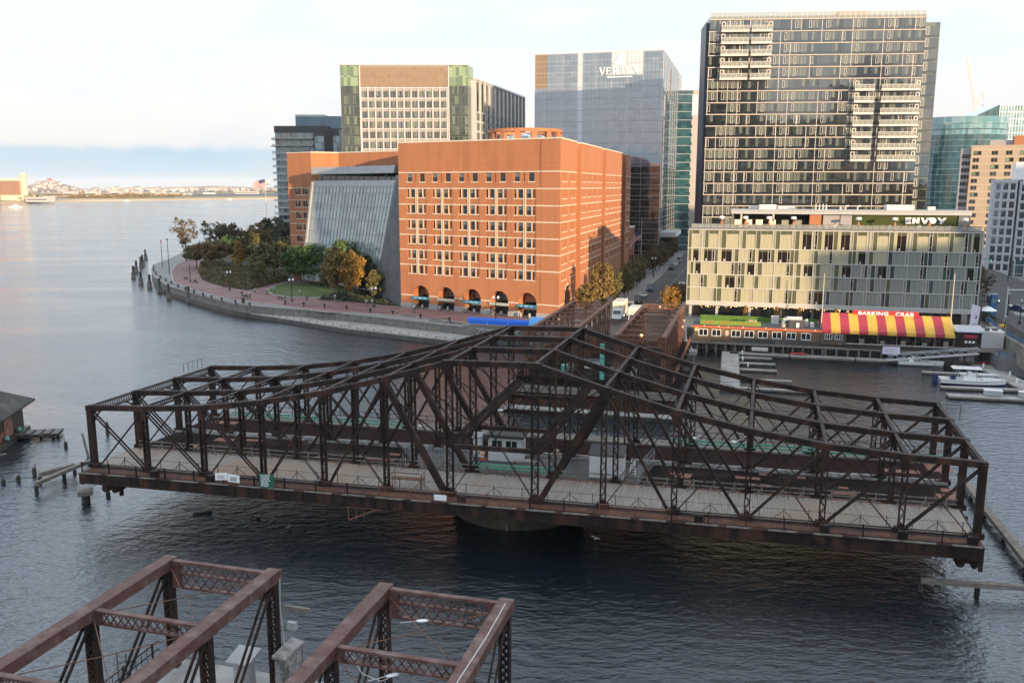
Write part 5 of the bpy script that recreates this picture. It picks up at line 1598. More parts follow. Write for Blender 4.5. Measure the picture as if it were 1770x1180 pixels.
for j in range(nfl):
    z = CDH - 3.2 - 3.4 * (j + 1)
    mb = MB(); FC.box(mb, -1.4 if j != 1 else -2.0, 8.5 if j > 1 else 19.5, .1, 1.9, z - .3, z); b_ = mb.build('balcony', 'alu' if j > 1 else 'condo_dark', cd)
    mb = MB(); FC.box(mb, -1.35, 8.4 if j > 1 else 19.4, 1.82, 1.88, z + .02, z + 1.0); mb.build('balustrade', 'balcony_glass', b_)
# ------------------------------------------------------------------ dark apartment tower with pale slab edges
T0 = Vector((57.0, 262.0, 0)); TU = Vector((.998, -.068, 0)).normalized(); TW = 60.5
apt = thing('apartment_tower', 'wide dark glass apartment tower with pale floor edges and stacked white balconies', 'building', (T0.x, T0.y, G))
FT = Fr((0, 0), (TU.x, TU.y)); FH = 3.3; TTOP = Z(81.9); NFL = 23
FTr = Fr((TU.x * TW, TU.y * TW), (-TU.y, TU.x))
mb = MB(); FT.box(mb, .1, TW - .1, -12, -.1, 0, TTOP)
mb.build('core_wall', 'apt_dark', apt)
mb = MB(); FT.box(mb, TW + .1, TW + 5.2, -20, -3.2, 0, Z(80.2)); mb.build('side_wing', 'apt_side', apt)
mb = MB(); FT.box(mb, -.9, .05, -11, -1.0, 0, Z(80.4)); mb.build('side_recess', 'navy_metal', apt)
# glazing modules, 2.9 m wide, of a few kinds
def amod(kind):
    key = ('a', kind)
    if key in WT: return WT[key]
    mb = MB(); w_ = 2.88
    r_ = random.Random(kind * 13 + 5)
    pat = [(0, 1, 2), (0, 0, 1), (1, 0, 0), (0, 2, 0), (1, 1, 0), (2, 0, 0), (0, 0, 0), (1, 1, 1)][kind % 8]
    for q in range(3):
        x0, x1 = q * .96 + .02, (q + 1) * .96 - .02
        mb.box(x0, x1, 0, .05, .62, 2.92, 0)
        if pat[q] == 1: mb.box(x0 + .03, x1 - .03, -.02, -.005, .62 if kind % 3 else 1.1, 2.92, 1)
        if pat[q] == 2: mb.box(x0 + .03, x1 - .03, -.02, -.005, .65, 2.9, 2)
    mb.box(0, w_, .0, .05, .02, .58, 2)
    mb.box(-.06, .06, -.08, 0, 0, 2.95, 3 if kind % 2 else 2)
    if kind % 8 in (1, 3, 5, 7):       # a white framed opening sash
        x0 = .96 * (kind % 3) + .16; x1 = x0 + .72
        for a, b_, c, d in ((x0, x1, .6, .68), (x0, x1, 2.64, 2.72), (x0, x0 + .09, .6, 2.72), (x1 - .09, x1, .6, 2.72)): mb.box(a, b_, -.10, -.03, c, d, 3)
    WT[key] = mb; return mb
PA = Parts(apt, 'window', ['apt_glass', 'apt_blind', 'apt_dark', 'apt_white'])
ar = random.Random(11)
colk = [ar.randrange(8) for _ in range(21)]
for j in range(NFL):
    z = TTOP - 1.0 - FH * (j + 1)
    if z < 12: break
    for i in range(21):
        kd = colk[i] if ar.random() < .62 else ar.randrange(8)
        PA.put(amod(kd), FT, i * 2.88 + .0, -.04, z + .32, j)
PA.done()
for j in range(NFL + 1):
    z = TTOP - 1.0 - FH * j
    if z < 12: break
    mb = MB(); FT.box(mb, -.25, TW + .25, -.2, .22, z, z + .28); FTr.box(mb, -.2, 3, -.2, .2, z, z + .28); mb.build('floor_edge', 'slab_warm', apt)
PA2 = Parts(apt, 'side_window', ['apt_blind', 'apt_glass', 'apt_white', 'apt_dark'])
sA = MB(); sA.box(.1, 2.5, 0, .05, .7, 3.1, 0); sA.box(.1, 5.0, 0, .04, .1, .62, 3); sA.box(2.6, 4.9, 0, .05, .7, 3.1, 1)
sA.box(1.2, 1.28, -.05, 0, .7, 2.9, 2); sA.box(1.9, 1.98, -.05, 0, .7, 2.9, 2); sA.box(1.2, 1.98, -.05, 0, 2.84, 2.92, 2); sA.box(1.2, 1.98, -.05, 0, .66, .74, 2)
FW_ = Fr((TU.x * (TW + .12) + TU.y * -3.15 * -1 * -1, TU.y * (TW + .12)), (TU.x, TU.y))
for j in range(NFL):
    z = TTOP - 2.5 - FH * (j + 1)
    if z > 12: PA2.put(sA, FT, TW + .15, -3.14, z, j)
PA2.done()
mb = MB()
for k in range(40): FT.box(mb, .3 + k * 1.5, .36 + k * 1.5, .0, .06, TTOP - .68, TTOP + 1.2)
FT.box(mb, .1, TW - .1, .0, .08, TTOP + 1.14, TTOP + 1.22)
mb.build('roof_rail', 'alu', apt)
mb = MB(); FT.box(mb, .1, TW - .1, -.03, -.0, TTOP - .68, TTOP + 1.12); mb.build('roof_screen', 'balcony_glass', apt)
mb = MB(); FT.box(mb, 38, 46, -14, -6, TTOP + .2, TTOP + 2.2); mb.build('roof_plant', 'tan_wall', apt)
def balcony(x0, x1, z, door_left):
    mb = MB(); FT.box(mb, x0, x1, .23, 2.0, z - .22, z + .34); b_ = mb.build('balcony', 'apt_white', apt)
    mb = MB()
    n_ = int((x1 - x0) / 1.4)
    for k in range(n_ + 1):
        x = x0 + .05 + (x1 - x0 - .1) * k / n_; FT.box(mb, x - .035, x + .035, 1.9, 1.96, z + .35, z + 1.5)
    FT.box(mb, x0, x1, 1.89, 1.97, z + 1.44, z + 1.54)
    for x in (x0 + .05, x1 - .05): FT.box(mb, x - .04, x + .04, .25, 1.9, z + 1.42, z + 1.5)
    mb.build('railing', 'apt_white', b_)
    mb = MB(); FT.box(mb, x0 + .1, x1 - .1, 1.91, 1.94, z + .4, z + 1.42); mb.build('balustrade', 'balcony_glass', b_)
    mb = MB(); xd = x0 if door_left else x1 - 1.15
    for a, c, d, e in ((xd, xd + 1.15, .36, .5), (xd, xd + 1.15, 2.35, 2.55), (xd, xd + .2, .36, 2.55), (xd + .95, xd + 1.15, .36, 2.55)): FT.box(mb, a, c, 1.62, 1.85, z + d, z + e)
    mb.build('screen_frame', 'apt_white', b_)
    mb = MB(); r_ = random.Random(int(x0 * 10 + z))
    for k in range(r_.randrange(2, 5)):
        x = x0 + 1.4 + r_.random() * (x1 - x0 - 2.8); FT.box(mb, x, x + .55, .8, 1.4, z + .36, z + .85); FT.box(mb, x, x + .08, .8, 1.4, z + .36, z + 1.15)
    mb.build('seat', ('grey_dark', 'apt_white', 'tan_wall')[int(z) % 3], b_)
for j in range(5):
    z = TTOP - 1.0 - FH * (j + 1) + .02
    balcony(3.1, 10.9, z, True); balcony(11.6, 17.4, z, False)
for j in range(7):
    z = TTOP - 1.0 - FH * (j + 6) + .02
    balcony(41.4, 47.0, z, True); balcony(48.9, 59.6, z, False)

# ------------------------------------------------------------------ boutique hotel with chequered glazing
E0 = Vector((41.7, 205.4, 0)); EW = 62.6
hotel = thing('hotel', 'five-storey hotel of olive and pale curtain glass with a roof bar and letter sign', 'building', (E0.x, E0.y, G))
FE = Fr((0, 0), (BV.x, BV.y)); FEl = Fr((0, 0), (-AV.x, -AV.y)); FEr = Fr((BV.x * EW, BV.y * EW), (AV.x, AV.y))
EZ = [Z(z) for z in (24.05, 19.7, 16.6, 13.6, 10.5, 7.2)]
DEPTH = 20.0
mb = MB(); FE.box(mb, .15, EW - .15, -DEPTH, -.15, EZ[5], EZ[0]); mb.build('core_wall', 'envoy_teal', hotel)
mb = MB(); FE.box(mb, 1.5, EW - 2, -DEPTH + 1, -4.5, 0, EZ[5]); mb.build('ground_floor', 'envoy_dark', hotel)
mb = MB(); FE.box(mb, 0, EW, -DEPTH, -.0, EZ[0] + .02, EZ[0] + .34); mb.build('roof_slab', 'roof_grey', hotel)
mb = MB(); FE.box(mb, -.2, EW + .2, -DEPTH, .3, EZ[5] - .9, EZ[5] - .35); FE.box(mb, -.2, EW + .2, -3, .36, EZ[5] - .34, EZ[5]); mb.build('soffit_edge', 'envoy_metal', hotel)
ebay = [-.1, 3.0, 6.8, 11.5, 15.2, 19.5, 23.75, 28.0, 32.0, 36.2, 39.7, 43.7, 47.9, 51.9, 55.9, 59.6, 62.6]
er = random.Random(21)
EM = ['envoy_olive', 'envoy_curtain', 'envoy_dark', 'envoy_metal', 'envoy_curtain_shade', 'envoy_teal']
dark = {(0, 6), (0, 7), (0, 8), (0, 11), (0, 15), (1, 0), (1, 1), (1, 2), (1, 4), (1, 5), (1, 9), (2, 0), (2, 3), (2, 6), (2, 8), (2, 10), (2, 15), (3, 2), (4, 7)}
PW3 = Parts(hotel, 'window_bay', EM)
for j in range(5):
    z0, z1 = EZ[j + 1], EZ[j]; h = z1 - z0
    for i in range(16):
        x0, x1 = ebay[i], ebay[i + 1]; w_ = x1 - x0
        grey = (i - 9) + (j - 1) * 1.3 > 1.0 and j > 0  # lower right bays in shade: curtain and glass colours are swapped for shaded ones
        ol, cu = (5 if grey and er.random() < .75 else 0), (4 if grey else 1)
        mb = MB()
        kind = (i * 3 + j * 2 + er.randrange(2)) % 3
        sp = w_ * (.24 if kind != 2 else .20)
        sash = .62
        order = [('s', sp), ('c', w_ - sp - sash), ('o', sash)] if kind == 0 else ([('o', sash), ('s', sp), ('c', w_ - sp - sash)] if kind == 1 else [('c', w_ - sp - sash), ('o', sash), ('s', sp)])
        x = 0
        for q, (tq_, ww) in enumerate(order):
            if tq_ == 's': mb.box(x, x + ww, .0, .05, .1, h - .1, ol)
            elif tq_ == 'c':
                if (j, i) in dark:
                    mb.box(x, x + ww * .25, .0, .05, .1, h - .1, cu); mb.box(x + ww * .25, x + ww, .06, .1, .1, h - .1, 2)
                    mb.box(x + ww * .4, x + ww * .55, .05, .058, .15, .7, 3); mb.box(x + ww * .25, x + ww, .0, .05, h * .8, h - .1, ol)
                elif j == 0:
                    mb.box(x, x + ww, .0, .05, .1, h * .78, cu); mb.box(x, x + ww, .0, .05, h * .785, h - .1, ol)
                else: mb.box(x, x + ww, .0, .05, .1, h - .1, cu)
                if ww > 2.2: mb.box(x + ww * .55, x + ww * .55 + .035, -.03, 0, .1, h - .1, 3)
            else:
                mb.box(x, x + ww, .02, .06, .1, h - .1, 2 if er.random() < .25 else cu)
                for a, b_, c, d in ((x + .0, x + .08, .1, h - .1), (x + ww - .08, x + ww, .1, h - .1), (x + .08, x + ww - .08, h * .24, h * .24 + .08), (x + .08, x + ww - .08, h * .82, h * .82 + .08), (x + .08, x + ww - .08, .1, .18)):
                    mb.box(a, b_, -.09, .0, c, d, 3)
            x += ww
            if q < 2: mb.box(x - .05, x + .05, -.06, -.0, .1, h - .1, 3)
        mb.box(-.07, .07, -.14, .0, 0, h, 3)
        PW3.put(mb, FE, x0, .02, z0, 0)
PW3.done()
mb = MB()
for z in EZ: FE.box(mb, -.12, EW + .12, .03, .20, z - .11, z + .11)
FE.box(mb, EW - .1, EW + .12, .03, .2, EZ[5], EZ[0]); FEl.box(mb, -DEPTH, 0, .0, .05, EZ[0] - .1, EZ[0] + .1)
mb.build('facade_frame', 'envoy_metal', hotel)
PW4 = Parts(hotel, 'side_bay', EM)
sb = MB(); sb.box(0, 1.3, 0, .05, .1, 2.9, 0); sb.box(1.35, 3.9, 0, .05, .1, 2.9, 1); sb.box(3.95, 4.1, -.05, 0, 0, 3, 3)
for j in range(5):
    for i in range(4): PW4.put(sb, FEl, -DEPTH + .5 + i * 4.6, -.1, EZ[j + 1], i)
PW4.done()
for i, x in enumerate((.8, 7, 14.5, 21.5, 28.5, 35.5, 42.5, 49.5, 56, 61.5)):
    mb = MB(); FE.box(mb, x - .3, x + .3, -1.6, -1.0, 0, EZ[5] - .9); mb.build('column', 'concrete_dark' if i > 2 else 'envoy_metal', hotel)
for i in range(8):
    x0 = 3.0 + i * 7.2
    mb = MB(); FE.box(mb, x0, x0 + 5.6, -4.48, -4.4, .3, 2.9); FE.box(mb, x0, x0 + 5.6, -4.48, -4.35, 1.6, 1.75); FE.box(mb, x0 + 2.7, x0 + 2.85, -4.4, -4.32, .3, 2.9); mb.build('shop_window', 'win_mid' if i > 5 else 'win_dark', hotel)
mb = MB(); lr = random.Random(4)
for k in range(80):
    x = 3 + lr.random() * 36; y = -3.5 + lr.random() * 2; z = EZ[5] - 1.3 - lr.random() * .5; FE.box(mb, x, x + .14, y, y + .14, z, z + .14)
tag(mb.build('string_lights', 'string_light', hotel), kind='stuff')
# roof bar
PH0, PH1 = EZ[0] + .36, Z(27.6)
mb = MB(); FE.box(mb, 9.3, EW - 1.5, -16, -5.5, PH1, PH1 + .75); FE.box(mb, 9.1, EW - 1.3, -16.2, -5.3, PH1 + .76, PH1 + .95); mb.build('bar_roof', 'grey_paint', hotel)
mb = MB(); FE.box(mb, 9.4, EW - 4, -16, -15.6, PH0, PH1); FE.box(mb, 9.4, 9.8, -15.6, -6, PH0, PH1); FE.box(mb, EW - 4, EW - 1.6, -15.6, -6, PH0, PH1); FE.box(mb, 30.4, 36.4, -9, -8.6, PH0, PH1); mb.build('bar_wall', 'roof_grey', hotel)
mb = MB(); FE.box(mb, 36.5, EW - 4.2, -6.6, -6.2, PH0, PH1); gw = mb.build('moss_wall', 'moss', hotel)
mb = MB(); FE.box(mb, 27.0, 29.6, -6.6, -6.0, PH0, PH1); mb.build('copper_panel', 'copper', hotel)
mb = MB(); FE.box(mb, 30.0, 33.6, -6.6, -6.25, PH0, PH1 - .2); FE.box(mb, 33.8, 36.3, -6.6, -6.25, PH0, PH1 - .2); mb.build('bar_door', 'grid_shade', hotel)
mb = MB()
for x in (10, 12.5, 15, 18, 21, 24): FE.box(mb, x, x + 1.6, -12, -11.6, PH0 + .3, PH0 + 1.6)
mb.build('bar_shelf', 'int_lamp', hotel)
mb = MB(); FE.box(mb, 9.9, 26.9, -13, -12.7, PH0, PH1); mb.build('bar_back', 'envoy_dark', hotel)
for x in (11.4, 18.7):
    mb = MB(); FE.box(mb, x, x + .4, -6.2, -5.7, PH0, PH1); mb.build('bar_post', 'cream', hotel)
# letters of the roof sign, standing in front of the moss wall
x = 47.6; hL = 1.35; zL = PH0 + 1.25; bL = (-6.15, -5.95)
def letter(shapes):
    mb = MB()
    for s_ in shapes:
        if s_[0] == 'r': FE.box(mb, x + s_[1], x + s_[2], *bL, zL + s_[3], zL + s_[4])
        elif s_[0] == 'p':
            f1 = [FE.pt(x + a, bL[1], zL + b_) for a, b_ in s_[1]]; f0 = [FE.pt(x + a, bL[0], zL + b_) for a, b_ in s_[1]]
            mb.face(f1); n_ = len(f1)
            for k in range(n_): mb.face([f0[k], f0[(k + 1) % n_], f1[(k + 1) % n_], f1[k]])
    mb.build('letter', 'white_bright', hotel)
letter([('r', 0, 1.25, 0, .36), ('r', 0, 1.1, .5, .85), ('r', 0, 1.25, .99, hL)]); x += 1.5
letter([('r', 0, .5, 0, hL), ('r', .95, 1.45, 0, hL), ('p', [(.02, hL), (.5, hL), (1.43, 0), (.95, 0)])]); x += 1.7
letter([('p', [(0, hL), (.55, hL), (.9, .45), (1.25, hL), (1.8, hL), (1.15, 0), (.65, 0)])]); x += 1.85
letter([('p', [(.72 + .70 * math.cos(2 * math.pi * k / 20), hL / 2 + .70 * math.sin(2 * math.pi * k / 20)) for k in range(20)])]); x += 1.55
letter([('p', [(0, hL), (.6, hL), (1.0, .8), (1.35, hL), (1.9, hL), (1.0, 0), (.5, 0), (.78, .4)])])
# rooftop plant
for nm, a0, a1, b0_, b1_, h, m in (('plant_housing', 15.6, 19.5, -13, -9, 1.1, 'roof_white'), ('plant_housing', 43.8, 49.6, -13, -8, 1.2, 'roof_white'), ('duct', 13.2, 16.0, -12, -11, .8, 'roof_white'), ('plant_housing', 20, 24, -15, -14, .7, 'alu'), ('plant_housing', 53, 54.6, -12, -11, .8, 'roof_white')):
    mb = MB(); FE.box(mb, a0, a1, b0_, b1_, PH1 + .97, PH1 + .97 + h); FE.box(mb, a0 + .1, a1 - .1, b1_, b1_ + .03, PH1 + 1.1, PH1 + .8 + h); mb.build(nm, m, hotel)
for x in (28.4, 29.2, 30.0, 30.7, 33.8, 35.0, 37.6):
    mb = MB(); p = FE.pt(x, -9, PH1 + .97); mb.tube(p, p + Vector((0, 0, 1.3 if x < 32 else .8)), .14, n=8)
    if x > 34: mb.tube(p + Vector((0, 0, .8)), p + FE.u * .7 + Vector((0, 0, .95)), .2, n=8)
    mb.build('vent_pipe', 'roof_white', hotel)
mb = MB()
for k in range(42): FE.box(mb, .4 + k * 1.47, .46 + k * 1.47, -.5, -.44, EZ[0] + .35, EZ[0] + 1.35)
FE.box(mb, .3, EW - .3, -.5, -.44, EZ[0] + 1.33, EZ[0] + 1.4); mb.build('roof_railing', 'grey_dark', hotel)
mb = MB(); FE.box(mb, .4, EW - .4, -.48, -.46, EZ[0] + .4, EZ[0] + 1.32); mb.build('roof_balustrade', 'balcony_glass', hotel)
for i, x in enumerate((7.2, 12.6, 17.9, 23.3, 37.3, 44.9, 52.0, 59.2)):
    t = thing('patio_heater', 'white-capped patio heater in the spaced row on the hotel roof terrace', 'heater', Vector((E0.x, E0.y, G)) + FE.pt(x, -2.2, EZ[0] + .35), 0, 'patio heaters on the roof terrace')
    mb = MB(); mb.lathe([(.5, 0), (.45, .1), (.30, 1.2), (.12, 1.7)], n=10); mb.build('base', 'copper', t, smooth=True)
    mb = MB(); mb.tube((0, 0, 1.7), (0, 0, 2.2), .08, n=8); mb.build('pole', 'grey_dark', t)
    mb = MB(); mb.lathe([(.55, 2.15), (.6, 2.25), (.6, 2.62), (.5, 2.7), (.1, 2.75)], n=14); mb.build('cap', 'white_bright', t)
fr_ = random.Random(9)
for i in range(16):
    x = 28 + i * 2.0 + fr_.uniform(-.4, .4) if i < 15 else 3.5
    t = thing('lounge_chair', 'low outdoor chair on the hotel roof terrace in front of the moss wall', 'chair', Vector((E0.x, E0.y, G)) + FE.pt(x, fr_.uniform(-4.4, -3.2), EZ[0] + .35), fr_.uniform(0, 6.2), 'lounge chairs on the roof terrace')
    m = ('grey_dark', 'tan_wall', 'roof_white')[i % 3]
    mb = MB(); mb.box(-.35, .35, -.35, .35, .3, .45); mb.build('seat', m, t)
    mb = MB(); mb.hexa([(-.35, .3, .45), (.35, .3, .45), (.35, .4, .45), (-.35, .4, .45), (-.35, .45, 1.0), (.35, .45, 1.0), (.35, .55, 1.0), (-.35, .55, 1.0)]); mb.build('backrest', m, t)
    for a in (-.3, .3):
        mb = MB(); mb.box(a - .03, a + .03, -.33, -.27, 0, .3); mb.box(a - .03, a + .03, .27, .33, 0, .3); mb.build('leg', 'grey_dark', t)

# ------------------------------------------------------------------ shingled restaurant on piles
R0 = at(1199, 590, 2.2)
FRr = Fr((0, 0), (BV.x, BV.y)); FRr.u = BV * .95; RL = 26.2
rest = thing('restaurant', 'long shingled waterfront restaurant with white windows and a rusty red eave on piles', 'building', (R0.x, R0.y, -1.5))
RZ0, RZ1 = 3.9, 7.0
rw = [];
for x in (1.1, 3.9, 8.0, 10.8, 13.6, 16.5, 19.4, 22.4): rw.append((x, x + 1.75, 5.15, 6.35))
mb = MB(); FRr.wall(mb, 0, RL, RZ0, RZ1, rw, .15)
FRl = Fr((0, 0), (-AV.x, -AV.y)); FRl.wall(mb, -9, 0, RZ0, RZ1, [], .1)
mb.build('wall', 'shingle', rest)
mb = MB(); FRr.box(mb, 8.6, RL, .005, .06, RZ0, 4.75); mb.build('lower_cladding', 'shingle_grey', rest)
for x, x1, z0, z1 in rw:
    mb = MB(); FRr.box(mb, x, x1, -.13, -.08, z0, z1); wi = mb.build('window', 'win_dark', rest)
    mb = MB()
    for a, b_, c, d in ((x - .12, x, z0 - .12, z1 + .12), (x1, x1 + .12, z0 - .12, z1 + .12), (x, x1, z0 - .12, z0), (x, x1, z1, z1 + .12), ((x + x1) / 2 - .05, (x + x1) / 2 + .05, z0, z1)): FRr.box(mb, a, b_, -.06, .07, c, d)
    mb.build('frame', 'white_bright', wi)
mb = MB(); FRr.box(mb, -.4, RL + .3, -9, .35, RZ1 + .01, RZ1 + .2); mb.build('roof', 'tar_roof', rest)
mb = MB(); FRr.box(mb, -.5, RL + .3, .36, .6, RZ1 - .22, RZ1 + .24); mb.build('eave', 'red_trim', rest)
mb = MB(); FRr.box(mb, .1, 1.0, .02, .1, 6.0, 6.9); mb.build('notice_board', 'cream', rest)
mb = MB(); p = FRr.pt(7.0, .04, 5.75)
ring = [p + FRr.u * (.42 * math.cos(a)) + Vector((0, 0, .62 * math.sin(a))) for a in [2 * math.pi * k / 18 for k in range(18)]]
ring2 = [q + FRr.n * .08 for q in ring]; mb.face(ring2)
for k in range(18): mb.face([ring[k], ring[(k + 1) % 18], ring2[(k + 1) % 18], ring2[k]])
mb.build('oval_sign', 'cream', rest)
mb = MB(); FRr.box(mb, 1.2, 14.0, -1.15, -1.0, RZ1 + .25, RZ1 + 1.15)
for k in range(5): FRr.box(mb, 2 + k * 2.8, 2.1 + k * 2.8, -1.9, -1.15, RZ1 + .21, RZ1 + .6)
sg = mb.build('roof_sign', 'sign_green', rest)
for word, cx in (('FORT', 3.1), ('POINT', 6.7), ('LANDING', 11.1)):
    p = FRr.pt(cx, -.98, RZ1 + .68)
    text_mesh(word, .72, .02, 'sign_lettering', 'sign_green_text', sg, p, (R(90), 0, FRr.ang), sx=1.05, bold=.01, space=1.15)
mb = MB()
for k in range(8): FRr.box(mb, .8 + k * 1.75, 2.5 + k * 1.75, -7.9, -7.7, RZ1 + .2, RZ1 + 1.3)
FRr.box(mb, 14.8, 26, -7.9, -7.7, RZ1 + .2, RZ1 + 1.2)
mb.build('turf_screen', 'turf_green', rest)
for nm, pts, r_, m in (('duct', [(18.8, -3.5, .2), (18.8, -3.5, 1.3), (19.3, -3.5, 1.7), (22.5, -3.5, 1.75)], .5, 'alu'), ('duct', [(23.5, -4.2, .2), (23.5, -4.2, 1.2), (23.2, -4.2, 1.5)], .45, 'roof_white'), ('duct', [(18.6, -1.9, .2), (18.6, -1.9, .9)], .45, 'tan_wall')):
    mb = MB(); mb.path([FRr.pt(a, b_, RZ1 + c) for a, b_, c in pts], r_, 12, 0); mb.build(nm, m, rest)
for a0, a1, b0_, b1_, h, m in ((19.8, 23.0, -3.9, -2.2, 1.35, 'grey_dark'), (16.2, 17.8, -6.8, -5.6, 1.6, 'roof_white'), (11.4, 12.4, -5.0, -4.2, .8, 'tan_wall'), (12.6, 13.2, -5.6, -5.0, .7, 'tan_wall'), (21.3, 21.9, -2.15, -2.05, .9, 'white_bright'), (24.2, 25.0, -3.5, -2.6, 1.0, 'roof_white')):
    mb = MB(); FRr.box(mb, a0, a1, b0_, b1_, RZ1 + .21, RZ1 + .21 + h); mb.build('roof_unit', m, rest)
for x in (2.2, 5.3, 7.2, 10.3, 15, 19, 25):
    mb = MB(); mb.lathe([(.05, .35), (.16, .4), (.05, .6)], FRr.pt(x, .5, RZ1 - .3), 6); mb.build('lamp', 'lamp_glow', rest)
mb = MB(); FRr.box(mb, -.8, RL + 26, -9, .1, 3.4, RZ0 - .01); mb.build('floor_frame', 'timber', rest)
for k in range(14):
    mb = MB(); p = FRr.pt(.8 + k * 2.0, -.35, -1.5); mb.tube(p, p + Vector((0, 0, 4.9)), .19, n=8); mb.build('pile', 'timber', rest); mb = MB(); p = FRr.pt(1.4 + k * 2.0, -4, -1.5); mb.tube(p, p + Vector((0, 0, 4.9)), .19, n=8); mb.build('pile', 'timber', rest)
# striped tent
T_0, T_1 = RL + .2, RL + 25.6
tent = thing('striped_tent', 'red and yellow striped marquee over the waterfront terrace', 'tent', (R0.x, R0.y, -1.1))
NS = 14
for k in range(NS):
    x0 = T_0 + (T_1 - T_0) * k / NS; x1 = T_0 + (T_1 - T_0) * (k + 1) / NS
    mb = MB(); dx = .55
    m_ = 4
    for q in range(m_):
        a0, a1 = x0 + (x1 - x0) * q / m_, x0 + (x1 - x0) * (q + 1) / m_
        ys = [(-4.6, 9.75), (-2.6, 8.95), (-.6, 7.75), (.62, 6.95), (.66, 6.35)]
        def P(a, i, t_):
            b_, z_ = ys[i]; sg_ = .10 * math.sin(math.pi * ((a - T_0) / ((T_1 - T_0) / 7) % 1)) if 0 < i < 3 else 0
            return FRr.pt(a, b_, z_ - sg_)
        for i in range(4): mb.face([P(a0, i + 1, 0), P(a1, i + 1, 0), P(a1, i, 0), P(a0, i, 0)])
        mb.face([FRr.pt(a1, -9.2, 6.5), FRr.pt(a0, -9.2, 6.5), FRr.pt(a0, -4.6, 9.75), FRr.pt(a1, -4.6, 9.75)])
    mb.build('stripe', 'tent_red' if k % 2 == 0 else 'tent_yellow', tent)
for x, m in ((T_0, 'tent_red'), (T_1, 'tent_yellow')):
    mb = MB(); q = [FRr.pt(x, b_, z_) for b_, z_ in ((.62, 6.4), (.62, 6.95), (-.6, 7.75), (-2.6, 8.95), (-4.6, 9.75), (-9.2, 6.5))]; mb.face(q); mb.build('gable', m, tent)
for k in range(8):
    mb = MB(); p = FRr.pt(T_0 + .2 + k * 3.6, .45, 3.9); mb.tube(p, p + Vector((0, 0, 2.6)), .06, n=6); mb.build('pole', 'timber', tent)
mb = MB(); FRr.box(mb, T_0 + .1, T_1 - .1, -.9, -.8, 3.9, 6.5); mb.build('clear_wall', 'envoy_dark', tent)
for x in (T_0 + .6, T_0 + 2.6):
    mb = MB(); FRr.box(mb, x, x + 1.5, .05, .12, 5.0, 6.1); wf = mb.build('window', 'win_dark', tent)
    mb = MB()
    for q in (0, .45, .95, 1.4): FRr.box(mb, x + q, x + q + .1, .125, .16, 5.0, 6.1)
    FRr.box(mb, x, x + 1.5, .13, .15, 5.0, 5.08); FRr.box(mb, x, x + 1.5, .13, .15, 6.02, 6.1); mb.build('frame', 'white_bright', wf)
mb = MB(); FRr.box(mb, T_0 - .1, T_0 + 4.8, -.05, .04, 3.9, 6.3); mb.build('entry_wall', 'shingle', tent)
mb = MB(); FRr.box(mb, T_0 + 4.8, T_1 + .4, .3, .75, 4.35, 4.5); mb.build('terrace_rail', 'slab_warm', tent)
mb = MB(); FRr.box(mb, T_0 + 4.8, T_1, .2, .26, 3.5, 4.3); mb.build('terrace_screen', 'timber_wet', tent)
dr = random.Random(8)
for k in range(10):
    mb = MB(); x = T_0 + 5.5 + k * 2.0; FRr.box(mb, x, x + .9, -.2 - dr.random() * .4, .25, 4.5, 5.0 + dr.random() * .6); mb.build('terrace_furniture', 'timber' if k % 2 else 'envoy_dark', tent)
for k in range(12):
    mb = MB(); p = FRr.pt(T_0 + 1 + k * 2.2, -.3, -1.5); mb.tube(p, p + Vector((0, 0, 4.9)), .19, n=8); mb.build('pile', 'timber', tent)
mb = MB(); FRr.box(mb, T_0 + 6.3, T_0 + 19.3, -4.75, -4.4, 9.3, 10.45)
sgn = mb.build('roof_sign', 'sign_red', tent)
for word, cx in (('BARKING', T_0 + 10.4), ('CRAB', T_0 + 16.5)):
    text_mesh(word, 1.0, .04, 'sign_lettering', 'white_bright', sgn, FRr.pt(cx, -4.36, 9.88), (R(90), 0, FRr.ang), sx=1.28, bold=.025, space=1.08)
mb = MB(); FRr.box(mb, T_0 + 12.0, T_0 + 15.3, .8, .9, 2.7, 4.2); b_ = mb.build('banner', 'banner', tent)
mb = MB()
for k in range(4): FRr.box(mb, T_0 + 12.4, T_0 + 14.8 - (k % 2) * .6, .905, .92, 3.75 - k * .22, 3.83 - k * .22)
mb.build('banner_print', 'grey_paint', b_)
for x, h, lb in ((T_0 - .1, 12.4, 'pale tall flagpole at the left end of the striped tent'), (T_1 - .6, 13.0, 'pale tall flagpole at the right end of the striped tent')):
    t = thing('flagpole', lb, 'pole', Vector((R0.x, R0.y, -1.2)) + FRr.pt(x, -1.4, 7.0))
    mb = MB(); mb.tube((0, 0, -.2), (0, 0, h - 1.5), .12, .07, 8); mb.build('pole', 'cream', t)
    mb = MB(); mb.lathe([(.02, h - 1.5), (.12, h - 1.4), (.02, h - 1.25)], n=8); mb.build('finial', 'cream', t)
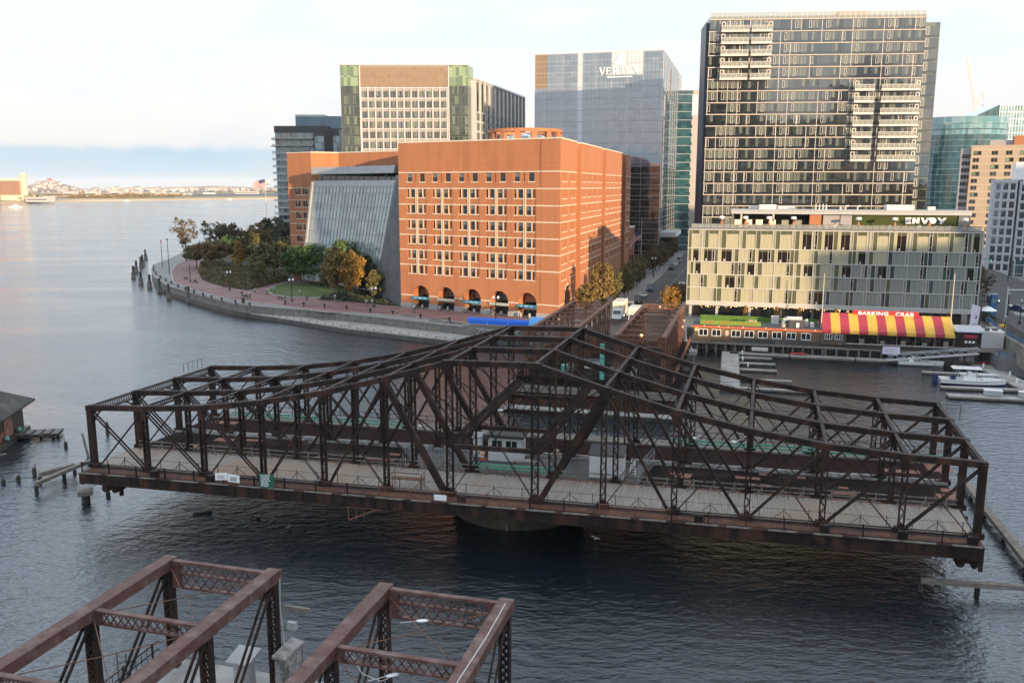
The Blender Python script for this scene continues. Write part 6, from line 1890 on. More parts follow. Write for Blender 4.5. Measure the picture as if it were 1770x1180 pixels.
# kitchen hut, container, gangway at the right end
hp = Vector((R0.x, R0.y, 0)) + FRr.pt(T_1 + 2.9, -1.6, 3.5)
t = thing('kiosk', 'dark kiosk with a pale corrugated roof right of the striped tent', 'kiosk', hp, ANG_B)
mb = MB(); mb.box(-2.4, 2.2, -2, 2.5, 0, 3.0); mb.build('wall', 'envoy_dark', t)
mb = MB(); mb.hexa([(-2.7, -2.4, 3.01), (2.5, -2.4, 3.01), (2.5, 2.8, 3.5), (-2.7, 2.8, 3.5), (-2.7, -2.4, 3.15), (2.5, -2.4, 3.15), (2.5, 2.8, 3.65), (-2.7, 2.8, 3.65)])
for k in range(6): mb.hexa([(-2.6 + k * .95, -2.42, 3.16), (-2.2 + k * .95, -2.42, 3.16), (-2.2 + k * .95, 2.8, 3.66), (-2.6 + k * .95, 2.8, 3.66), (-2.6 + k * .95, -2.42, 3.22), (-2.2 + k * .95, -2.42, 3.22), (-2.2 + k * .95, 2.8, 3.72), (-2.6 + k * .95, 2.8, 3.72)])
mb.build('roof', 'pale_wall', t)
mb = MB(); mb.box(-1.1, 1.2, -2.12, -2.01, 1.9, 2.5); mb.build('sign', 'tent_red', t)
for k in range(3):
    mb = MB(); mb.box(-.9 + k * .65, -.5 + k * .65, -2.08, -2.01, .9, 1.3); mb.build('notice', 'white_bright', t)
cp = Vector((R0.x, R0.y, 0)) + FRr.pt(T_1 + 6.9, -.9, 3.6)
t = thing('storage_container', 'plain light grey storage container beside the dark kiosk', 'container', cp, ANG_B)
mb = MB(); mb.box(-1.9, 1.9, -1.7, 1.7, 0, 3.1)
for k in range(9): mb.box(-1.85 + k * .44, -1.65 + k * .44, -1.75, -1.7, .15, 2.95)
mb.build('body', 'grey_paint', t)
mb = MB(); mb.box(-1.95, 1.95, -1.75, 1.75, 3.105, 3.25); mb.build('roof', 'roof_white', t)
mb = MB(); mb.box(-1.3, -.6, -1.2, -.4, 3.26, 3.7); mb.box(.2, 1.0, -.6, .4, 3.26, 3.55); mb.build('roof_vent', 'grey_dark', t)
t = thing('pier_deck', 'timber quay deck on piles below the kiosk and the grey container', 'pier', Vector((R0.x, R0.y, 0)) + FRr.pt(T_1 + 5.4, -.5, 0), ANG_B)
mb = MB(); mb.box(-6, 6.2, -2.6, 5, 3.0, 3.49); mb.build('deck', 'timber', t)
for k in range(6):
    mb = MB(); mb.tube((-5.5 + k * 2.2, -2.0, -1.5), (-5.5 + k * 2.2, -2.0, 3.0), .18, n=8); mb.build('pile', 'timber_wet', t)
# umbrella trees and planters on the hotel terrace
# ------------------------------------------------------------------ towers at the right edge
t = thing('office_tower', 'round-fronted teal glass tower behind the tan block at the right edge', 'building', (275, 548, G))
mb = MB(); mb.lathe([(26, 0), (26, Z(70.5))], n=40); mb.build('core', 'apt_dark', t)
PT = Parts(t, 'glazing', ['teal_glass', 'alu', 'teal_light'])
for j in range(20):
    for k in range(26):
        a = R(184 + k * 6.6); key = ('tl', j > 17)
        if key not in WT:
            mb = MB(); mb.box(-1.52, 1.52, 0, .06, .9, 3.3, 2 if j > 17 else 0); mb.box(-1.54, 1.54, -.25, .05, .55, .85, 2); mb.box(-1.5, 1.5, 0, .06, 0, .5, 0); mb.box(1.49, 1.56, -.1, 0, 0, 3.3, 2); WT[key] = mb
        f_ = Fr((26.1 * math.cos(a), 26.1 * math.sin(a)), (-math.sin(a), math.cos(a)))
        PT.put(WT[key], f_, 0, 0, j * 3.35, abs(a - R(240)) + (0 if j > 5 else 10))
PT.done()
mb = MB(); mb.lathe([(25, Z(70.4)), (26.3, Z(70.4)), (26.3, Z(74.5)), (25.4, Z(74.5))], n=40); mb.build('crown', 'teal_light', t)
t = thing('office_tower', 'pale glass tower with a sloping blue top at the upper right edge', 'building', (318, 610, G))
FX_ = Fr((0, 0), (1, -.05)); hh = Z(86)
mb = MB(); P = FX_.pt
mb.hexa([P(-2, 0, 0), P(13.5, 0, 0), P(13.5, -30, 0), P(-2, -30, 0), P(-2, 0, Z(81)), P(13.5, 0, Z(88.5)), P(13.5, -30, Z(88.5)), P(-2, -30, Z(81))]); mb.build('blue_block', 'teal_glass', t)
mb = MB(); FX_.box(mb, 13.6, 44, -30, .4, 0, Z(88.5)); mb.build('pale_block', 'teal_light', t)
mb = MB()
for k in range(16): FX_.box(mb, 13.8 + k * 1.9, 13.95 + k * 1.9, .41, .6, 0, Z(88.4))
for k in range(8): FX_.box(mb, 13.7, 43.9, .41, .5, Z(88.4) - k * 4.6 - .2, Z(88.4) - k * 4.6)
mb.build('fin', 'alu', t)
t = thing('apartment_block', 'sunlit tan apartment block with a rust penthouse at the right edge', 'building', (222.5, 430, G))
FG = Fr((0, 0), (.89, -.42)); FGl = Fr((0, 0), (-.25, -.97))
HG = Z(53.4)
mb = MB(); FG.box(mb, 0, 46, -18, 0, 0, HG); mb.build('wall', 'tan_wall', t)
mb = MB(); FG.box(mb, 18, 44, -14, -3, HG, HG + 4.4); mb.build('penthouse', 'copper', t)
mb = MB(); FG.box(mb, -4.2, -.05, -16, -2.2, 0, HG - 1.2); FG.box(mb, 8, 18, -14, -5, HG, HG + 2.5); mb.build('grey_bay', 'grid_shade', t)
PG_ = Parts(t, 'window', ['apt_dark', 'tan_wall', 'olive_glass'])
g1 = MB(); g1.box(0, 2.6, 0, .05, 0, 1.9, 0); g1.box(1.25, 1.35, -.04, 0, 0, 1.9, 1)
g2 = MB(); g2.box(0, 3.4, 0, .05, 0, 1.9, 0); g2.box(1.6, 1.7, -.04, 0, 0, 1.9, 1); g2.box(.1, 1.5, -.02, -.005, .2, 1.8, 2)
for j in range(15):
    for i, x in enumerate((1.0, 8.8, 14.8, 20.5, 27.5, 33, 39)): PG_.put(g2 if (i + j) % 3 == 0 else g1, FG, x, .04, HG - 4.6 - j * 3.3, i)
    for x in (-3.7, -1.9): PG_.put(g1, FG, x - .0 if x < -3 else x - .6, -2.16, HG - 6 - j * 3.3, 9)
PG_.done()
mb = MB()
for j in range(15): FG.box(mb, 0, 46, .01, .12, HG - 2.3 - j * 3.3, HG - 2.1 - j * 3.3)
mb.build('string_course', 'cream', t)
t = thing('apartment_block', 'pale lavender-white apartment block with paired windows at the right edge', 'building', (165.5, 303, G))
FH_ = Fr((0, 0), (.89, -.46)); FHl = Fr((0, 0), (-.27, -.96)); H1 = Z(36.2)
mb = MB(); FH_.box(mb, 0, 7.2, -40, 0, 0, H1); FH_.box(mb, 7.9, 50, -40, -.8, 0, H1 - .6); FH_.box(mb, 7.2, 7.9, -40, -2.0, 0, H1 - .5); mb.build('wall', 'pale_wall', t)
mb = MB(); FH_.box(mb, 6.4, 40, -34, -6, H1, Z(42.2)); mb.build('upper_block', 'white_paint', t)
PH_ = Parts(t, 'window', ['apt_glass', 'navy_metal'])
h1 = MB(); h1.box(0, .62, 0, .05, 0, 2.1, 0); h1.box(.85, 1.45, 0, .05, 0, 2.1, 0); h1.box(.64, .83, -.02, .05, 0, 2.1, 1)
for j in range(10):
    z = H1 - 3.4 - j * 3.05
    for x in (.8, 3.0, 5.2): PH_.put(h1, FH_, x, .02, z, 0)
    for k in range(12): PH_.put(h1, FH_, 8.6 + k * 2.1, -.78, z - .5, 1 + k)
PH_.done()
mb = MB(); FH_.box(mb, 7.25, 7.85, -1.98, -1.9, 0, H1 - .6); mb.build('glass_slot', 'teal_glass', t)
mb = MB()
for j in range(11): FH_.box(mb, -.05, 7.2, .01, .09, H1 - 1.1 - j * 3.05, H1 - .85 - j * 3.05); FH_.box(mb, 7.95, 50, -.79, -.7, H1 - 1.6 - j * 3.05, H1 - 1.35 - j * 3.05)
mb.build('floor_edge', 'far_white', t)
for i in range(9):
    mb = MB(); FH_.box(mb, 8.4 + i * 3, 8.9 + i * 3, -.75, -.2, 0, 6.0); mb.build('column', 'far_white', t)
mb = MB(); FH_.box(mb, 8, 50, -.79, -.74, .2, 5.6); mb.build('shopfront', 'teal_glass', t)
# crane far behind
t = thing('tower_crane', 'thin red and white tower crane rising behind the right-edge towers', 'crane', (470, 905, G))
mb = MB()
def lattice(mb, p, q, w_, n):
    p = Vector(p); q = Vector(q); d = (q - p).normalized(); x = d.cross(Vector((0, 1, 0))).normalized() * w_ / 2; y = Vector((0, w_ / 2, 0))
    for sx in (-1, 1):
        for sy in (-1, 1): mb.bar(p + x * sx + y * sy, q + x * sx + y * sy, .28, .28)
    for k in range(n):
        a = p + (q - p) * (k / n); b_ = p + (q - p) * ((k + 1) / n); s_ = 1 if k % 2 else -1
        mb.bar(a + x * s_ - y, b_ - x * s_ - y, .22, .22); mb.bar(a + x * s_ + y, b_ - x * s_ + y, .22, .22)
lattice(mb, (0, 0, 0), (0, 0, Z(104)), 2.4, 30); mb.build('mast', 'crane_paint', t)
mb = MB(); lattice(mb, (.5, 0, Z(104)), (-14, 0, Z(160)), 2.0, 22); mb.build('jib', 'crane_paint', t)
mb = MB(); mb.box(-1.5, 4.5, -1.2, 1.2, Z(102), Z(105)); mb.build('counter_jib', 'far_grey', t)
t = thing('tower_crane', 'short luffing crane jib crossing behind the thin tower crane', 'crane', (464, 915, G))
mb = MB(); lattice(mb, (0, 0, 0), (0, 0, Z(98)), 2.0, 24); mb.build('mast', 'crane_paint', t)
mb = MB(); lattice(mb, (0, 0, Z(98)), (17, 0, Z(128)), 1.6, 14); mb.build('jib', 'crane_paint', t)
mb = MB(); mb.tube((17, 0, Z(128)), (17, 0, Z(116)), .12, n=4); mb.box(16.6, 17.4, -.4, .4, Z(114.5), Z(116)); mb.build('hook_line', 'far_grey', t)
# low brick annex behind the courthouse
t = thing('annex_building', 'low brick annex between the courthouse and the glass tower', 'building', FB.pt(119, 0, 0) + Vector((CL.x, CL.y, G)), math.atan2(AV.y, AV.x))
mb = MB(); mb.box(0, 14, 0, 12, 0, Z(19)); mb.build('wall', 'brick_dark', t)
mb = MB(); mb.box(-.1, 14.1, -.15, 12, Z(19), Z(19.5)); mb.build('coping', 'limestone', t)
mb = MB(); mb.box(2, 5, -.05, -.001, 2, 6); mb.box(8, 11, -.05, -.001, 2, 6); mb.build('window', 'win_dark', t)
# ------------------------------------------------------------------ trees and shrubs
def crown_mesh(seed, rx, rz, nclump, nleaf, ls, z0, sparse=0.0, shape='round'):
    r = random.Random(seed); mb = MB()
    cl = []
    for k in range(nclump):
        while True:
            x, y, z = r.uniform(-1, 1), r.uniform(-1, 1), r.uniform(-1, 1)
            d = x * x + y * y + z * z
            if d < 1 and (d > .12 or r.random() < .3): break
        if shape == 'vase': s = .55 + .45 * (z + 1) / 2
        elif shape == 'cone': s = 1.05 - .75 * (z + 1) / 2
        elif shape == 'spread': s = 1.0; z = z * .8 if z > 0 else z * .6
        else: s = 1.0
        cl.append((x * rx * s * r.uniform(.75, 1.12), y * rx * s * r.uniform(.75, 1.12), z0 + rz + z * rz, r.uniform(.16, .34) * rx))
    for (cx, cy, cz, cr) in cl:
        for q in range(int(nleaf * r.uniform(.6, 1.3))):
            a, b_ = r.uniform(0, 6.283), r.uniform(-1, 1); rr_ = cr * (r.random() ** .45)
            h = math.sqrt(1 - b_ * b_)
            p = Vector((cx + rr_ * h * math.cos(a), cy + rr_ * h * math.sin(a), cz + rr_ * b_ * .75))
            n = Vector((r.gauss(0, 1), r.gauss(0, 1), r.gauss(.5, 1))).normalized()
            u = n.orthogonal().normalized(); v = n.cross(u); s = ls * r.uniform(.6, 1.3)
            ang = r.uniform(0, 6.283); u2 = u * math.cos(ang) + v * math.sin(ang); v2 = n.cross(u2)
            mb.face([p - u2 * s, p + v2 * s * .55, p + u2 * s, p - v2 * s * .55])
    return mb, cl
def trunk_mesh(seed, h, r0, cl, nb=9, multi=1):
    r = random.Random(seed + 99); mb = MB()
    for m in range(multi):
        ox, oy = (0, 0) if multi == 1 else (r.uniform(-.5, .5), r.uniform(-.5, .5))
        top = Vector((ox + r.uniform(-.3, .3), oy + r.uniform(-.3, .3), h))
        mb.tube((ox, oy, -.1), (ox + (top.x - ox) * .5, oy + (top.y - oy) * .5, h * .5), r0, r0 * .75, 7); mb.tube((ox + (top.x - ox) * .5, oy + (top.y - oy) * .5, h * .5), top, r0 * .75, r0 * .45, 7)
    for c in r.sample(cl, min(nb, len(cl))):
        s = Vector((0, 0, h * r.uniform(.45, .95))); e = Vector(c[:3])
        m = s.lerp(e, .5) + Vector((0, 0, -.2 * (e - s).length * .3))
        mb.tube(s, m, r0 * .42, r0 * .25, 5); mb.tube(m, e, r0 * .25, r0 * .08, 5)
    return mb
TREES = {}
for nm, (seed, rx, rz, ncl, nl, ls, z0, shp, r0) in {
        'round': (1, 4.2, 3.6, 60, 84, .33, 2.2, 'round', .20), 'vase': (2, 4.4, 4.2, 60, 80, .33, 2.4, 'vase', .20), 'spread': (3, 5.2, 3.2, 64, 86, .36, 2.0, 'spread', .24),
        'slim': (4, 2.4, 4.2, 46, 60, .28, 1.4, 'cone', .16), 'thin': (5, 3.4, 3.8, 40, 34, .28, 2.6, 'round', .14), 'dense': (6, 4.0, 4.0, 70, 90, .34, 1.2, 'cone', .2)}.items():
    cm, cl = crown_mesh(seed, rx, rz, ncl, nl, ls, z0, shape=shp)
    TREES[nm] = (cm.mesh('crown', ['leaf_green']), trunk_mesh(seed, z0 + rz * .9, r0, cl).mesh('trunk', ['bark']))
def tree(kind, leaf, p, s, rz, label, group=None, sz=None, nm='tree'):
    t = thing(nm, label, 'tree', (p[0], p[1], p[2] - .02), rz, group)
    t.scale = (s, s, sz or s)
    for n_, me in (('trunk', TREES[kind][1]), ('crown', TREES[kind][0])):
        o = bpy.data.objects.new(n_, me); COL.objects.link(o); o.parent = t
        if n_ == 'crown':
            o.material_slots[0].link = 'OBJECT'; o.material_slots[0].material = MATS[leaf]
    return t
tr = random.Random(31)
def P(px, py): v = at(px, py, G); return (v.x, v.y, G)
# (kind, leaves, foot pixel, scale, label)
for kind, lf, px, py, s, sz, lb in (
        ('thin', 'leaf_brown', 322, 452, 1.35, 1.65, 'sparse half-bare tall tree at the tip of the quay promenade'),
        ('spread', 'leaf_rust', 365, 465, 1.2, 1.15, 'broad rust-olive tree near the tip of the promenade'),
        ('spread', 'leaf_green', 402, 455, 1.2, 1.2, 'rounded dull green tree behind the rust tree on the promenade'),
        ('spread', 'leaf_olive', 340, 462, .8, .9, 'small olive tree under the sparse tall tree at the promenade tip'),
        ('round', 'leaf_brown', 395, 440, 1.25, 1.35, 'half-bare brown tree top standing behind the promenade grove'),
        ('thin', 'leaf_brown', 365, 440, 1.15, 1.4, 'thin bare-topped tree at the back of the promenade grove'),
        ('vase', 'leaf_olive', 432, 472, 1.25, 1.25, 'brownish olive tree in the middle of the promenade grove'),
        ('slim', 'leaf_yellow', 414, 474, 1.0, 1.15, 'slim bright yellow tree glowing in the dark promenade grove'),
        ('slim', 'leaf_yellow', 445, 482, .75, .75, 'small yellow sapling beside the big olive grove tree'),
        ('spread', 'leaf_olive', 474, 485, 1.3, 1.4, 'largest dark olive tree beside the curved brick path'),
        ('vase', 'leaf_rust', 448, 455, 1.3, 1.35, 'reddish tree behind the yellow slim tree in the grove'),
        ('dense', 'leaf_dark', 462, 442, 1.5, 1.6, 'tall dark tree at the back of the grove beside the condominium'),
        ('dense', 'leaf_dark', 492, 448, 1.4, 1.5, 'very dark conifer-like tree against the brick wing'),
        ('round', 'leaf_dark', 478, 432, 1.35, 1.5, 'dark tree partly hidden behind the very dark conifer-like tree'),
        ('round', 'leaf_olive', 503, 470, 1.15, 1.25, 'olive tree in front of the lower windows of the brick wing'),
        ('round', 'leaf_green', 521, 491, 1.25, 1.15, 'fresh green rounded tree at the edge of the lawn'),
        ('round', 'leaf_green', 552, 494, 1.2, 1.25, 'mid green tree between the fresh green tree and the golden trees'),
        ('vase', 'leaf_gold', 585, 517, 1.05, 1.18, 'golden brown tree left of its sunlit twin in front of the glass wall'),
        ('vase', 'leaf_yellow', 609, 519, .88, 1.12, 'sunlit golden tree in front of the leaning glass wall'),
        ('round', 'leaf_olive', 447, 494, .62, .75, 'small olive tree at the front edge of the shrub bed by the path fork'),
        ('vase', 'leaf_olive', 500, 487, .85, 1.0, 'olive tree between the largest grove tree and the fresh green one'),
        ('round', 'leaf_olive', 572, 507, .72, .9, 'small olive tree left of the golden brown tree on the lawn'),
        ('dense', 'leaf_dark', 633, 513, 1.1, 1.15, 'dark green tree between the golden trees and the grey flank wall'),
        ('round', 'leaf_green', 598, 505, 1.2, 1.45, 'tall green tree top rising behind the golden trees'),
        ('round', 'leaf_olive', 655, 519, .7, .8, 'small olive tree at the foot of the grey flank wall'),
        ('vase', 'leaf_gold', 1040, 545, .92, 1.25, 'golden tree lit at the brick courthouse street corner'),
        ('vase', 'leaf_gold', 1012, 549, .72, .8, 'low golden tree in front of the courthouse side arch'),
        ('round', 'leaf_yellow', 1160, 545, .62, .78, 'bright yellow tree beside the far span portal'),
        ('round', 'leaf_rust', 1172, 535, .55, .75, 'rust tree behind the bright yellow tree beside the far span')):
    tree(kind, lf, P(px, py), s * (1.12 if px < 700 else .95), tr.uniform(0, 6.28), lb, 'promenade trees' if px < 700 else None, sz=(sz or s) * (1.12 if px < 700 else .95))
for k, a_ in enumerate((222, 231, 240, 249, 258, 268, 278, 290)):
    v = ab(a_, -34.0 + tr.uniform(-.5, .5), G)
    tree(('vase', 'thin', 'round')[k % 3], ('leaf_olive', 'leaf_brown', 'leaf_olive')[k % 3], v, .68, tr.uniform(0, 6.28), 'shaded olive street tree in the row along the courthouse pavement', 'street trees along the courthouse', sz=.85)
for k, a_ in enumerate((312, 322, 332, 343, 354, 366, 378, 392)):
    v = ab(a_, -33.5 + tr.uniform(-.5, .5), G)
    tree(('round', 'vase')[k % 2], ('leaf_rust', 'leaf_brown')[k % 2], v, .80, tr.uniform(0, 6.28), 'rust brown street tree in the row before the glass tower', 'street trees before the glass tower', sz=.9)
for k, (x, y) in enumerate(((116, 226), (121, 240), (127, 256), (131, 272), (138, 290), (124, 231), (132, 247), (141, 268), (147, 286), (118, 215))):
    tree(('thin', 'round', 'vase')[k % 3], ('leaf_brown', 'leaf_green', 'leaf_rust')[k % 3], (x, y, RZ), .62, tr.uniform(0, 6.28), 'thin autumn street tree along the avenue right of the hotel', 'street trees along the avenue', sz=.72)
# shrub beds: a ground cover nobody could count, and single bushes
def shrub_cover(name, polys, n, h, leaf, label=None, seed=1, ls=.24):
    r = random.Random(seed); mb = MB()
    xs = [p[0] for p in polys]; ys = [p[1] for p in polys]
    def inside(x, y):
        c = False; j = len(polys) - 1
        for i in range(len(polys)):
            if (polys[i][1] > y) != (polys[j][1] > y) and x < (polys[j][0] - polys[i][0]) * (y - polys[i][1]) / (polys[j][1] - polys[i][1]) + polys[i][0]: c = not c
            j = i
        return c
    k = 0
    while k < n:
        x, y = r.uniform(min(xs), max(xs)), r.uniform(min(ys), max(ys))
        if not inside(x, y): continue
        k += 1
        hh = h * (.55 + .5 * math.sin(x * .55) * math.cos(y * .43) + .35 * math.sin(x * 1.7 + y * 1.3)) * r.uniform(.3, 1.0)
        p = Vector((x, y, G + max(.1, hh)))
        nn = Vector((r.gauss(0, 1), r.gauss(0, 1), r.gauss(1.0, .8))).normalized(); u = nn.orthogonal().normalized(); v = nn.cross(u); s = ls * r.uniform(.6, 1.4)
        mb.face([p - u * s, p + v * s * .7, p + u * s, p - v * s * .7])
    o = mb.build(name, leaf); o['kind'] = 'stuff'
    tag(o, label, 'shrubs')
bp = [A2(p) for p in KN] + [(-84, 290), (-105, 330), (-132, 372)]
shrub_cover('shrub_bed', bp, 15000, 2.2, 'leaf_shrub', 'clipped olive shrubs filling the bed inside the promenade curve', 3)
bp3 = [A2(at(x, y, G)) for x, y in ((500, 485), (455, 492), (430, 500), (350, 470), (420, 460), (490, 470))]
shrub_cover('shrub_bed', bp3, 9000, 1.3, 'leaf_olive', 'low mixed undergrowth beneath the promenade grove', 5)
shrub_cover('shrub_bed', bed2, 7000, 1.5, 'leaf_dark', 'dark hedge at the foot of the grey flank wall', 4)
shrub_cover('fallen_leaves', lawn, 420, .06, 'leaf_yellow', 'yellow leaves scattered over the lawn', 6, ls=.10)
shrub_cover('shrub_bed', [(112, 205), (121, 236), (133, 262), (146, 285), (150, 283), (136, 255), (126, 230), (117, 206)], 5000, 3.4, 'leaf_brown', 'brown planting along the avenue median', 9)
# terrace trees in yellow by the hotel's glass ground floor
for k, (x, b_) in enumerate(((13.5, 1.2), (20.3, 1.0), (25.2, 1.4), (33, 1.0), (46.5, 1.2), (55.5, 1.0))):
    v = Vector((E0.x, E0.y, G)) + FE.pt(x, b_ + 6, 0)
    tree('slim', 'leaf_yellow', v, .30, k, 'small yellow terrace tree in a pot under the hotel overhang', 'potted yellow trees under the hotel', sz=.46)

# ------------------------------------------------------------------ street lamps, bollards, chains
def lamp(p, h, label, globes=2, nm='street_lamp', group=None):
    t = thing(nm, label, 'street lamp', p, tr.uniform(0, 1), group)
    mb = MB(); mb.lathe([(.28, 0), (.26, .5), (.12, .7), (.09, h - .5), (.06, h)], n=10); mb.build('pole', 'black', t)
    if globes == 2:
        mb = MB(); mb.bar((-.55, 0, h - .1), (.55, 0, h - .1), .08, .08); mb.build('crossarm', 'black', t)
        for x in (-.55, .55):
            mb = MB(); mb.lathe([(.10, h - .05), (.26, h + .12), (.30, h + .35), (.2, h + .58), (.04, h + .68)], (x, 0, 0), 12); mb.build('globe', 'white_bright', t, smooth=True)
    else:
        mb = MB(); mb.lathe([(.12, h), (.22, h + .15), (.22, h + .5), (.05, h + .7)], n=10); mb.build('lantern', 'grey_paint', t)
lamp(at(397, 502, G), 5.2, 'black twin-globe lamp halfway along the promenade beside the shrub bed')
lamp(at(329, 487, G), 6.0, 'black lamp post on the promenade near the seated pair', 1)
lamp(at(505, 521, G), 5.6, 'black twin-globe lamp in front of the lawn')
lamp(at(647, 531, G), 4.6, 'black twin-globe lamp at the corner of the grey flank wall')
lamp(at(857, 553, G), 5.0, 'black twin-globe lamp in front of the fourth brick arch')
lamp(ab(300, -32.0, G), 6.2, 'pale three-globe lamp on the shaded street pavement')
for (px, py, h, lb) in ((281, 461, 9.5, 'slender tall pole with a red light near the promenade tip'), (293, 474, 12.0, 'taller slender mast inside the promenade kerb')):
    t = thing('light_mast', lb, 'mast', at(px, py, G))
    mb = MB(); mb.tube((0, 0, 0), (0, 0, h), .16, .09, 8); mb.build('pole', 'grey_dark', t)
    mb = MB(); mb.lathe([(.05, h), (.25, h + .1), (.25, h + .6), (.05, h + .75)], n=8); mb.build('lamp', 'kayak_red' if h < 10 else 'grey_dark', t)
quay_b = [(264, 462), (263.5, 466), (264.5, 470), (268, 475), (275, 481), (284, 486), (294, 491), (305, 497), (318, 502), (333, 507), (349, 512), (364, 517), (382, 521), (406, 525.5), (431, 530), (508, 526.5)]
bl0 = [at(x, y, G) for x, y in quay_b[:-1]] + [at(x, y, G) for x, y in ((493, 526), (525, 529), (561, 532), (599, 535), (640, 540), (679, 544), (727, 550), (777, 556))]
blb = []
for k, p in enumerate(bl0):
    q = Vector(p); cen_ = Vector((-70, 290, G))
    d = (cen_ - q); d.z = 0; q = q + d.normalized() * .5 if k < 15 else q
    blb.append(q)
    t = thing('mooring_bollard', 'black cast mooring bollard on the granite quay edge, one of a chained row', 'bollard', q, 0, 'mooring bollards along the quay')
    mb = MB(); mb.lathe([(.34, 0), (.30, .08), (.20, .2), (.19, .75), (.32, .85), (.32, 1.0), (.12, 1.08)], n=10); mb.build('post', 'black', t, smooth=True)
    mb = MB(); mb.box(-.45, .45, -.45, .45, -.0, .06); mb.build('base_plate', 'grey_dark', t)
for k, (p, q) in enumerate(zip(blb, blb[1:])):
    if k == 14 or (q - p).length > 18: continue
    mb = MB(); pts = [p.lerp(q, j / 10) + Vector((0, 0, .8 - .55 * (1 - (2 * j / 10 - 1) ** 2))) for j in range(11)]
    mb.path(pts, .06, 5)
    tag(mb.build('chain', 'grey_dark'), 'heavy dark chain slung between two mooring bollards', 'chain', 'chains between the mooring bollards')
for k, (px, py) in enumerate(((475, 526), (462, 528), (520, 532), (580, 541), (634, 551), (644, 551), (716, 563), (433, 536))):
    t = thing('mooring_pile', 'grey square-topped mooring pile between the quay and the low pier', 'pile', at(px, py, 0), 0, 'mooring piles of the low pier')
    mb = MB(); mb.tube((0, 0, -1.5), (0, 0, 4.6), .30, .28, 10); mb.build('shaft', 'quay_stone', t)
    mb = MB(); mb.lathe([(.33, 4.6), (.33, 4.75), (.05, 5.1)], n=10); mb.build('cap', 'grey_paint', t)
DP = [(231, 478), (236, 468), (244, 460), (247, 456), (252, 445), (244, 489), (259, 495), (276, 503), (292, 514), (327, 519), (422, 541)]
for k, (px, py) in enumerate(DP):
    lb = 'weathered timber dolphin of clustered piles standing off the quay' if k < 9 else ('single timber dolphin close to the quay wall' if k == 9 else 'last timber dolphin nearest the low pier corner')
    t = thing('pile_dolphin', lb, 'dolphin', at(px, py + 3, 0), k, 'timber dolphins off the quay' if k < 9 else None)
    mb = MB()
    for j in range(5): a = 2 * math.pi * j / 5; mb.tube((.75 * math.cos(a), .75 * math.sin(a), -1.5), (.38 * math.cos(a), .38 * math.sin(a), 2.3), .34, .3, 8)
    mb.build('pile_cluster', 'timber', t)
    mb = MB(); mb.tube((0, 0, 1.5), (.1, 0, 4.7), .46, .42, 10); mb.build('king_pile', 'timber_wet', t)
    mb = MB(); mb.lathe([(.74, 1.75), (.74, 2.0)], n=12); mb.build('band', 'grey_dark', t)

# ------------------------------------------------------------------ low concrete pier and blue canopy
lp = [A2(at(436, 533, 1.15)), IN[1], IN[2], IN[4], (2.5, 186.5), A2(at(800, 590, 1.15)), A2(at(600, 567, 1.15)), A2(at(432, 541, 1.15))]
t = thing('low_pier', 'long low concrete pier with a dark fendered side below the promenade', 'pier', (-40, 215, 0))
mb = MB(); mb.prism([(x + 40, y - 215) for x, y in lp], .35, 1.15); mb.build('deck', 'concrete', t)
mb = MB()
ls_ = [(x + 40, y - 215) for x, y in lp]
for k in (4, 5, 6, 7, 0):
    p, q = ls_[k], ls_[(k + 1) % 8]
    mb.bar((p[0], p[1], .2), (q[0], q[1], .2), .6, 1.5)
mb.build('fender_wall', 'concrete_dark', t)
for k in range(26):
    p0 = Vector((*ls_[7], 1.16)).lerp(Vector((*ls_[6], 1.16)), (k % 13) / 13) if k < 13 else Vector((*ls_[6], 1.16)).lerp(Vector((*ls_[5], 1.16)), (k - 13) / 13)
    mb = MB(); mb.lathe([(.07, 0), (.07, .2), (.16, .24), (.16, .32)], p0 + Vector((.4, .5, 0)), 8); mb.build('cleat', 'black', t)
t = thing('gangway', 'rusty open gangway frames standing on the low pier', 'gangway', at(800, 577, 1.15), -.55)
for x0 in (-9.5, -5.8, -3.6):
    mb = MB()
    for a in (0, 2.6):
        for b_ in (0, 1.4): mb.box(x0 + a - .05, x0 + a + .05, b_ - .05, b_ + .05, 0, 2.2)
    for z in (.6, 1.3, 2.1):
        for b_ in (0, 1.4): mb.box(x0, x0 + 2.6, b_ - .04, b_ + .04, z, z + .08)
        for a in (0, 2.6): mb.box(x0 + a - .04, x0 + a + .04, 0, 1.4, z, z + .08)
    mb.build('frame', 'grey_dark', t)
mb = MB()
for s_ in (0, 1.6):
    for z in (.3, 1.5): mb.box(0, 14, s_ - .05, s_ + .05, z, z + .1)
    mb.lace((0, s_, .35), (14, s_, .35), (0, 0, 1.2), 14, .08)
mb.build('truss', 'alu', t)
t = thing('blue_canopy', 'long bright blue tarpaulin canopy with a rounded end on the quay', 'canopy', at(880, 566, G), -.36)
mb = MB(); n_ = 8
for k in range(n_):
    a0, a1 = math.pi * k / n_, math.pi * (k + 1) / n_
    mb.face([(-9.8, .7 * math.cos(a0), 1.3 + .6 * math.sin(a0)), (7.4, .7 * math.cos(a0), 1.3 + .6 * math.sin(a0)), (7.4, .7 * math.cos(a1), 1.3 + .6 * math.sin(a1)), (-9.8, .7 * math.cos(a1), 1.3 + .6 * math.sin(a1))])
mb.face([(-9.8, .7 * math.cos(math.pi * k / n_), 1.3 + .6 * math.sin(math.pi * k / n_)) for k in range(n_, -1, -1)])
mb.box(-9.8, 7.4, -.72, -.66, .55, 1.3); mb.box(-9.8, 7.4, .66, .72, .55, 1.3)
mb.build('tunnel', 'tarp_blue', t, smooth=False)
mb = MB()
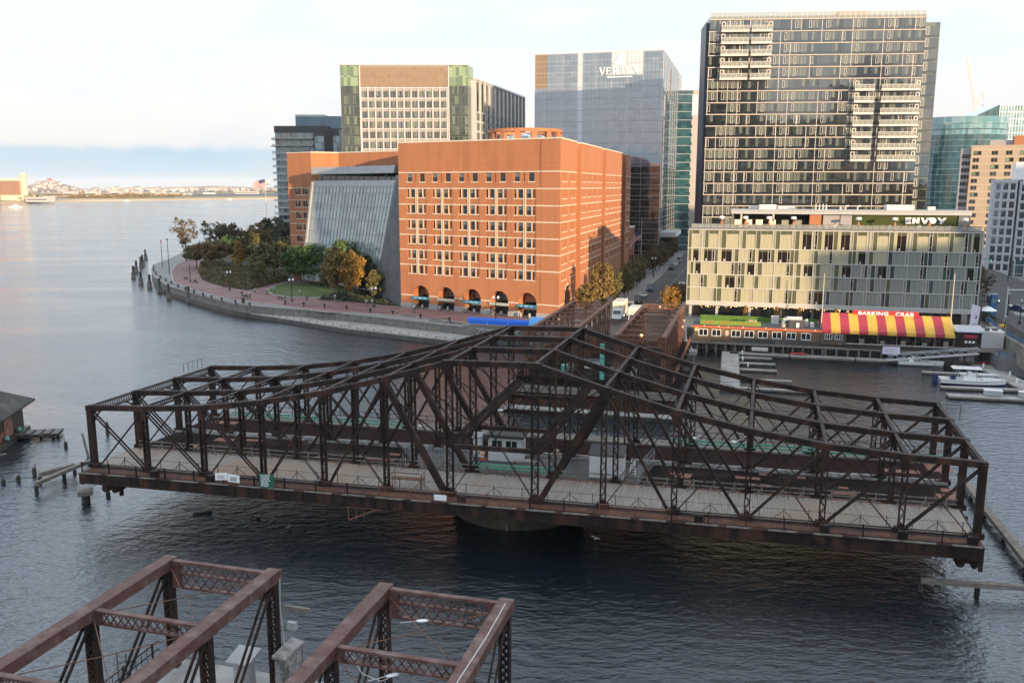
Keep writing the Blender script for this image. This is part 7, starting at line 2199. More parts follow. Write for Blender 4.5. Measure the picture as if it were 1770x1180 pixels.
for k in range(10):
    a0, a1 = math.pi * k / 10, math.pi * (k + 1) / 10
    for r0, x0, r1, x1 in ((1.9, 5.2, 1.9, 9.2),):
        mb.face([(x0, r0 * math.cos(a0), .8 + r0 * math.sin(a0)), (x1, r1 * math.cos(a0), .8 + r1 * math.sin(a0)), (x1, r1 * math.cos(a1), .8 + r1 * math.sin(a1)), (x0, r0 * math.cos(a1), .8 + r0 * math.sin(a1))])
mb.face([(5.2, 1.9 * math.cos(math.pi * k / 10), .8 + 1.9 * math.sin(math.pi * k / 10)) for k in range(10, -1, -1)])
mb.build('vault', 'tarp_light', t)
for x in (-9.5, -5, 0, 5):
    for s_ in (-.69, .69):
        mb = MB(); mb.box(x - .04, x + .04, s_ - .04, s_ + .04, 0, 1.3); mb.build('post', 'alu', t)

# ------------------------------------------------------------------ people
def person_mesh(pose, cols):
    """One continuous skinned body; trousers, coat and skin are faces of the same surface."""
    me = bpy.data.meshes.new('person')
    V = {'pel': (0, 0, .95), 'che': (0, 0, 1.32), 'nec': (0, 0, 1.48), 'hed': (0, -.02, 1.62), 'top': (0, -.02, 1.72)}
    if pose == 'walk':
        V.update(hl=(.09, 0, .92), kl=(.10, -.18, .52), al=(.10, -.10, .09), tl=(.10, -.26, .04), hr=(-.09, 0, .92), kr=(-.10, .02, .50), ar=(-.10, .30, .13), tr=(-.10, .18, .04),
                 sl=(.19, 0, 1.42), el=(.24, .14, 1.15), wl=(.23, .10, .90), sr=(-.19, 0, 1.42), er=(-.24, -.12, 1.16), wr=(-.22, -.26, .95))
    elif pose == 'sit':
        for k in V: V[k] = (V[k][0], V[k][1], V[k][2] - .47)
        V.update(hl=(.10, 0, .46), kl=(.12, -.44, .48), al=(.12, -.48, .08), tl=(.12, -.64, .04), hr=(-.10, 0, .46), kr=(-.12, -.44, .48), ar=(-.12, -.44, .08), tr=(-.12, -.60, .04),
                 sl=(.19, 0, .95), el=(.25, -.10, .70), wl=(.14, -.34, .58), sr=(-.19, 0, .95), er=(-.25, -.10, .70), wr=(-.14, -.34, .58))
    else:
        V.update(hl=(.09, 0, .92), kl=(.10, -.02, .50), al=(.11, .03, .09), tl=(.12, -.14, .04), hr=(-.09, 0, .92), kr=(-.10, -.02, .50), ar=(-.11, .03, .09), tr=(-.12, -.14, .04),
                 sl=(.19, 0, 1.42), el=(.25, .03, 1.14), wl=(.20, -.14, .98), sr=(-.19, 0, 1.42), er=(-.25, .03, 1.14), wr=(-.22, -.04, .88))
    E_ = [('pel', 'che'), ('che', 'nec'), ('nec', 'hed'), ('hed', 'top'), ('pel', 'hl'), ('hl', 'kl'), ('kl', 'al'), ('al', 'tl'), ('pel', 'hr'), ('hr', 'kr'), ('kr', 'ar'), ('ar', 'tr'),
          ('che', 'sl'), ('sl', 'el'), ('el', 'wl'), ('che', 'sr'), ('sr', 'er'), ('er', 'wr')]
    RD = dict(pel=.15, che=.17, nec=.062, hed=.10, top=.085, hl=.10, hr=.10, kl=.07, kr=.07, al=.05, ar=.05, tl=.04, tr=.04, sl=.075, sr=.075, el=.052, er=.052, wl=.04, wr=.04)
    ks = list(V); me.from_pydata([V[k] for k in ks], [(ks.index(a), ks.index(b_)) for a, b_ in E_], [])
    o = bpy.data.objects.new('person', me); COL.objects.link(o)
    md = o.modifiers.new('skin', 'SKIN')
    for k, sv in zip(ks, me.skin_vertices[0].data): sv.radius = (RD[k], RD[k]); sv.use_root = k == 'pel'
    ss = o.modifiers.new('sub', 'SUBSURF'); ss.levels = 1
    dg = bpy.context.evaluated_depsgraph_get()
    m2 = bpy.data.meshes.new_from_object(o.evaluated_get(dg))
    bpy.data.objects.remove(o)
    m2.materials.clear()
    for c in cols: m2.materials.append(MATS[c])
    hip = V['pel'][2] + (.02 if pose != 'sit' else .10); nk = V['nec'][2] + .03; wr = {k: Vector(V[k]) for k in ('wl', 'wr')}
    for p in m2.polygons:
        c = p.center; m = 1
        if c.z < hip and not (abs(c.x) > .17 and c.z > hip - .25): m = 0
        if pose == 'sit' and (c.y < -.2 or c.z < .44) and min((c - w_).length for w_ in wr.values()) > .12: m = 0
        if c.z > nk or min((c - w_).length for w_ in wr.values()) < .07: m = 2
        if c.z > nk + .14 or (c.z > nk + .04 and c.y > .0): m = 3
        p.material_index = m; p.use_smooth = True
    return m2
PM = {}
def person(px, py, pose, coat, trouser, label, rz=0, z=G, scale=1.0, xyz=None):
    k = (pose, coat, trouser)
    if k not in PM: PM[k] = person_mesh(pose, [trouser, coat, 'skin', 'hair'])
    o = bpy.data.objects.new('person', PM[k]); COL.objects.link(o)
    o.location = xyz if xyz else at(px, py, z); o.rotation_euler.z = rz; o.scale = (scale,) * 3
    tag(o, label, 'person'); return o
person(385, 498, 'walk', 'cloth_dark', 'cloth_dark', 'person in dark clothes walking beside one in red on the promenade', 1.2)
person(389.5, 498, 'walk', 'cloth_red', 'cloth_dark', 'person in a red jacket walking on the promenade', 1.2)
person(441, 506.5, 'walk', 'cloth_white', 'cloth_dark', 'person in a pale top walking where the brick path forks', -1.6)
person(418.5, 513, 'stand', 'cloth_dark', 'cloth_dark', 'person in black standing by the promenade kerb', .4)
person(493, 519, 'walk', 'cloth_dark', 'cloth_denim', 'person in a dark jacket pushing past the lawn corner', 1.5)
person(531, 520, 'walk', 'cloth_dark', 'cloth_dark', 'dark-clothed person standing astride a bicycle by the lawn', 2.0)
person(1122, 467, 'stand', 'cloth_dark', 'cloth_dark', 'person in dark clothes on the shaded street pavement', .3)
person(1128, 463, 'walk', 'cloth_dark', 'cloth_denim', 'walker in denim on the shaded street pavement', 2.3)
person(1693, 540, 'walk', 'cloth_dark', 'cloth_dark', 'person in black crossing the avenue beside the blue railing', 1.5, z=RZ)
# benches
def bench(px, py, rz, label):
    t = thing('bench', label, 'bench', at(px, py, G), rz)
    mb = MB()
    for k in range(4): mb.box(-.9, .9, -.25 + k * .13, -.15 + k * .13, .43, .47)
    mb.build('seat', 'timber_wet', t)
    mb = MB()
    for k in range(3): mb.box(-.9, .9, .27, .31, .55 + k * .14, .66 + k * .14)
    mb.build('backrest', 'timber_wet', t)
    for x in (-.75, .75):
        mb = MB(); mb.box(x - .04, x + .04, -.25, -.18, 0, .43); mb.box(x - .04, x + .04, .22, .31, 0, .95); mb.build('leg', 'black', t)
    return t
for px, py, rz, sit, lb in ((322, 484, 2.6, 1, 'slatted bench under the lamp near the promenade bend'), (338, 489, 2.6, 1, 'slatted bench with a seated pair on the promenade'), (352, 480, -.5, 0, 'bench against the shrubs nearest the promenade tip'), (365, 487, -.5, 0, 'bench against the middle of the shrub bed'),
                        (383, 493, -.4, 0, 'bench against the shrubs where two walkers pass'), (398, 496, -.4, 0, 'bench against the shrubs beside the twin-globe lamp'), (426, 515, 2.7, 1, 'bench by the kerb with one person sitting'), (485, 518, 2.6, 0, 'bench facing the water beside the lawn')):
    b_ = bench(px, py, rz, lb)
    if sit:
        v = b_.location + Vector((0, 0, .02)); d = Vector((math.cos(rz), math.sin(rz), 0))
        person(0, 0, 'sit', 'cloth_dark', 'cloth_denim' if px != 338 else 'cloth_dark', {322: 'person in dark coat sitting on the bench under the lamp', 338: 'dark seated person on the bench of the promenade bend', 426: 'dark seated person alone on the kerb bench'}[px], rz, xyz=v)
def bicycle(p, rz, label):
    t = thing('bicycle', label, 'bicycle', p, rz)
    for y in (-.52, .52):
        mb = MB(); pts = [(0, y + .34 * math.cos(a), .34 + .34 * math.sin(a)) for a in [2 * math.pi * k / 16 for k in range(17)]]; mb.path(pts, .022, 5); mb.build('wheel', 'black', t)
    mb = MB()
    for a, b_ in (((0, .52, .34), (0, .1, .32)), ((0, .1, .32), (0, -.35, .82)), ((0, .1, .32), (0, .22, .85)), ((0, .22, .82), (0, -.36, .80)), ((0, -.52, .34), (0, -.36, .95)), ((0, .52, .34), (0, .2, .8))): mb.tube(a, b_, .02, n=5)
    mb.build('frame', 'grey_dark', t)
    mb = MB(); mb.box(-.07, .07, .12, .36, .86, .92); mb.build('saddle', 'black', t)
    mb = MB(); mb.tube((-.26, -.38, 1.0), (.26, -.38, 1.0), .02, n=5); mb.build('handlebar', 'black', t)
bicycle(at(529, 521, G), .3, 'dark bicycle held by a person at the lawn edge')

# ------------------------------------------------------------------ cars and trucks
def car_mesh_parts(L, W, H, van=False):
    b = MB(); hw = W / 2
    if van: prof = [(-L / 2, .45), (-L / 2, .95), (-L / 2 + .75, 1.05), (-L / 2 + 1.45, H), (L / 2 - .25, H), (L / 2, 1.1), (L / 2, .45)]
    else: prof = [(-L / 2, .40), (-L / 2 + .05, .72), (-L / 2 + 1.15, .88), (-L / 2 + 1.9, H), (L / 2 - 1.35, H), (L / 2 - .45, .95), (L / 2, .88), (L / 2, .40)]
    def ins(z): return 0 if z < 1.0 else .14 * (z - .95) / (H - .95)
    n = len(prof); i = len(b.v)
    for s_ in (-1, 1): b.v += [(x, s_ * (hw - ins(z)), z) for x, z in prof]
    b.f.append(tuple(range(n - 1, -1, -1))[::-1] if False else tuple(range(n))); b.m.append(0)
    b.f.append(tuple(range(2 * n - 1, n - 1, -1))); b.m.append(0)
    for k in range(n): b.f.append((k, n + k, n + (k + 1) % n, (k + 1) % n)); b.m.append(0)
    b.box(-L / 2 + .1, L / 2 - .1, -hw + .05, hw - .05, .22, .40)
    g = MB()
    def strip(k, off=.012):
        (x0, z0), (x1, z1) = prof[k], prof[k + 1]
        d = Vector((x1 - x0, 0, z1 - z0)).normalized(); nn = Vector((-d.z, 0, d.x)) * off
        a, c = .12, .88
        q = []
        for (t_, s_) in ((a, -1), (a, 1), (c, 1), (c, -1)):
            x, z = x0 + (x1 - x0) * t_, z0 + (z1 - z0) * t_
            q.append((x + nn.x, s_ * (hw - ins(z) - .12), z + nn.z))
        g.face(q)
    strip(2); strip(4 if not van else 4)
    xs = (prof[2][0] + .35, prof[3][0] + .1, prof[4][0] - .1, (prof[5][0] - .3) if not van else L / 2 - .5)
    for s_ in (-1, 1):
        for (a0, a1, t0, t1) in ((xs[0], (xs[1] + xs[2]) / 2 - .04, xs[1] + .05, (xs[1] + xs[2]) / 2 - .04), ((xs[1] + xs[2]) / 2 + .04, xs[3], (xs[1] + xs[2]) / 2 + .04, xs[2])):
            z0, z1 = 1.0, H - .10
            q = [(a0, s_ * (hw - ins(z0) + .012), z0), (a1, s_ * (hw - ins(z0) + .012), z0), (t1, s_ * (hw - ins(z1) + .012), z1), (t0, s_ * (hw - ins(z1) + .012), z1)]
            g.face(q if s_ < 0 else q[::-1])
    return b, g
CARM = {}
def car(p, rz, kind, colm, label, lights=False, group=None):
    if kind not in CARM:
        L, W, H, van = {'sedan': (4.6, 1.8, 1.45, False), 'suv': (4.8, 1.95, 1.85, True), 'van': (5.6, 2.1, 2.4, True)}[kind]
        b, g = car_mesh_parts(L, W, H, van)
        wh = MB(); wh.tube((0, -.11, 0), (0, .11, 0), .34, n=14); rm = MB(); rm.tube((0, -.12, 0), (0, .12, 0), .20, n=10)
        hl = MB(); hl.box(-.03, .03, -.2, .2, -.09, .09)
        CARM[kind] = (b.mesh('body', ['car_white']), g.mesh('windows', ['car_glass']), wh.mesh('wheel', ['tyre']), rm.mesh('rim', ['rim']), hl.mesh('headlight', ['white_bright']), L, W)
    bm, gm, wm, rm, hm, L, W = CARM[kind]
    t = thing('parked_car' if not lights else 'car', label, 'car', p, rz, group)
    def ch_(n_, me, par, loc=(0, 0, 0)):
        o = bpy.data.objects.new(n_, me); COL.objects.link(o); o.parent = par; o.location = loc; return o
    o = ch_('body', bm, t); o.material_slots[0].link = 'OBJECT'; o.material_slots[0].material = MATS[colm]
    ch_('window', gm, t)
    for x in (-L / 2 + .85, L / 2 - .85):
        for y in (-W / 2 + .08, W / 2 - .08): ch_('rim', rm, ch_('wheel', wm, t, (x, y, .34)))
    for y in (-W / 2 + .35, W / 2 - .35):
        h_ = ch_('headlight', hm, t, (-L / 2 - .01, y, .70))
        if lights: h_.material_slots[0].link = 'OBJECT'; h_.material_slots[0].material = MATS['headlight']
    return t
RZC = math.atan2(AV.y, AV.x)
for a_, kd, cm_, lb in ((207.5, 'sedan', 'car_white', 'white saloon parked first at the left kerb behind the trucks'), (216.5, 'van', 'car_silver', 'silver van with a roof rack parked at the left kerb'), (231, 'suv', 'car_black', 'black car parked right behind the silver van'), (245, 'sedan', 'car_silver', 'silver car parked between two dark cars at the left kerb'), (260, 'suv', 'car_blue', 'dark blue car at the far end of the left kerb line'),
                        (330, 'suv', 'car_black', 'black car parked at the left kerb past the crossing'), (339, 'sedan', 'car_silver', 'silver car parked past the crossing, second in line'), (348, 'suv', 'car_white', 'white car parked past the crossing, third in line'), (357, 'sedan', 'car_grey', 'grey car parked past the crossing, fourth in line'), (366, 'suv', 'car_silver', 'silver car parked past the crossing, last before the hotel hides the kerb')):
    car(ab(a_, -28.6, G + .01), RZC, kd, cm_, lb)
for a_, kd, cm_, lb in ((222, 'sedan', 'car_silver', 'silver car at the right kerb behind the yellow tree'), (231, 'suv', 'car_black', 'black car at the right kerb below the hotel corner'), (241, 'sedan', 'car_grey', 'grey car at the right kerb, third behind the yellow tree'), (252, 'suv', 'car_black', 'dark car at the right kerb, fourth behind the yellow tree'), (264, 'van', 'car_white', 'white van at the right kerb half hidden by the hotel corner')):
    car(ab(a_, -19.6, G + .01), RZC + math.pi, kd, cm_, lb)
def truck(p, rz, L, label, tall):
    t = thing('box_truck', label, 'truck', p, rz)
    mb = MB(); mb.box(0, L, -1.25, 1.25, 1.0, tall); mb.build('cargo_box', 'truck_box', t)
    mb = MB(); mb.box(-.02, .0, -.95, .95, 1.5, tall - .5); mb.box(.3, L - .3, -1.262, -1.252, 1.8, tall - .6); mb.build('panel', 'cream', t)
    mb = MB(); mb.hexa([(-2.0, -1.1, .5), (-.05, -1.1, .5), (-.05, 1.1, .5), (-2.0, 1.1, .5), (-1.4, -1.0, 2.4), (-.05, -1.0, 2.45), (-.05, 1.0, 2.45), (-1.4, 1.0, 2.4)])
    mb.box(-2.4, -1.95, -1.0, 1.0, .5, 1.35); cb = mb.build('cab', 'car_white', t)
    mb = MB(); mb.face([(-1.80, -.9, 1.45), (-1.80, .9, 1.45), (-1.43, .85, 2.3), (-1.43, -.85, 2.3)][::-1]); mb.build('windscreen', 'car_glass', cb)
    mb = MB(); mb.box(-.2, L, -.5, .5, .7, .99); mb.build('chassis', 'black', t)
    for x in (-1.3, L - 1.6):
        for y in (-1.05, 1.05):
            mb = MB(); mb.tube((x, y - .14, .46), (x, y + .14, .46), .46, n=14); wl = mb.build('wheel', 'tyre', t)
            mb = MB(); mb.tube((x, y - .15, .46), (x, y + .15, .46), .24, n=10); mb.build('rim', 'rim', wl)
    for y in (-.8, .8):
        mb = MB(); mb.box(-2.43, -2.40, y - .18, y + .18, .85, 1.1); mb.build('headlight', 'white_bright', t)
truck(at(1068, 552, G + .8), RZC, 6.8, 'long white box truck facing the water at the far span end', 4.1)
truck(at(1096, 560, G + .8), RZC, 4.6, 'shorter white box truck parked beside the long truck', 3.7)
for x, y, rz, kd, cm_, lb, li in ((113.5, 221, 1.35, 'van', 'car_red', 'red van with lit headlights on the avenue', True), (119.5, 214, 1.3, 'suv', 'car_grey', 'dark car with lit headlights on the avenue', True), (117, 199, -1.3, 'sedan', 'car_blue', 'dark blue car behind the blue bridge railing', False), (127.5, 205, 1.3, 'suv', 'car_black', 'black car at the right edge of the avenue', False), (111.5, 231, 1.3, 'van', 'car_white', 'white van behind the red van on the avenue', True), (123, 236, 1.3, 'suv', 'car_grey', 'grey car among the avenue trees', True), (124, 197, 1.2, 'sedan', 'car_grey', 'grey saloon nearest the avenue bridge railing', False)):
    car((x, y, RZ + .01), rz, kd, cm_, lb, li, None)

# ------------------------------------------------------------------ avenue furniture
def blue_rail(name, label, pts, z):
    t = thing(name, label, 'railing', (pts[0][0], pts[0][1], z))
    o_ = Vector((pts[0][0], pts[0][1], z))
    mb = MB()
    for p, q in zip(pts, pts[1:]):
        p, q = Vector((*p, z)) - o_, Vector((*q, z)) - o_
        for h in (.25, .7, 1.1): mb.bar(p + Vector((0, 0, h)), q + Vector((0, 0, h)), .06, .08)
        n_ = max(1, int((q - p).length / .8))
        for k in range(n_): c = p.lerp(q, k / n_); mb.bar(c + Vector((0, 0, .2)), c + Vector((0, 0, 1.1)), .03, .03)
    mb.build('rail', 'rail_blue', t)
    for p, q in zip(pts, pts[1:]):
        p, q = Vector((*p, z)) - o_, Vector((*q, z)) - o_; n_ = max(1, int((q - p).length / 3.2))
        for k in range(n_): c = p.lerp(q, k / n_); mb = MB(); mb.rbox((c.x, c.y, 0), (.22, .22, 1.25)); mb.build('post', 'rail_blue', t)
A0_ = [A2(at(x, y, RZ)) for x, y in ((1708, 556), (1722, 570), (1742, 583), (1775, 603))]
blue_rail('bridge_railing', 'bright blue railing along the avenue bridge parapet', A0_, RZ)
blue_rail('quay_railing', 'blue railing at the foot of the cobbled path', [A2(at(x, y, 3.0)) for x, y in ((1727, 617), (1760, 621.5), (1808, 628))], 3.0)
mb = MB()
pq = [at(x, y, RZ) for x, y in ((1712, 560), (1724, 573), (1744, 586), (1780, 607))]
for p, q in zip(pq, pq[1:]): mb.bar(p + Vector((0, 0, -1.6)), q + Vector((0, 0, -1.6)), .8, 3.9)
tag(mb.build('retaining_wall', 'quay_stone'), 'dark stone parapet wall carrying the bright blue railing', 'wall')
mb = MB(); p = at(1719, 572, RZ); mb.rbox((p.x - .6, p.y - .2, 2.0), (2.2, 1.6, 4.4), .3); tag(mb.build('gate_pier', 'concrete'), 'concrete end block of the avenue bridge parapet', 'pier')
p = at(1715, 543, RZ)
t = thing('information_pylon', 'tall blue information pylon standing by the avenue railing', 'pylon', p, .2)
mb = MB(); mb.box(-.75, .75, -.25, .25, 0, 4.4); mb.build('body', 'rail_blue', t)
mb = MB(); mb.box(-.8, .8, -.3, .3, 4.41, 4.75); mb.build('cap', 'grey_paint', t)
mb = MB(); mb.box(-.5, .5, -.27, -.255, 2.6, 3.6); mb.build('panel', 'teal_light', t)
p = at(1687, 590, 3.6)
t = thing('banner_post', 'dark leaning post with a large pale banner beside the hotel', 'banner', p, .25)
mb = MB(); mb.tube((0, 0, 0), (.6, 0, 8.6), .22, .16, 8); mb.build('post', 'timber_wet', t)
mb = MB(); mb.hexa([(-1.9, -.05, 2.5), (-.1, -.05, 2.2), (-.1, .05, 2.2), (-1.9, .05, 2.5), (-1.7, -.05, 7.6), (.3, -.05, 6.9), (.3, .05, 6.9), (-1.7, .05, 7.6)]); bb = mb.build('banner', 'banner', t)
mb = MB(); mb.hexa([(-.8, -.07, 4.6), (-.45, -.07, 4.55), (-.45, -.055, 4.55), (-.8, -.055, 4.6), (-.75, -.07, 5.3), (-.3, -.07, 5.2), (-.3, -.055, 5.2), (-.75, -.055, 5.3)])
for k in range(3): mb.box(-1.5, -.3, -.07, -.055, 2.9 + k * .28, 3.0 + k * .28)
mb.build('banner_print', 'banner_mark', bb)
p = at(1733, 566, 4.0)
for px, py, z, lb in ((1734, 590, 4.0, 'black lamp with a yellow box at the top of the cobbled path'), (1706, 548, RZ, 'black lamp behind the leaning banner post'), (1741, 545, RZ, 'black lamp on the avenue left of the traffic light mast'), (1762, 560, RZ, 'black lamp with a flower basket beyond the bridge railing')):
    lamp(at(px, py, z), 4.6, lb, 1)
t = thing('yellow_box', 'yellow utility box hung by the cobbled path', 'box', at(1731, 575, 4.6), .2)
mb = MB(); mb.box(-.6, .6, -.4, .4, 0, 1.7); mb.build('body', 'yellow_box', t)
mb = MB(); mb.box(-.45, .45, -.43, -.41, .5, 1.3); mb.build('door', 'sign_green_text', t)
mb = MB(); mb.box(-.06, .06, -.06, .06, -.9, 0); mb.build('post', 'grey_dark', t)
for px, py, lb, arm in ((1737, 556, 'grey mast-arm signal pole over the avenue', 12), (1742, 486, 'dark signal mast with green lights behind the hotel corner', -13)):
    p = at(px, py, RZ)
    t = thing('traffic_signal', lb, 'traffic light', p, 0)
    mb = MB(); mb.tube((0, 0, 0), (0, 0, 7.4), .16, .12, 8); mb.build('mast', 'alu' if arm > 0 else 'grey_dark', t)
    mb = MB(); mb.tube((0, 0, 6.8), (arm, 0, 6.9), .11, .07, 8); mb.build('arm', 'alu' if arm > 0 else 'grey_dark', t)
    for q in (.45, .95):
        mb = MB(); mb.box(arm * q - .2, arm * q + .2, -.2, .2, 6.1, 7.3); sg = mb.build('signal_head', 'black', t)
        if arm < 0: mb = MB(); mb.lathe([(.02, -.14), (.14, 0), (.02, .14)], (arm * q, -.25, 6.35), 8); mb.build('lens', 'signal_green', sg)
t = thing('patio_umbrella', 'white patio umbrella at the hotel right corner', 'umbrella', FE.pt(EW + 2.5, -1.5, 0) + Vector((E0.x, E0.y, 4.8)))
mb = MB(); mb.lathe([(2.0, 2.3), (1.0, 2.85), (.05, 3.3)], n=8); mb.build('canopy', 'white_bright', t)
mb = MB(); mb.tube((0, 0, -1), (0, 0, 3.2), .05, n=6); mb.build('pole', 'alu', t)
# flags
def flag(p, h, fw, fhh, label, droop=.35, ang=0.0, half=1.0):
    t = thing('flagpole', label, 'flag', p, ang)
    mb = MB(); mb.tube((0, 0, 0), (0, 0, h), .14, .07, 8); mb.build('pole', 'wire_pale', t)
    nx, nz_ = 12, 13
    mb = MB()
    def Q(i, j):
        u, v = i / nx, j / nz_
        return Vector((u * fw * .92, .25 * math.sin(u * 7) * u * fw * .25, h * half - v * fhh - droop * fw * u * u))
    for i in range(nx):
        for j in range(nz_):
            m = 1 if (i < nx * .42 and j < 7) else (0 if j % 2 == 0 else 2)
            mb.face([Q(i, j + 1), Q(i + 1, j + 1), Q(i + 1, j), Q(i, j)], m)
    for i in range(4):
        for j in range(3):
            c = Q(i * 1.2 + .5, j * 2 + 1.3); mb.rbox((c.x, c.y - .02, c.z), (fw * .02, .05, fhh * .025), 0, 2)
    mb.build('flag', ['flag_red', 'flag_blue', 'flag_white'], t)
flag((-117.5, 420, 2.8), 34.5, 6.4, 3.3, 'striped star flag on a tall pole at the far end of the promenade', droop=.32, ang=math.pi)
flag(ab(300, -36.5, G), 20, 4.5, 3.0, 'drooping striped star flag before the glass tower entrance', droop=.9, ang=math.pi + .2, half=.8)

# ------------------------------------------------------------------ floats, docks, boats in the basin
def float_(name, label, c, ang, L, W, z=.55, legs=None, group=None):
    t = thing(name, label, 'dock', (c[0], c[1], 0), ang, group)
    mb = MB(); n_ = max(2, int(L / 1.2))
    mb.box(-L / 2, L / 2, -W / 2, W / 2, z - .04, z)
    for k in range(n_): mb.box(-L / 2 + L * k / n_ + .01, -L / 2 + L * (k + 1) / n_ - .02, -W / 2, W / 2, z + .001, z + .03)
    mb.build('deck', 'concrete', t)
    mb = MB(); mb.box(-L / 2 + .05, L / 2 - .05, -W / 2 + .05, W / 2 - .05, -.3, z - .045); mb.build('pontoon', 'timber_wet', t)
    mb = MB()
    for s_ in (-1, 1): mb.box(-L / 2, L / 2, s_ * W / 2 - .05 + s_ * .06, s_ * W / 2 + .05 + s_ * .06, z - .25, z + .04)
    mb.build('rub_rail', 'timber', t)
    return t
def between(p, q): return ((p[0] + q[0]) / 2, (p[1] + q[1]) / 2), math.atan2(q[1] - p[1], q[0] - p[0]), math.hypot(q[0] - p[0], q[1] - p[1])
c_, a_, L_ = between((43.4, 175.6), (35.0, 142.0))
float_('floating_dock', 'wide pale main float running out from the restaurant', (c_[0] + 1.5, c_[1] - .3), a_, L_, 3.2)
for (p, q, lb) in (((44.4, 170.3), (51.5, 168.6), 'first finger float nearest the restaurant'), ((43.2, 164.8), (50.5, 163.0), 'second finger float from the restaurant'), ((41.5, 159.0), (49, 157.0), 'third finger float from the restaurant'), ((40.2, 150.6), (49, 148.3), 'fourth finger float from the restaurant'), ((38.6, 143.5), (50.2, 140.5), 'outermost finger float on the wide main float'), ):
    c_, a_, L_ = between(p, q); float_('finger_float', lb, c_, a_, L_, 1.0, .45)
for k, (a0, a1) in enumerate(((7.8, 20), (20.2, 33), (33.2, 48))):
    p, q = FRr.pt(a0, 1.5, 0) + R0, FRr.pt(a1, 1.5, 0) + R0; c_, a_, L_ = between(p, q); float_('floating_dock', ('left', 'middle', 'right')[k] + ' length of the walkway float below the restaurant piles', c_, a_, L_, 2.4)
c_, a_, L_ = between((89.8, 165), (86.6, 138)); float_('floating_dock', 'broad grey float reaching to the right picture edge', c_, a_, L_, 3.4)
c_, a_, L_ = between((90.5, 157.5), (102, 154.4)); float_('finger_float', 'short float with kayaks off the broad grey float', c_, a_, L_, 2.6)
for p, q, w_, lb in (((75.5, 156.3), (87.5, 153.2), .9, 'narrow finger float behind the motorboat'), ((73.0, 144.2), (88.6, 141.2), 1.3, 'finger float along the side of the motorboat'), ((71.2, 138.2), (92, 133.3), 2.2, 'long pale float in front of the motorboat')):
    c_, a_, L_ = between(p, q); float_('finger_float', lb, c_, a_, L_, w_, .45)
for x, y, lb in ((78.2, 137.4, 'left grey dock box on the long pale float'), (83.2, 136.2, 'right grey dock box on the long pale float'), (88.6, 166.0, 'white dock box at the head of the broad float')):
    t = thing('dock_box', lb, 'dock box', (x, y, .58), ANG_B)
    mb = MB(); mb.box(-1.3, 1.3, -.5, .5, 0, .75); mb.build('body', 'grey_paint' if x < 86 else 'white_paint', t)
    mb = MB(); mb.box(-1.35, 1.35, -.55, .55, .755, .9); mb.build('lid', 'white_paint', t)
for k, (x, y) in enumerate(((88.2, 159), (89.2, 152), (87.0, 146), (88.0, 141.5), (46.5, 172), (44.4, 160), (45.0, 166))):
    t = thing('dock_post', ('white power post on the broad grey float, one of four' if k < 4 else 'white power post on the floats below the restaurant'), 'post', (x, y, .58), 0, 'power posts on the floats' if k < 4 else 'power posts by the restaurant'); t.scale = (.62,) * 3
    mb = MB(); mb.box(-.2, .2, -.2, .2, 0, 1.1); mb.build('body', 'white_paint', t)
    mb = MB(); mb.lathe([(.28, 1.1), (.18, 1.3), (.04, 1.38)], n=8); mb.build('cap', 'white_bright', t)
t = thing('gangway', 'long grey aluminium gangway sloping down to the walkway float', 'gangway', Vector((R0.x, R0.y, 0)) + FRr.pt(T_0 + 21, 3.1, 0), ANG_B)
mb = MB()
for s_ in (-.7, .7):
    mb.bar((-8, s_, .8), (8, s_, 2.9), .1, .12); mb.bar((-8, s_, 1.9), (8, s_, 4.0), .1, .1)
    mb.lace((-8, s_, .85), (8, s_, 2.95), (0, 0, 1.05), 13, .07)
mb.build('truss', 'alu', t)
mb = MB(); mb.bar((-8, 0, .75), (8, 0, 2.85), 1.4, .08); mb.build('walkway', 'grey_paint', t)
def hull(name, label, p, rz, L, B, D, mats, cat='boat'):
    t = thing(name, label, cat, p, rz)
    mb = MB(); n_ = 14
    rows = []
    for k in range(n_ + 1):
        u = k / n_; x = -L / 2 + L * u
        bw = B / 2 * (1 - max(0, (u - .45) / .55) ** 2.2) * (.86 + .14 * min(1, u * 4))
        sh = D * (1 + .35 * max(0, u - .4) ** 1.5)
        rows.append([(x, -bw, sh), (x * .985, -bw * .88, sh * .35), (x * .97, -bw * .45, -.12), (x * .97, bw * .45, -.12), (x * .985, bw * .88, sh * .35), (x, bw, sh)])
    for r0, r1 in zip(rows, rows[1:]):
        for j in range(5): mb.face([r0[j], r1[j], r1[j + 1], r0[j + 1]], 0 if j in (0, 4) else 1)
    mb.face(rows[0][::-1], 0)
    mb.build('hull', mats[:2], t)
    dk = MB()
    for r0, r1 in zip(rows, rows[1:]):
        a0, b0_, a1, b1_ = Vector(r0[0]), Vector(r0[5]), Vector(r1[0]), Vector(r1[5]); dz = Vector((0, 0, -.14))
        dk.face([a0 + dz, a1 + dz, b1_ + dz, b0_ + dz]);
    dk.build('deck', mats[2], t)
    gn = MB()
    for j in (0, 5): gn.path([r[j] for r in rows], .06, 6)
    gn.build('gunwale', mats[3], t)
    return t
b_ = hull('motorboat', 'white and navy centre-console motorboat with a white hardtop moored at the floats', (79.8, 146.9, .05), ANG_B, 10.5, 3.0, 1.05, ('hull_white', 'hull_navy', 'hull_white', 'hull_white'))
mb = MB(); mb.box(-1.6, .4, -.7, .7, .95, 1.75); mb.hexa([(-.9, -.6, 1.76), (.4, -.6, 1.76), (.4, .6, 1.76), (-.9, .6, 1.76), (-.9, -.5, 2.5), (-.3, -.5, 2.5), (-.3, .5, 2.5), (-.9, .5, 2.5)]); mb.build('console', 'hull_white', b_)
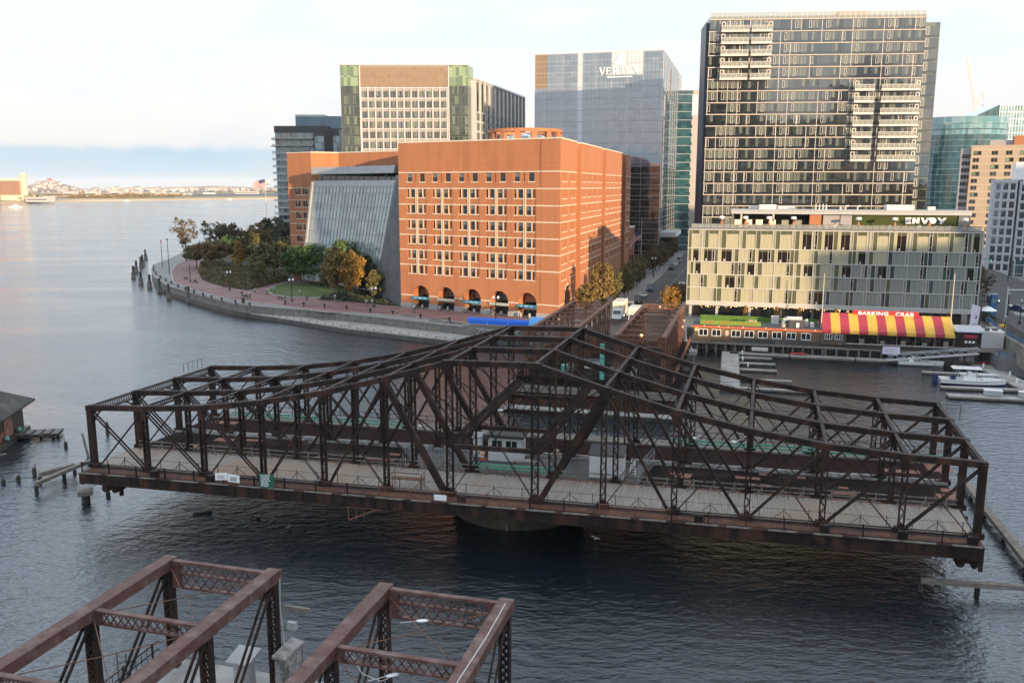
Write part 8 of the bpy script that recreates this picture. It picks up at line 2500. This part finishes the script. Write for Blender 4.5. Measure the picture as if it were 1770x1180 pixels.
mb = MB(); mb.hexa([(-3.4, -1.15, 2.95), (1.3, -1.0, 2.95), (1.3, 1.0, 2.95), (-3.4, 1.15, 2.95), (-3.2, -1.0, 3.15), (1.1, -.9, 3.15), (1.1, .9, 3.15), (-3.2, 1.0, 3.15)]); mb.build('hardtop', 'hull_white', b_)
mb = MB()
for x in (-2.6, .5):
    for y in (-.85, .85): mb.tube((x, y, .95), (x * .9, y * .95, 2.96), .05, n=6)
mb.build('top_frame', 'alu', b_)
mb = MB(); mb.box(-3.6, -2.8, -.8, .8, .95, 1.7); mb.build('seat', 'hull_navy', b_)
for y in (-.5, .5):
    mb = MB(); mb.box(-6.3, -5.6, y - .2, y + .2, .0, 1.6); mb.build('outboard', 'hull_navy', b_)
mb = MB(); mb.hexa([(1.5, -.9, .98), (4.6, -.25, 1.2), (4.6, .25, 1.2), (1.5, .9, .98), (1.6, -.8, 1.35), (4.3, -.2, 1.35), (4.3, .2, 1.35), (1.6, .8, 1.35)]); mb.build('foredeck', 'hull_white', b_)
mb = MB()
for k in range(8): mb.tube((1.8 + k * .45, -1.2 + k * .13, 1.15), (1.8 + k * .45, -1.2 + k * .13, 1.7), .02, n=4)
mb.path([(1.8 + k * .45, -1.2 + k * .13, 1.7) for k in range(8)], .025, 5); mb.build('bow_rail', 'alu', b_)
b_ = hull('launch_boat', 'white open launch lying along the walkway float by the gangway', (78.6, 163.6, .05), ANG_B, 8.2, 2.3, .85, ('hull_white', 'slab_warm', 'grey_paint', 'hull_white'))
mb = MB(); mb.box(-2.2, -1.4, -.7, .7, .6, 1.45); mb.box(-1.4, -1.3, -.6, .6, 1.45, 1.9); mb.build('console', 'hull_white', b_)
for x in (-.4, 1.0, 2.2):
    mb = MB(); mb.box(x, x + .4, -.85, .85, .65, .78); mb.build('thwart', 'timber', b_)
b_ = hull('dinghy', 'slim white dinghy lying on the narrow finger float', (84.0, 152.4, .35), ANG_B, 6.4, 1.5, .45, ('hull_white', 'hull_white', 'roof_white', 'hull_white'))
mb = MB(); mb.box(-.5, .0, -.5, .5, .32, .40); mb.build('thwart', 'timber', b_)
def kayak(p, rz, m, label):
    t = thing('kayak', label, 'kayak', p, rz)
    mb = MB(); prof = [(0, -2.0), (.18, -1.5), (.33, -.5), (.34, .5), (.18, 1.5), (0.01, 2.0)]; mb.lathe([(max(r, .01), z) for r, z in prof], n=10)
    mb.v = [(v[2], v[0], v[1] * .6 + .25) for v in mb.v]; mb.build('hull', m, t, smooth=True)
    mb = MB(); mb.lathe([(.24, 0), (.24, .05)], (0, 0, .44), 10); mb.build('cockpit', 'black', t)
for k, (x, y, m, lb) in enumerate(((93.4, 156.9, 'kayak_orange', 'orange kayak lying on the broad grey float'), (96.4, 156.2, 'kayak_orange', 'second orange kayak, nearer the picture edge'), (95.0, 155.6, 'kayak_red', 'red kayak beside the orange ones'), (90.4, 162.5, 'kayak_red', 'red kayak heap at the head of the broad float'))):
    kayak((x, y, .62), -.4 + k * .25, m, lb)
v = FRr.pt(22, 1.0, .62); kayak((R0.x + v.x, R0.y + v.y, .62), ANG_B, 'kayak_red', 'red kayak resting on the walkway float below the windows')
t = thing('bench', 'pale picnic bench on the walkway float below the restaurant', 'bench', (R0.x + FRr.pt(14, .8, 0).x, R0.y + FRr.pt(14, .8, 0).y, .6), ANG_B)
mb = MB(); mb.box(-1.6, 1.6, -.3, .3, .45, .52); mb.build('seat', 'wire_pale', t)
mb = MB(); mb.box(-1.6, 1.6, .28, .34, .6, 1.1); mb.build('backrest', 'wire_pale', t)
for x in (-1.4, 1.4):
    mb = MB(); mb.box(x - .05, x + .05, -.28, .3, 0, .45); mb.build('leg', 'grey_dark', t)
t = thing('dinghy_flag', 'small red and white dock flag on a short staff', 'flag', (88.2, 143.6, .6))
mb = MB(); mb.tube((0, 0, 0), (0, 0, 1.9), .03, n=5); mb.build('staff', 'wire_pale', t)
mb = MB(); mb.hexa([(.03, -.02, 1.2), (.8, -.02, 1.1), (.8, .02, 1.1), (.03, .02, 1.2), (.03, -.02, 1.8), (.8, -.02, 1.6), (.8, .02, 1.6), (.03, .02, 1.8)]); mb.build('flag', 'flag_red', t)

# ------------------------------------------------------------------ wooden remains left and right of the swing span
def beamrow(name, label, pts, z, w_, h, step, cat='beam'):
    o_ = Vector((pts[0][0], pts[0][1], 0)); t = thing(name, label, cat, o_)
    mb = MB()
    for p, q in zip(pts, pts[1:]): mb.bar(Vector((*p, z)) - o_, Vector((*q, z)) - o_, w_, h)
    mb.build('waling', 'timber', t)
    for p, q in zip(pts, pts[1:]):
        p, q = Vector((*p, 0)) - o_, Vector((*q, 0)) - o_; n_ = max(1, int((q - p).length / step))
        for k in range(n_ + 1):
            c = p.lerp(q, k / n_); mb = MB(); mb.tube(c + Vector((0, 0, -1.5)), c + Vector((0, 0, z - h / 2)), .22, n=8); mb.build('pile', 'timber_wet', t)
beamrow('fender_beam', 'long timber fender running from the swing span end to the right edge', [(52.6, 97.5), (49.6, 86.5), (46.4, 73.5), (45.2, 68)], .8, .8, .45, 5)
beamrow('fender_beam', 'pale timber beam at the lower right picture edge', [A2(at(1592, 1002, 1.0)), A2(at(1690, 1010, 1.0)), A2(at(1790, 1016, 1.0))], 1.0, .5, .4, 3.4)
beamrow('fender_beam', 'dark timber beam on short piles left of the swing span', [A2(at(62, 836, 1.2)), A2(at(110, 815, 1.2)), A2(at(160, 795, 1.2))], 1.2, .45, .4, 2.7)
beamrow('fender_beam', 'second dark timber beam behind the first, sloping to the water', [A2(at(68, 820, .9)), A2(at(128, 804, .9))], .9, .55, .5, 5)
t = thing('leaning_piles', 'two pale leaning pile stumps at the swing span left end', 'pile', at(155, 790, 0))
for k, (x, y) in enumerate(((0, 0), (.7, .3))):
    mb = MB(); mb.tube((x, y, -1), (x - 1.0, y + .6, 3.0), .18, .14, 8); mb.build('pile', 'timber', t)
for k, (px, py, h, lb) in enumerate(((60, 822, 1.0, 'short black pile stump beside the sloping beam'), (32, 832, .7, 'pile stump nearest the ruined shed float'), (6, 836, .6, 'low pile stump at the left picture edge'), (114, 772, .7, 'lone black stump in open water left of the swing span'), (187, 858, .6, 'small black stump below the swing span end'), (186, 748, 1.5, 'tall mossy stump seen through the swing span end posts'))):
    t = thing('pile_stump', lb, 'pile', at(px, py, 0), k)
    mb = MB(); mb.lathe([(.26, -1.5), (.24, h * .8), (.2, h), (.08, h + .08)], n=9); mb.build('stump', 'timber_wet', t)
    mb = MB(); mb.tube((.1, 0, h * .7), (.16, .05, h + .5), .04, n=5); mb.build('spike', 'grey_dark', t)
t = thing('dolphin', 'mossy boxed pile cap standing in the water below the swing span left end', 'pile', at(149, 868, 0), .4)
mb = MB(); mb.tube((0, 0, -1.5), (0, 0, .9), .45, n=10); mb.build('pile', 'timber_wet', t)
mb = MB(); mb.box(-.75, .75, -.6, .6, .91, 1.35); mb.hexa([(-.8, -.65, 1.36), (.8, -.65, 1.36), (.8, .65, 1.36), (-.8, .65, 1.36), (-.5, -.4, 1.6), (.5, -.4, 1.6), (.5, .4, 1.6), (-.5, .4, 1.6)]); mb.build('cap', 'timber', t)
for px, py, rz, L_, lb in ((350, 884, .4, 1.9, 'half-sunk pale log under the left arm of the swing span'), (500, 911, 1.0, .5, 'small floating scrap in the dark water under the span'), (446, 892, .2, .5, 'small dark float in the shadow of the span')):
    o_ = thing('driftwood', lb, 'driftwood', at(px, py, 0), rz); mb = MB(); mb.tube((-L_ / 2, 0, .02), (L_ / 2, 0, .1), .16, .10, 7); mb.build('log', 'timber', o_)
    mb = MB(); mb.tube((L_ * .2, 0, .05), (L_ * .3, .25, .3), .05, .02, 5); mb.build('branch', 'timber', o_)
for px, py, lb in ((1497, 0, ''),): pass
def gull(px, py, z, lb, rz):
    o_ = at(px, py, z); mb = MB()
    mb.lathe([(.02, -.25), (.09, -.1), (.1, .08), (.05, .22), (.02, .3)], n=8); mb.v = [(v[2], v[0], v[1] + .0) for v in mb.v]
    for s_ in (-1, 1): mb.face([(-.1, s_ * .05, .05), (.1, s_ * .05, .05), (.02, s_ * .4, .16), (-.06, s_ * .62, .1)])
    o = mb.build('gull', 'white_bright', None, o_, rz); tag(o, lb, 'bird')
gull(1030, 930, .5, 'white gull flying low over the dark water under the right arm', .8)
gull(267, 415, .4, 'gull skimming the water left of the promenade', 2.0)
# the ruined pier house on the left
hs = thing('pier_house', 'dark hip-roofed wooden pier house on rotten piles at the left edge', 'building', (-73.0, 111.5, -1.5), .18)
mb = MB(); mb.box(-6.5, 5.2, -3.2, 6.5, 2.2, 5.9); mb.build('wall', 'timber_wet', hs)
mb = MB()
e0, e1, r0, r1 = (-7.4, -4.2, 5.85), (6.6, 7.4, 5.85), (-3.0, 1.6, 9.4), (1.0, 1.6, 9.4)
c_ = [(e0[0], e0[1], 5.85), (e1[0], e0[1], 5.85), (e1[0], e1[1], 5.85), (e0[0], e1[1], 5.85)]
mb.face([c_[0], c_[1], r1, r0]); mb.face([c_[1], c_[2], r1]); mb.face([c_[2], c_[3], r0, r1]); mb.face([c_[3], c_[0], r0]); mb.face(c_[::-1])
for k in range(4): p, q = Vector(c_[k]), Vector(c_[(k + 1) % 4]); mb.bar(p - Vector((0, 0, .12)), q - Vector((0, 0, .12)), .12, .3)
mb.build('roof', 'shingle_grey', hs)
mb = MB(); mb.box(5.21, 5.3, -.6, 2.2, 2.3, 5.5); mb.build('door', 'plate_rust', hs)
mb = MB(); mb.box(5.21, 5.28, -3.1, -.8, 2.2, 3.3); mb.build('patched_panel', 'brick_dark', hs)
for x, y in ((5.7, -.9), (5.7, 3.6)):
    mb = MB(); mb.lathe([(.02, 2.2), (.35, 2.35), (.3, 2.75), (.02, 2.9)], (x, y - .3, 0), 7); mb.build('tarpaulin', 'green_paint', hs)
mb = MB()
dk = random.Random(12)
for k in range(40):
    x = -8 + dk.random() * 14; mb.rbox((x, -4.2 - dk.random() * 2.0, 1.2 + dk.random() * .8), (2.4 + dk.random() * 1.5, .3, .12), dk.uniform(-.25, .25))
mb.build('deck', 'timber', hs)
for k in range(12):
    mb = MB(); mb.tube((-8 + k * 1.25, -5.2 + (k % 3) * .7, -1.5), (-8 + k * 1.25, -5 + (k % 3) * .7, 1.6), .2, n=7); mb.build('pile', 'timber_wet', hs)
mb = MB(); mb.box(-6.5, 6, -4.2, 6.5, 1.2, 2.19); mb.build('platform', 'timber_wet', hs)
mb = MB(); mb.box(5.3, 11.0, 1.4, 4.2, 1.7, 2.1)
for k in range(5): mb.box(5.6 + k * 1.2, 6.4 + k * 1.2, 1.2 + (k % 2) * .3, 4.0, 2.11, 2.25)
mb.build('side_deck', 'timber_wet', hs)
for x, y in ((6.5, 1.8), (10.4, 1.8), (10.4, 3.8), (8.2, 3.8)):
    mb = MB(); mb.tube((x, y, -1.5), (x, y, 1.7), .2, n=7); mb.build('pile', 'timber_wet', hs)

# ------------------------------------------------------------------ the far shore
fr2 = random.Random(77)
fh0 = at(-2, 349.5, 2.5)
t = thing('waterfront_hotel', 'brick waterfront hotel with a cream corner turret on the far shore', 'building', (-1085, 1890, 2.4), .0)
mb = MB(); mb.box(-90, 30, 0, 26, 0, 43); mb.build('wall', 'far_brick', t)
mb = MB(); mb.box(-90, 31, -.6, 26.5, 43, 48); mb.build('attic', 'cream', t)
mb = MB(); mb.lathe([(7, 0), (7, 52), (8, 53), (8, 55), (6, 55.5), (6, 58), (4, 60), (.5, 61)], (36, 4, 0), 24); mb.build('turret', 'cream', t)
mb = MB(); mb.box(-10, 62, -6, 20, 0, 13); mb.build('lower_wing', 'cream', t)
PQ = Parts(t, 'window', ['win_mid'])
q1 = MB(); q1.box(0, 2.4, 0, .1, 0, 2.6)
fq = Fr((0, 0), (1, 0))
for j in range(11):
    for k in range(9): PQ.put(q1, fq, -18 + k * 5.2, .1, 4 + j * 3.9, -k)
PQ.done()
fb = [(62, 346.5, 60, 8, 'far_white', 'long white hangar beside the far hotel'), (40, 345, 42, 16, 'far_grey', 'dark gabled shed behind the far hotel'), (64, 349, 46, 8, 'far_white', 'row of white waterfront sheds right of the far hotel'),
      (95, 341, 64, 12, 'far_grey', 'first low grey terminal block from the far hotel'), (118, 342, 30, 15, 'far_white', 'first white terminal end from the far hotel'), (140, 341, 62, 11, 'far_grey', 'second low grey terminal block from the far hotel'), (158, 341.5, 30, 15, 'far_white', 'second white terminal end from the far hotel'),
      (180, 340.5, 60, 11, 'far_grey', 'third low grey terminal block from the far hotel'), (198, 341.5, 28, 17, 'far_white', 'third white terminal end from the far hotel'), (216, 340.5, 58, 11, 'far_grey', 'fourth low grey terminal block from the far hotel'), (233, 340.5, 28, 14, 'far_white', 'fourth white terminal end from the far hotel'), (250, 340, 44, 11, 'far_grey', 'fifth low grey terminal block from the far hotel'), (262, 340, 28, 13, 'far_white', 'fifth white terminal end from the far hotel'), (293, 339, 60, 9, 'far_white', 'sixth white terminal end, near the yellow trees'),
      (318, 337.5, 40, 6, 'far_white', 'flat white airfield shed near the runway end'), (362, 336.5, 36, 5, 'far_grey', 'low grey airfield hut on the runway'), (425, 335.5, 90, 10, 'far_white', 'long white hangar at the right end of the far shore')]
for (px, py, wd, h, m, lb) in fb:
    p = at(px, py, 4.0)
    t = thing('terminal_building', lb, 'building', (p.x, p.y, 4.0), -.1)
    mb = MB(); mb.box(-wd / 2, wd / 2, 0, 22, 0, h); mb.build('wall', m, t)
    mb = MB(); mb.box(-wd / 2 - .5, wd / 2 + .5, -.8, 23, h + .01, h + 1.2); mb.build('roof', 'far_roof' if m != 'far_white' else 'far_white', t)
    mb = MB(); mb.box(-wd / 2 + 2, wd / 2 - 2, -.3, -.02, h * .45, h * .7); mb.build('window_band', 'win_mid', t)
t = thing('water_tower', 'pale water tower on the hill at the right end of the far shore', 'tower', (-1290, 4650, 18))
mb = MB(); mb.lathe([(4, 0), (4, 22), (16, 30), (17, 42), (8, 48), (1, 49)], n=16); mb.build('tank', 'far_white', t)
mb = MB(); mb.box(-8, 8, -8, 8, -4, 3); mb.build('base', 'far_grey', t)
t = thing('water_tower', 'red-topped white water tower on the house-covered far hill', 'tower', (-2122, 4050, 46))
mb = MB(); mb.lathe([(9, 0), (9, 16)], n=14); mb.build('tank', 'far_white', t)
mb = MB(); mb.lathe([(10, 16.1), (10, 21), (3, 24)], n=14); mb.build('top', 'flag_red', t)
# houses on the far hills, too small to show more than wall and roof
hw_ = MB(); hw_.box(-7, 7, -5, 5, -6, 7); hwm = hw_.mesh('house_wall', ['far_white'])
hr_ = MB(); hr_.face([(-8, -6, 7.01), (8, -6, 7.01), (8, 0, 12), (-8, 0, 12)]); hr_.face([(8, 6, 7.01), (-8, 6, 7.01), (-8, 0, 12), (8, 0, 12)]); hr_.face([(-7, -5, 7), (-7, 5, 7), (-7, 0, 11.6)]); hr_.face([(7, -5, 7), (7, 5, 7), (7, 0, 11.6)]); hrm = hr_.mesh('house_roof', ['far_roof'])
def house(x, y, z, s, rz, label, group):
    t = thing('house', label, 'house', (x, y, z), rz, group); t.scale = (s, s, s * .8)
    for n_, me in (('wall', hwm), ('roof', hrm)):
        o = bpy.data.objects.new(n_, me); COL.objects.link(o); o.parent = t
for k in range(70):
    a, r_ = fr2.uniform(math.pi, 2 * math.pi), fr2.random() ** .6
    x, y = -2120 + 190 * r_ * math.cos(a), 4050 + 260 * r_ * math.sin(a)
    house(x, y, 3.5 + 45 * (.5 + .5 * math.cos(math.pi * r_)), fr2.uniform(.9, 1.6), fr2.uniform(-.5, .5), 'pale house on the far hill below the red-topped water tower', 'houses on the far hill')
for k in range(120):
    x = fr2.uniform(-2000, -1060); y = fr2.uniform(3900, 4700) if x < -1500 else fr2.uniform(4200, 4500)
    house(x, y, 9 + fr2.uniform(0, 12), fr2.uniform(.9, 1.7), fr2.uniform(-.5, .5), 'pale house in the low far town along the horizon', 'houses along the far horizon')
# the tree belt of the far shore reads as one mass
def belt(name, pts, n, h, leaf, label, seed, sp=20):
    r = random.Random(seed); mb = MB()
    for k in range(n):
        i = r.randrange(len(pts) - 1); p = Vector(pts[i]).lerp(Vector(pts[i + 1]), r.random()) + Vector((r.uniform(-sp, sp), r.uniform(-sp, sp), 0))
        for q in range(14):
            c = p + Vector((r.gauss(0, 5), r.gauss(0, 5), abs(r.gauss(0, 1)) * h * .45 + .5)); s = r.uniform(1.2, 2.8)
            nn = Vector((r.gauss(0, 1), r.gauss(0, 1), r.gauss(0, 1))).normalized(); u = nn.orthogonal().normalized(); v = nn.cross(u)
            mb.face([c - u * s, c + v * s, c + u * s, c - v * s])
    o = mb.build(name, leaf); tag(o, label, 'trees', kind='stuff')
belt('tree_belt', [at(x, y, 4) for x, y in ((110, 342.5), (150, 342.8), (200, 342), (250, 341), (320, 340.2))], 150, 9, 'leaf_gold', 'yellowing tree belt before the far terminals', 1)
belt('tree_belt', [at(x, y, 4) for x, y in ((44, 347.5), (70, 346.5), (76, 346))], 26, 13, 'leaf_olive', 'dark trees beside the far hotel', 2, 12)
belt('tree_belt', [(-2300, 3850, 5), (-2120, 3800, 5), (-1700, 3900, 5), (-1250, 4150, 5), (-980, 4200, 5)], 170, 14, 'leaf_brown', 'brown tree line at the foot of the far town', 3, 60)
t = thing('airliner', 'white airliner standing on the far runway', 'aircraft', at(362, 337.0, 5.0), .35)
mb = MB(); mb.lathe([(.3, -22), (2.0, -18), (2.2, 8), (1.0, 18), (.2, 21)], n=12); mb.v = [(v[2], v[0], v[1] + 4.5) for v in mb.v]; mb.build('fuselage', 'white_bright', t, smooth=True)
mb = MB()
for s_ in (-1, 1): mb.hexa([(-3, s_ * 2, 3.6), (5, s_ * 2, 3.6), (9, s_ * 18, 4.8), (6, s_ * 18, 4.8), (-3, s_ * 2, 4.0), (5, s_ * 2, 4.0), (9, s_ * 18, 5.0), (6, s_ * 18, 5.0)])
mb.build('wing', 'white_bright', t)
mb = MB(); mb.hexa([(14, -.2, 5.5), (20, -.2, 5.5), (20, .2, 5.5), (14, .2, 5.5), (19, -.2, 12), (22, -.2, 12), (22, .2, 12), (19, .2, 12)]); mb.build('tail_fin', 'rail_blue', t)
mb = MB()
for x, y in ((-14, 0), (2, -3), (2, 3)): mb.tube((x, y, 0), (x, y, 3.5), .4, n=6)
mb.build('landing_gear', 'grey_dark', t)
for px, py, s, lb in ((27, 359, .8, 'white ferry with its wash near the far hotel'), (219, 347.6, .5, 'tiny white boat before the far runway'), (397, 345, .5, 'tiny white boat before the right end of the far shore')):
    t = hull('harbour_boat', lb, at(px, py, 0), .25, 24 * s, 6 * s, 2.2 * s, ('hull_white', 'hull_white', 'roof_white', 'hull_white'))
    mb = MB(); mb.box(-6 * s, 5 * s, -2 * s, 2 * s, 1.9 * s, 4.6 * s); mb.box(-2 * s, 3 * s, -1.6 * s, 1.6 * s, 4.61 * s, 6.6 * s); mb.build('cabin', 'hull_white', t)
    mb = MB(); mb.box(-5.5 * s, 4.6 * s, -2.05 * s, -2.01 * s, 3.0 * s, 3.9 * s); mb.build('window_band', 'win_dark', t)
# ------------------------------------------------------------------ air
def haze_box():
    m = bpy.data.materials.new('haze_air'); m.use_nodes = True
    t = m.node_tree; t.nodes.clear()
    o_ = t.nodes.new("ShaderNodeOutputMaterial"); v = t.nodes.new("ShaderNodeVolumePrincipled")
    v.inputs['Color'].default_value = (.93, .95, .98, 1); v.inputs['Density'].default_value = .00004; v.inputs['Anisotropy'].default_value = .0
    t.links.new(v.outputs[0], o_.inputs['Volume'])
    MATS['haze'] = m
    mb = MB(); mb.box(-15000, 15000, -1600, 24500, -2.5, 200)
    o = mb.build('haze', 'haze'); o['kind'] = 'stuff'
haze_box()
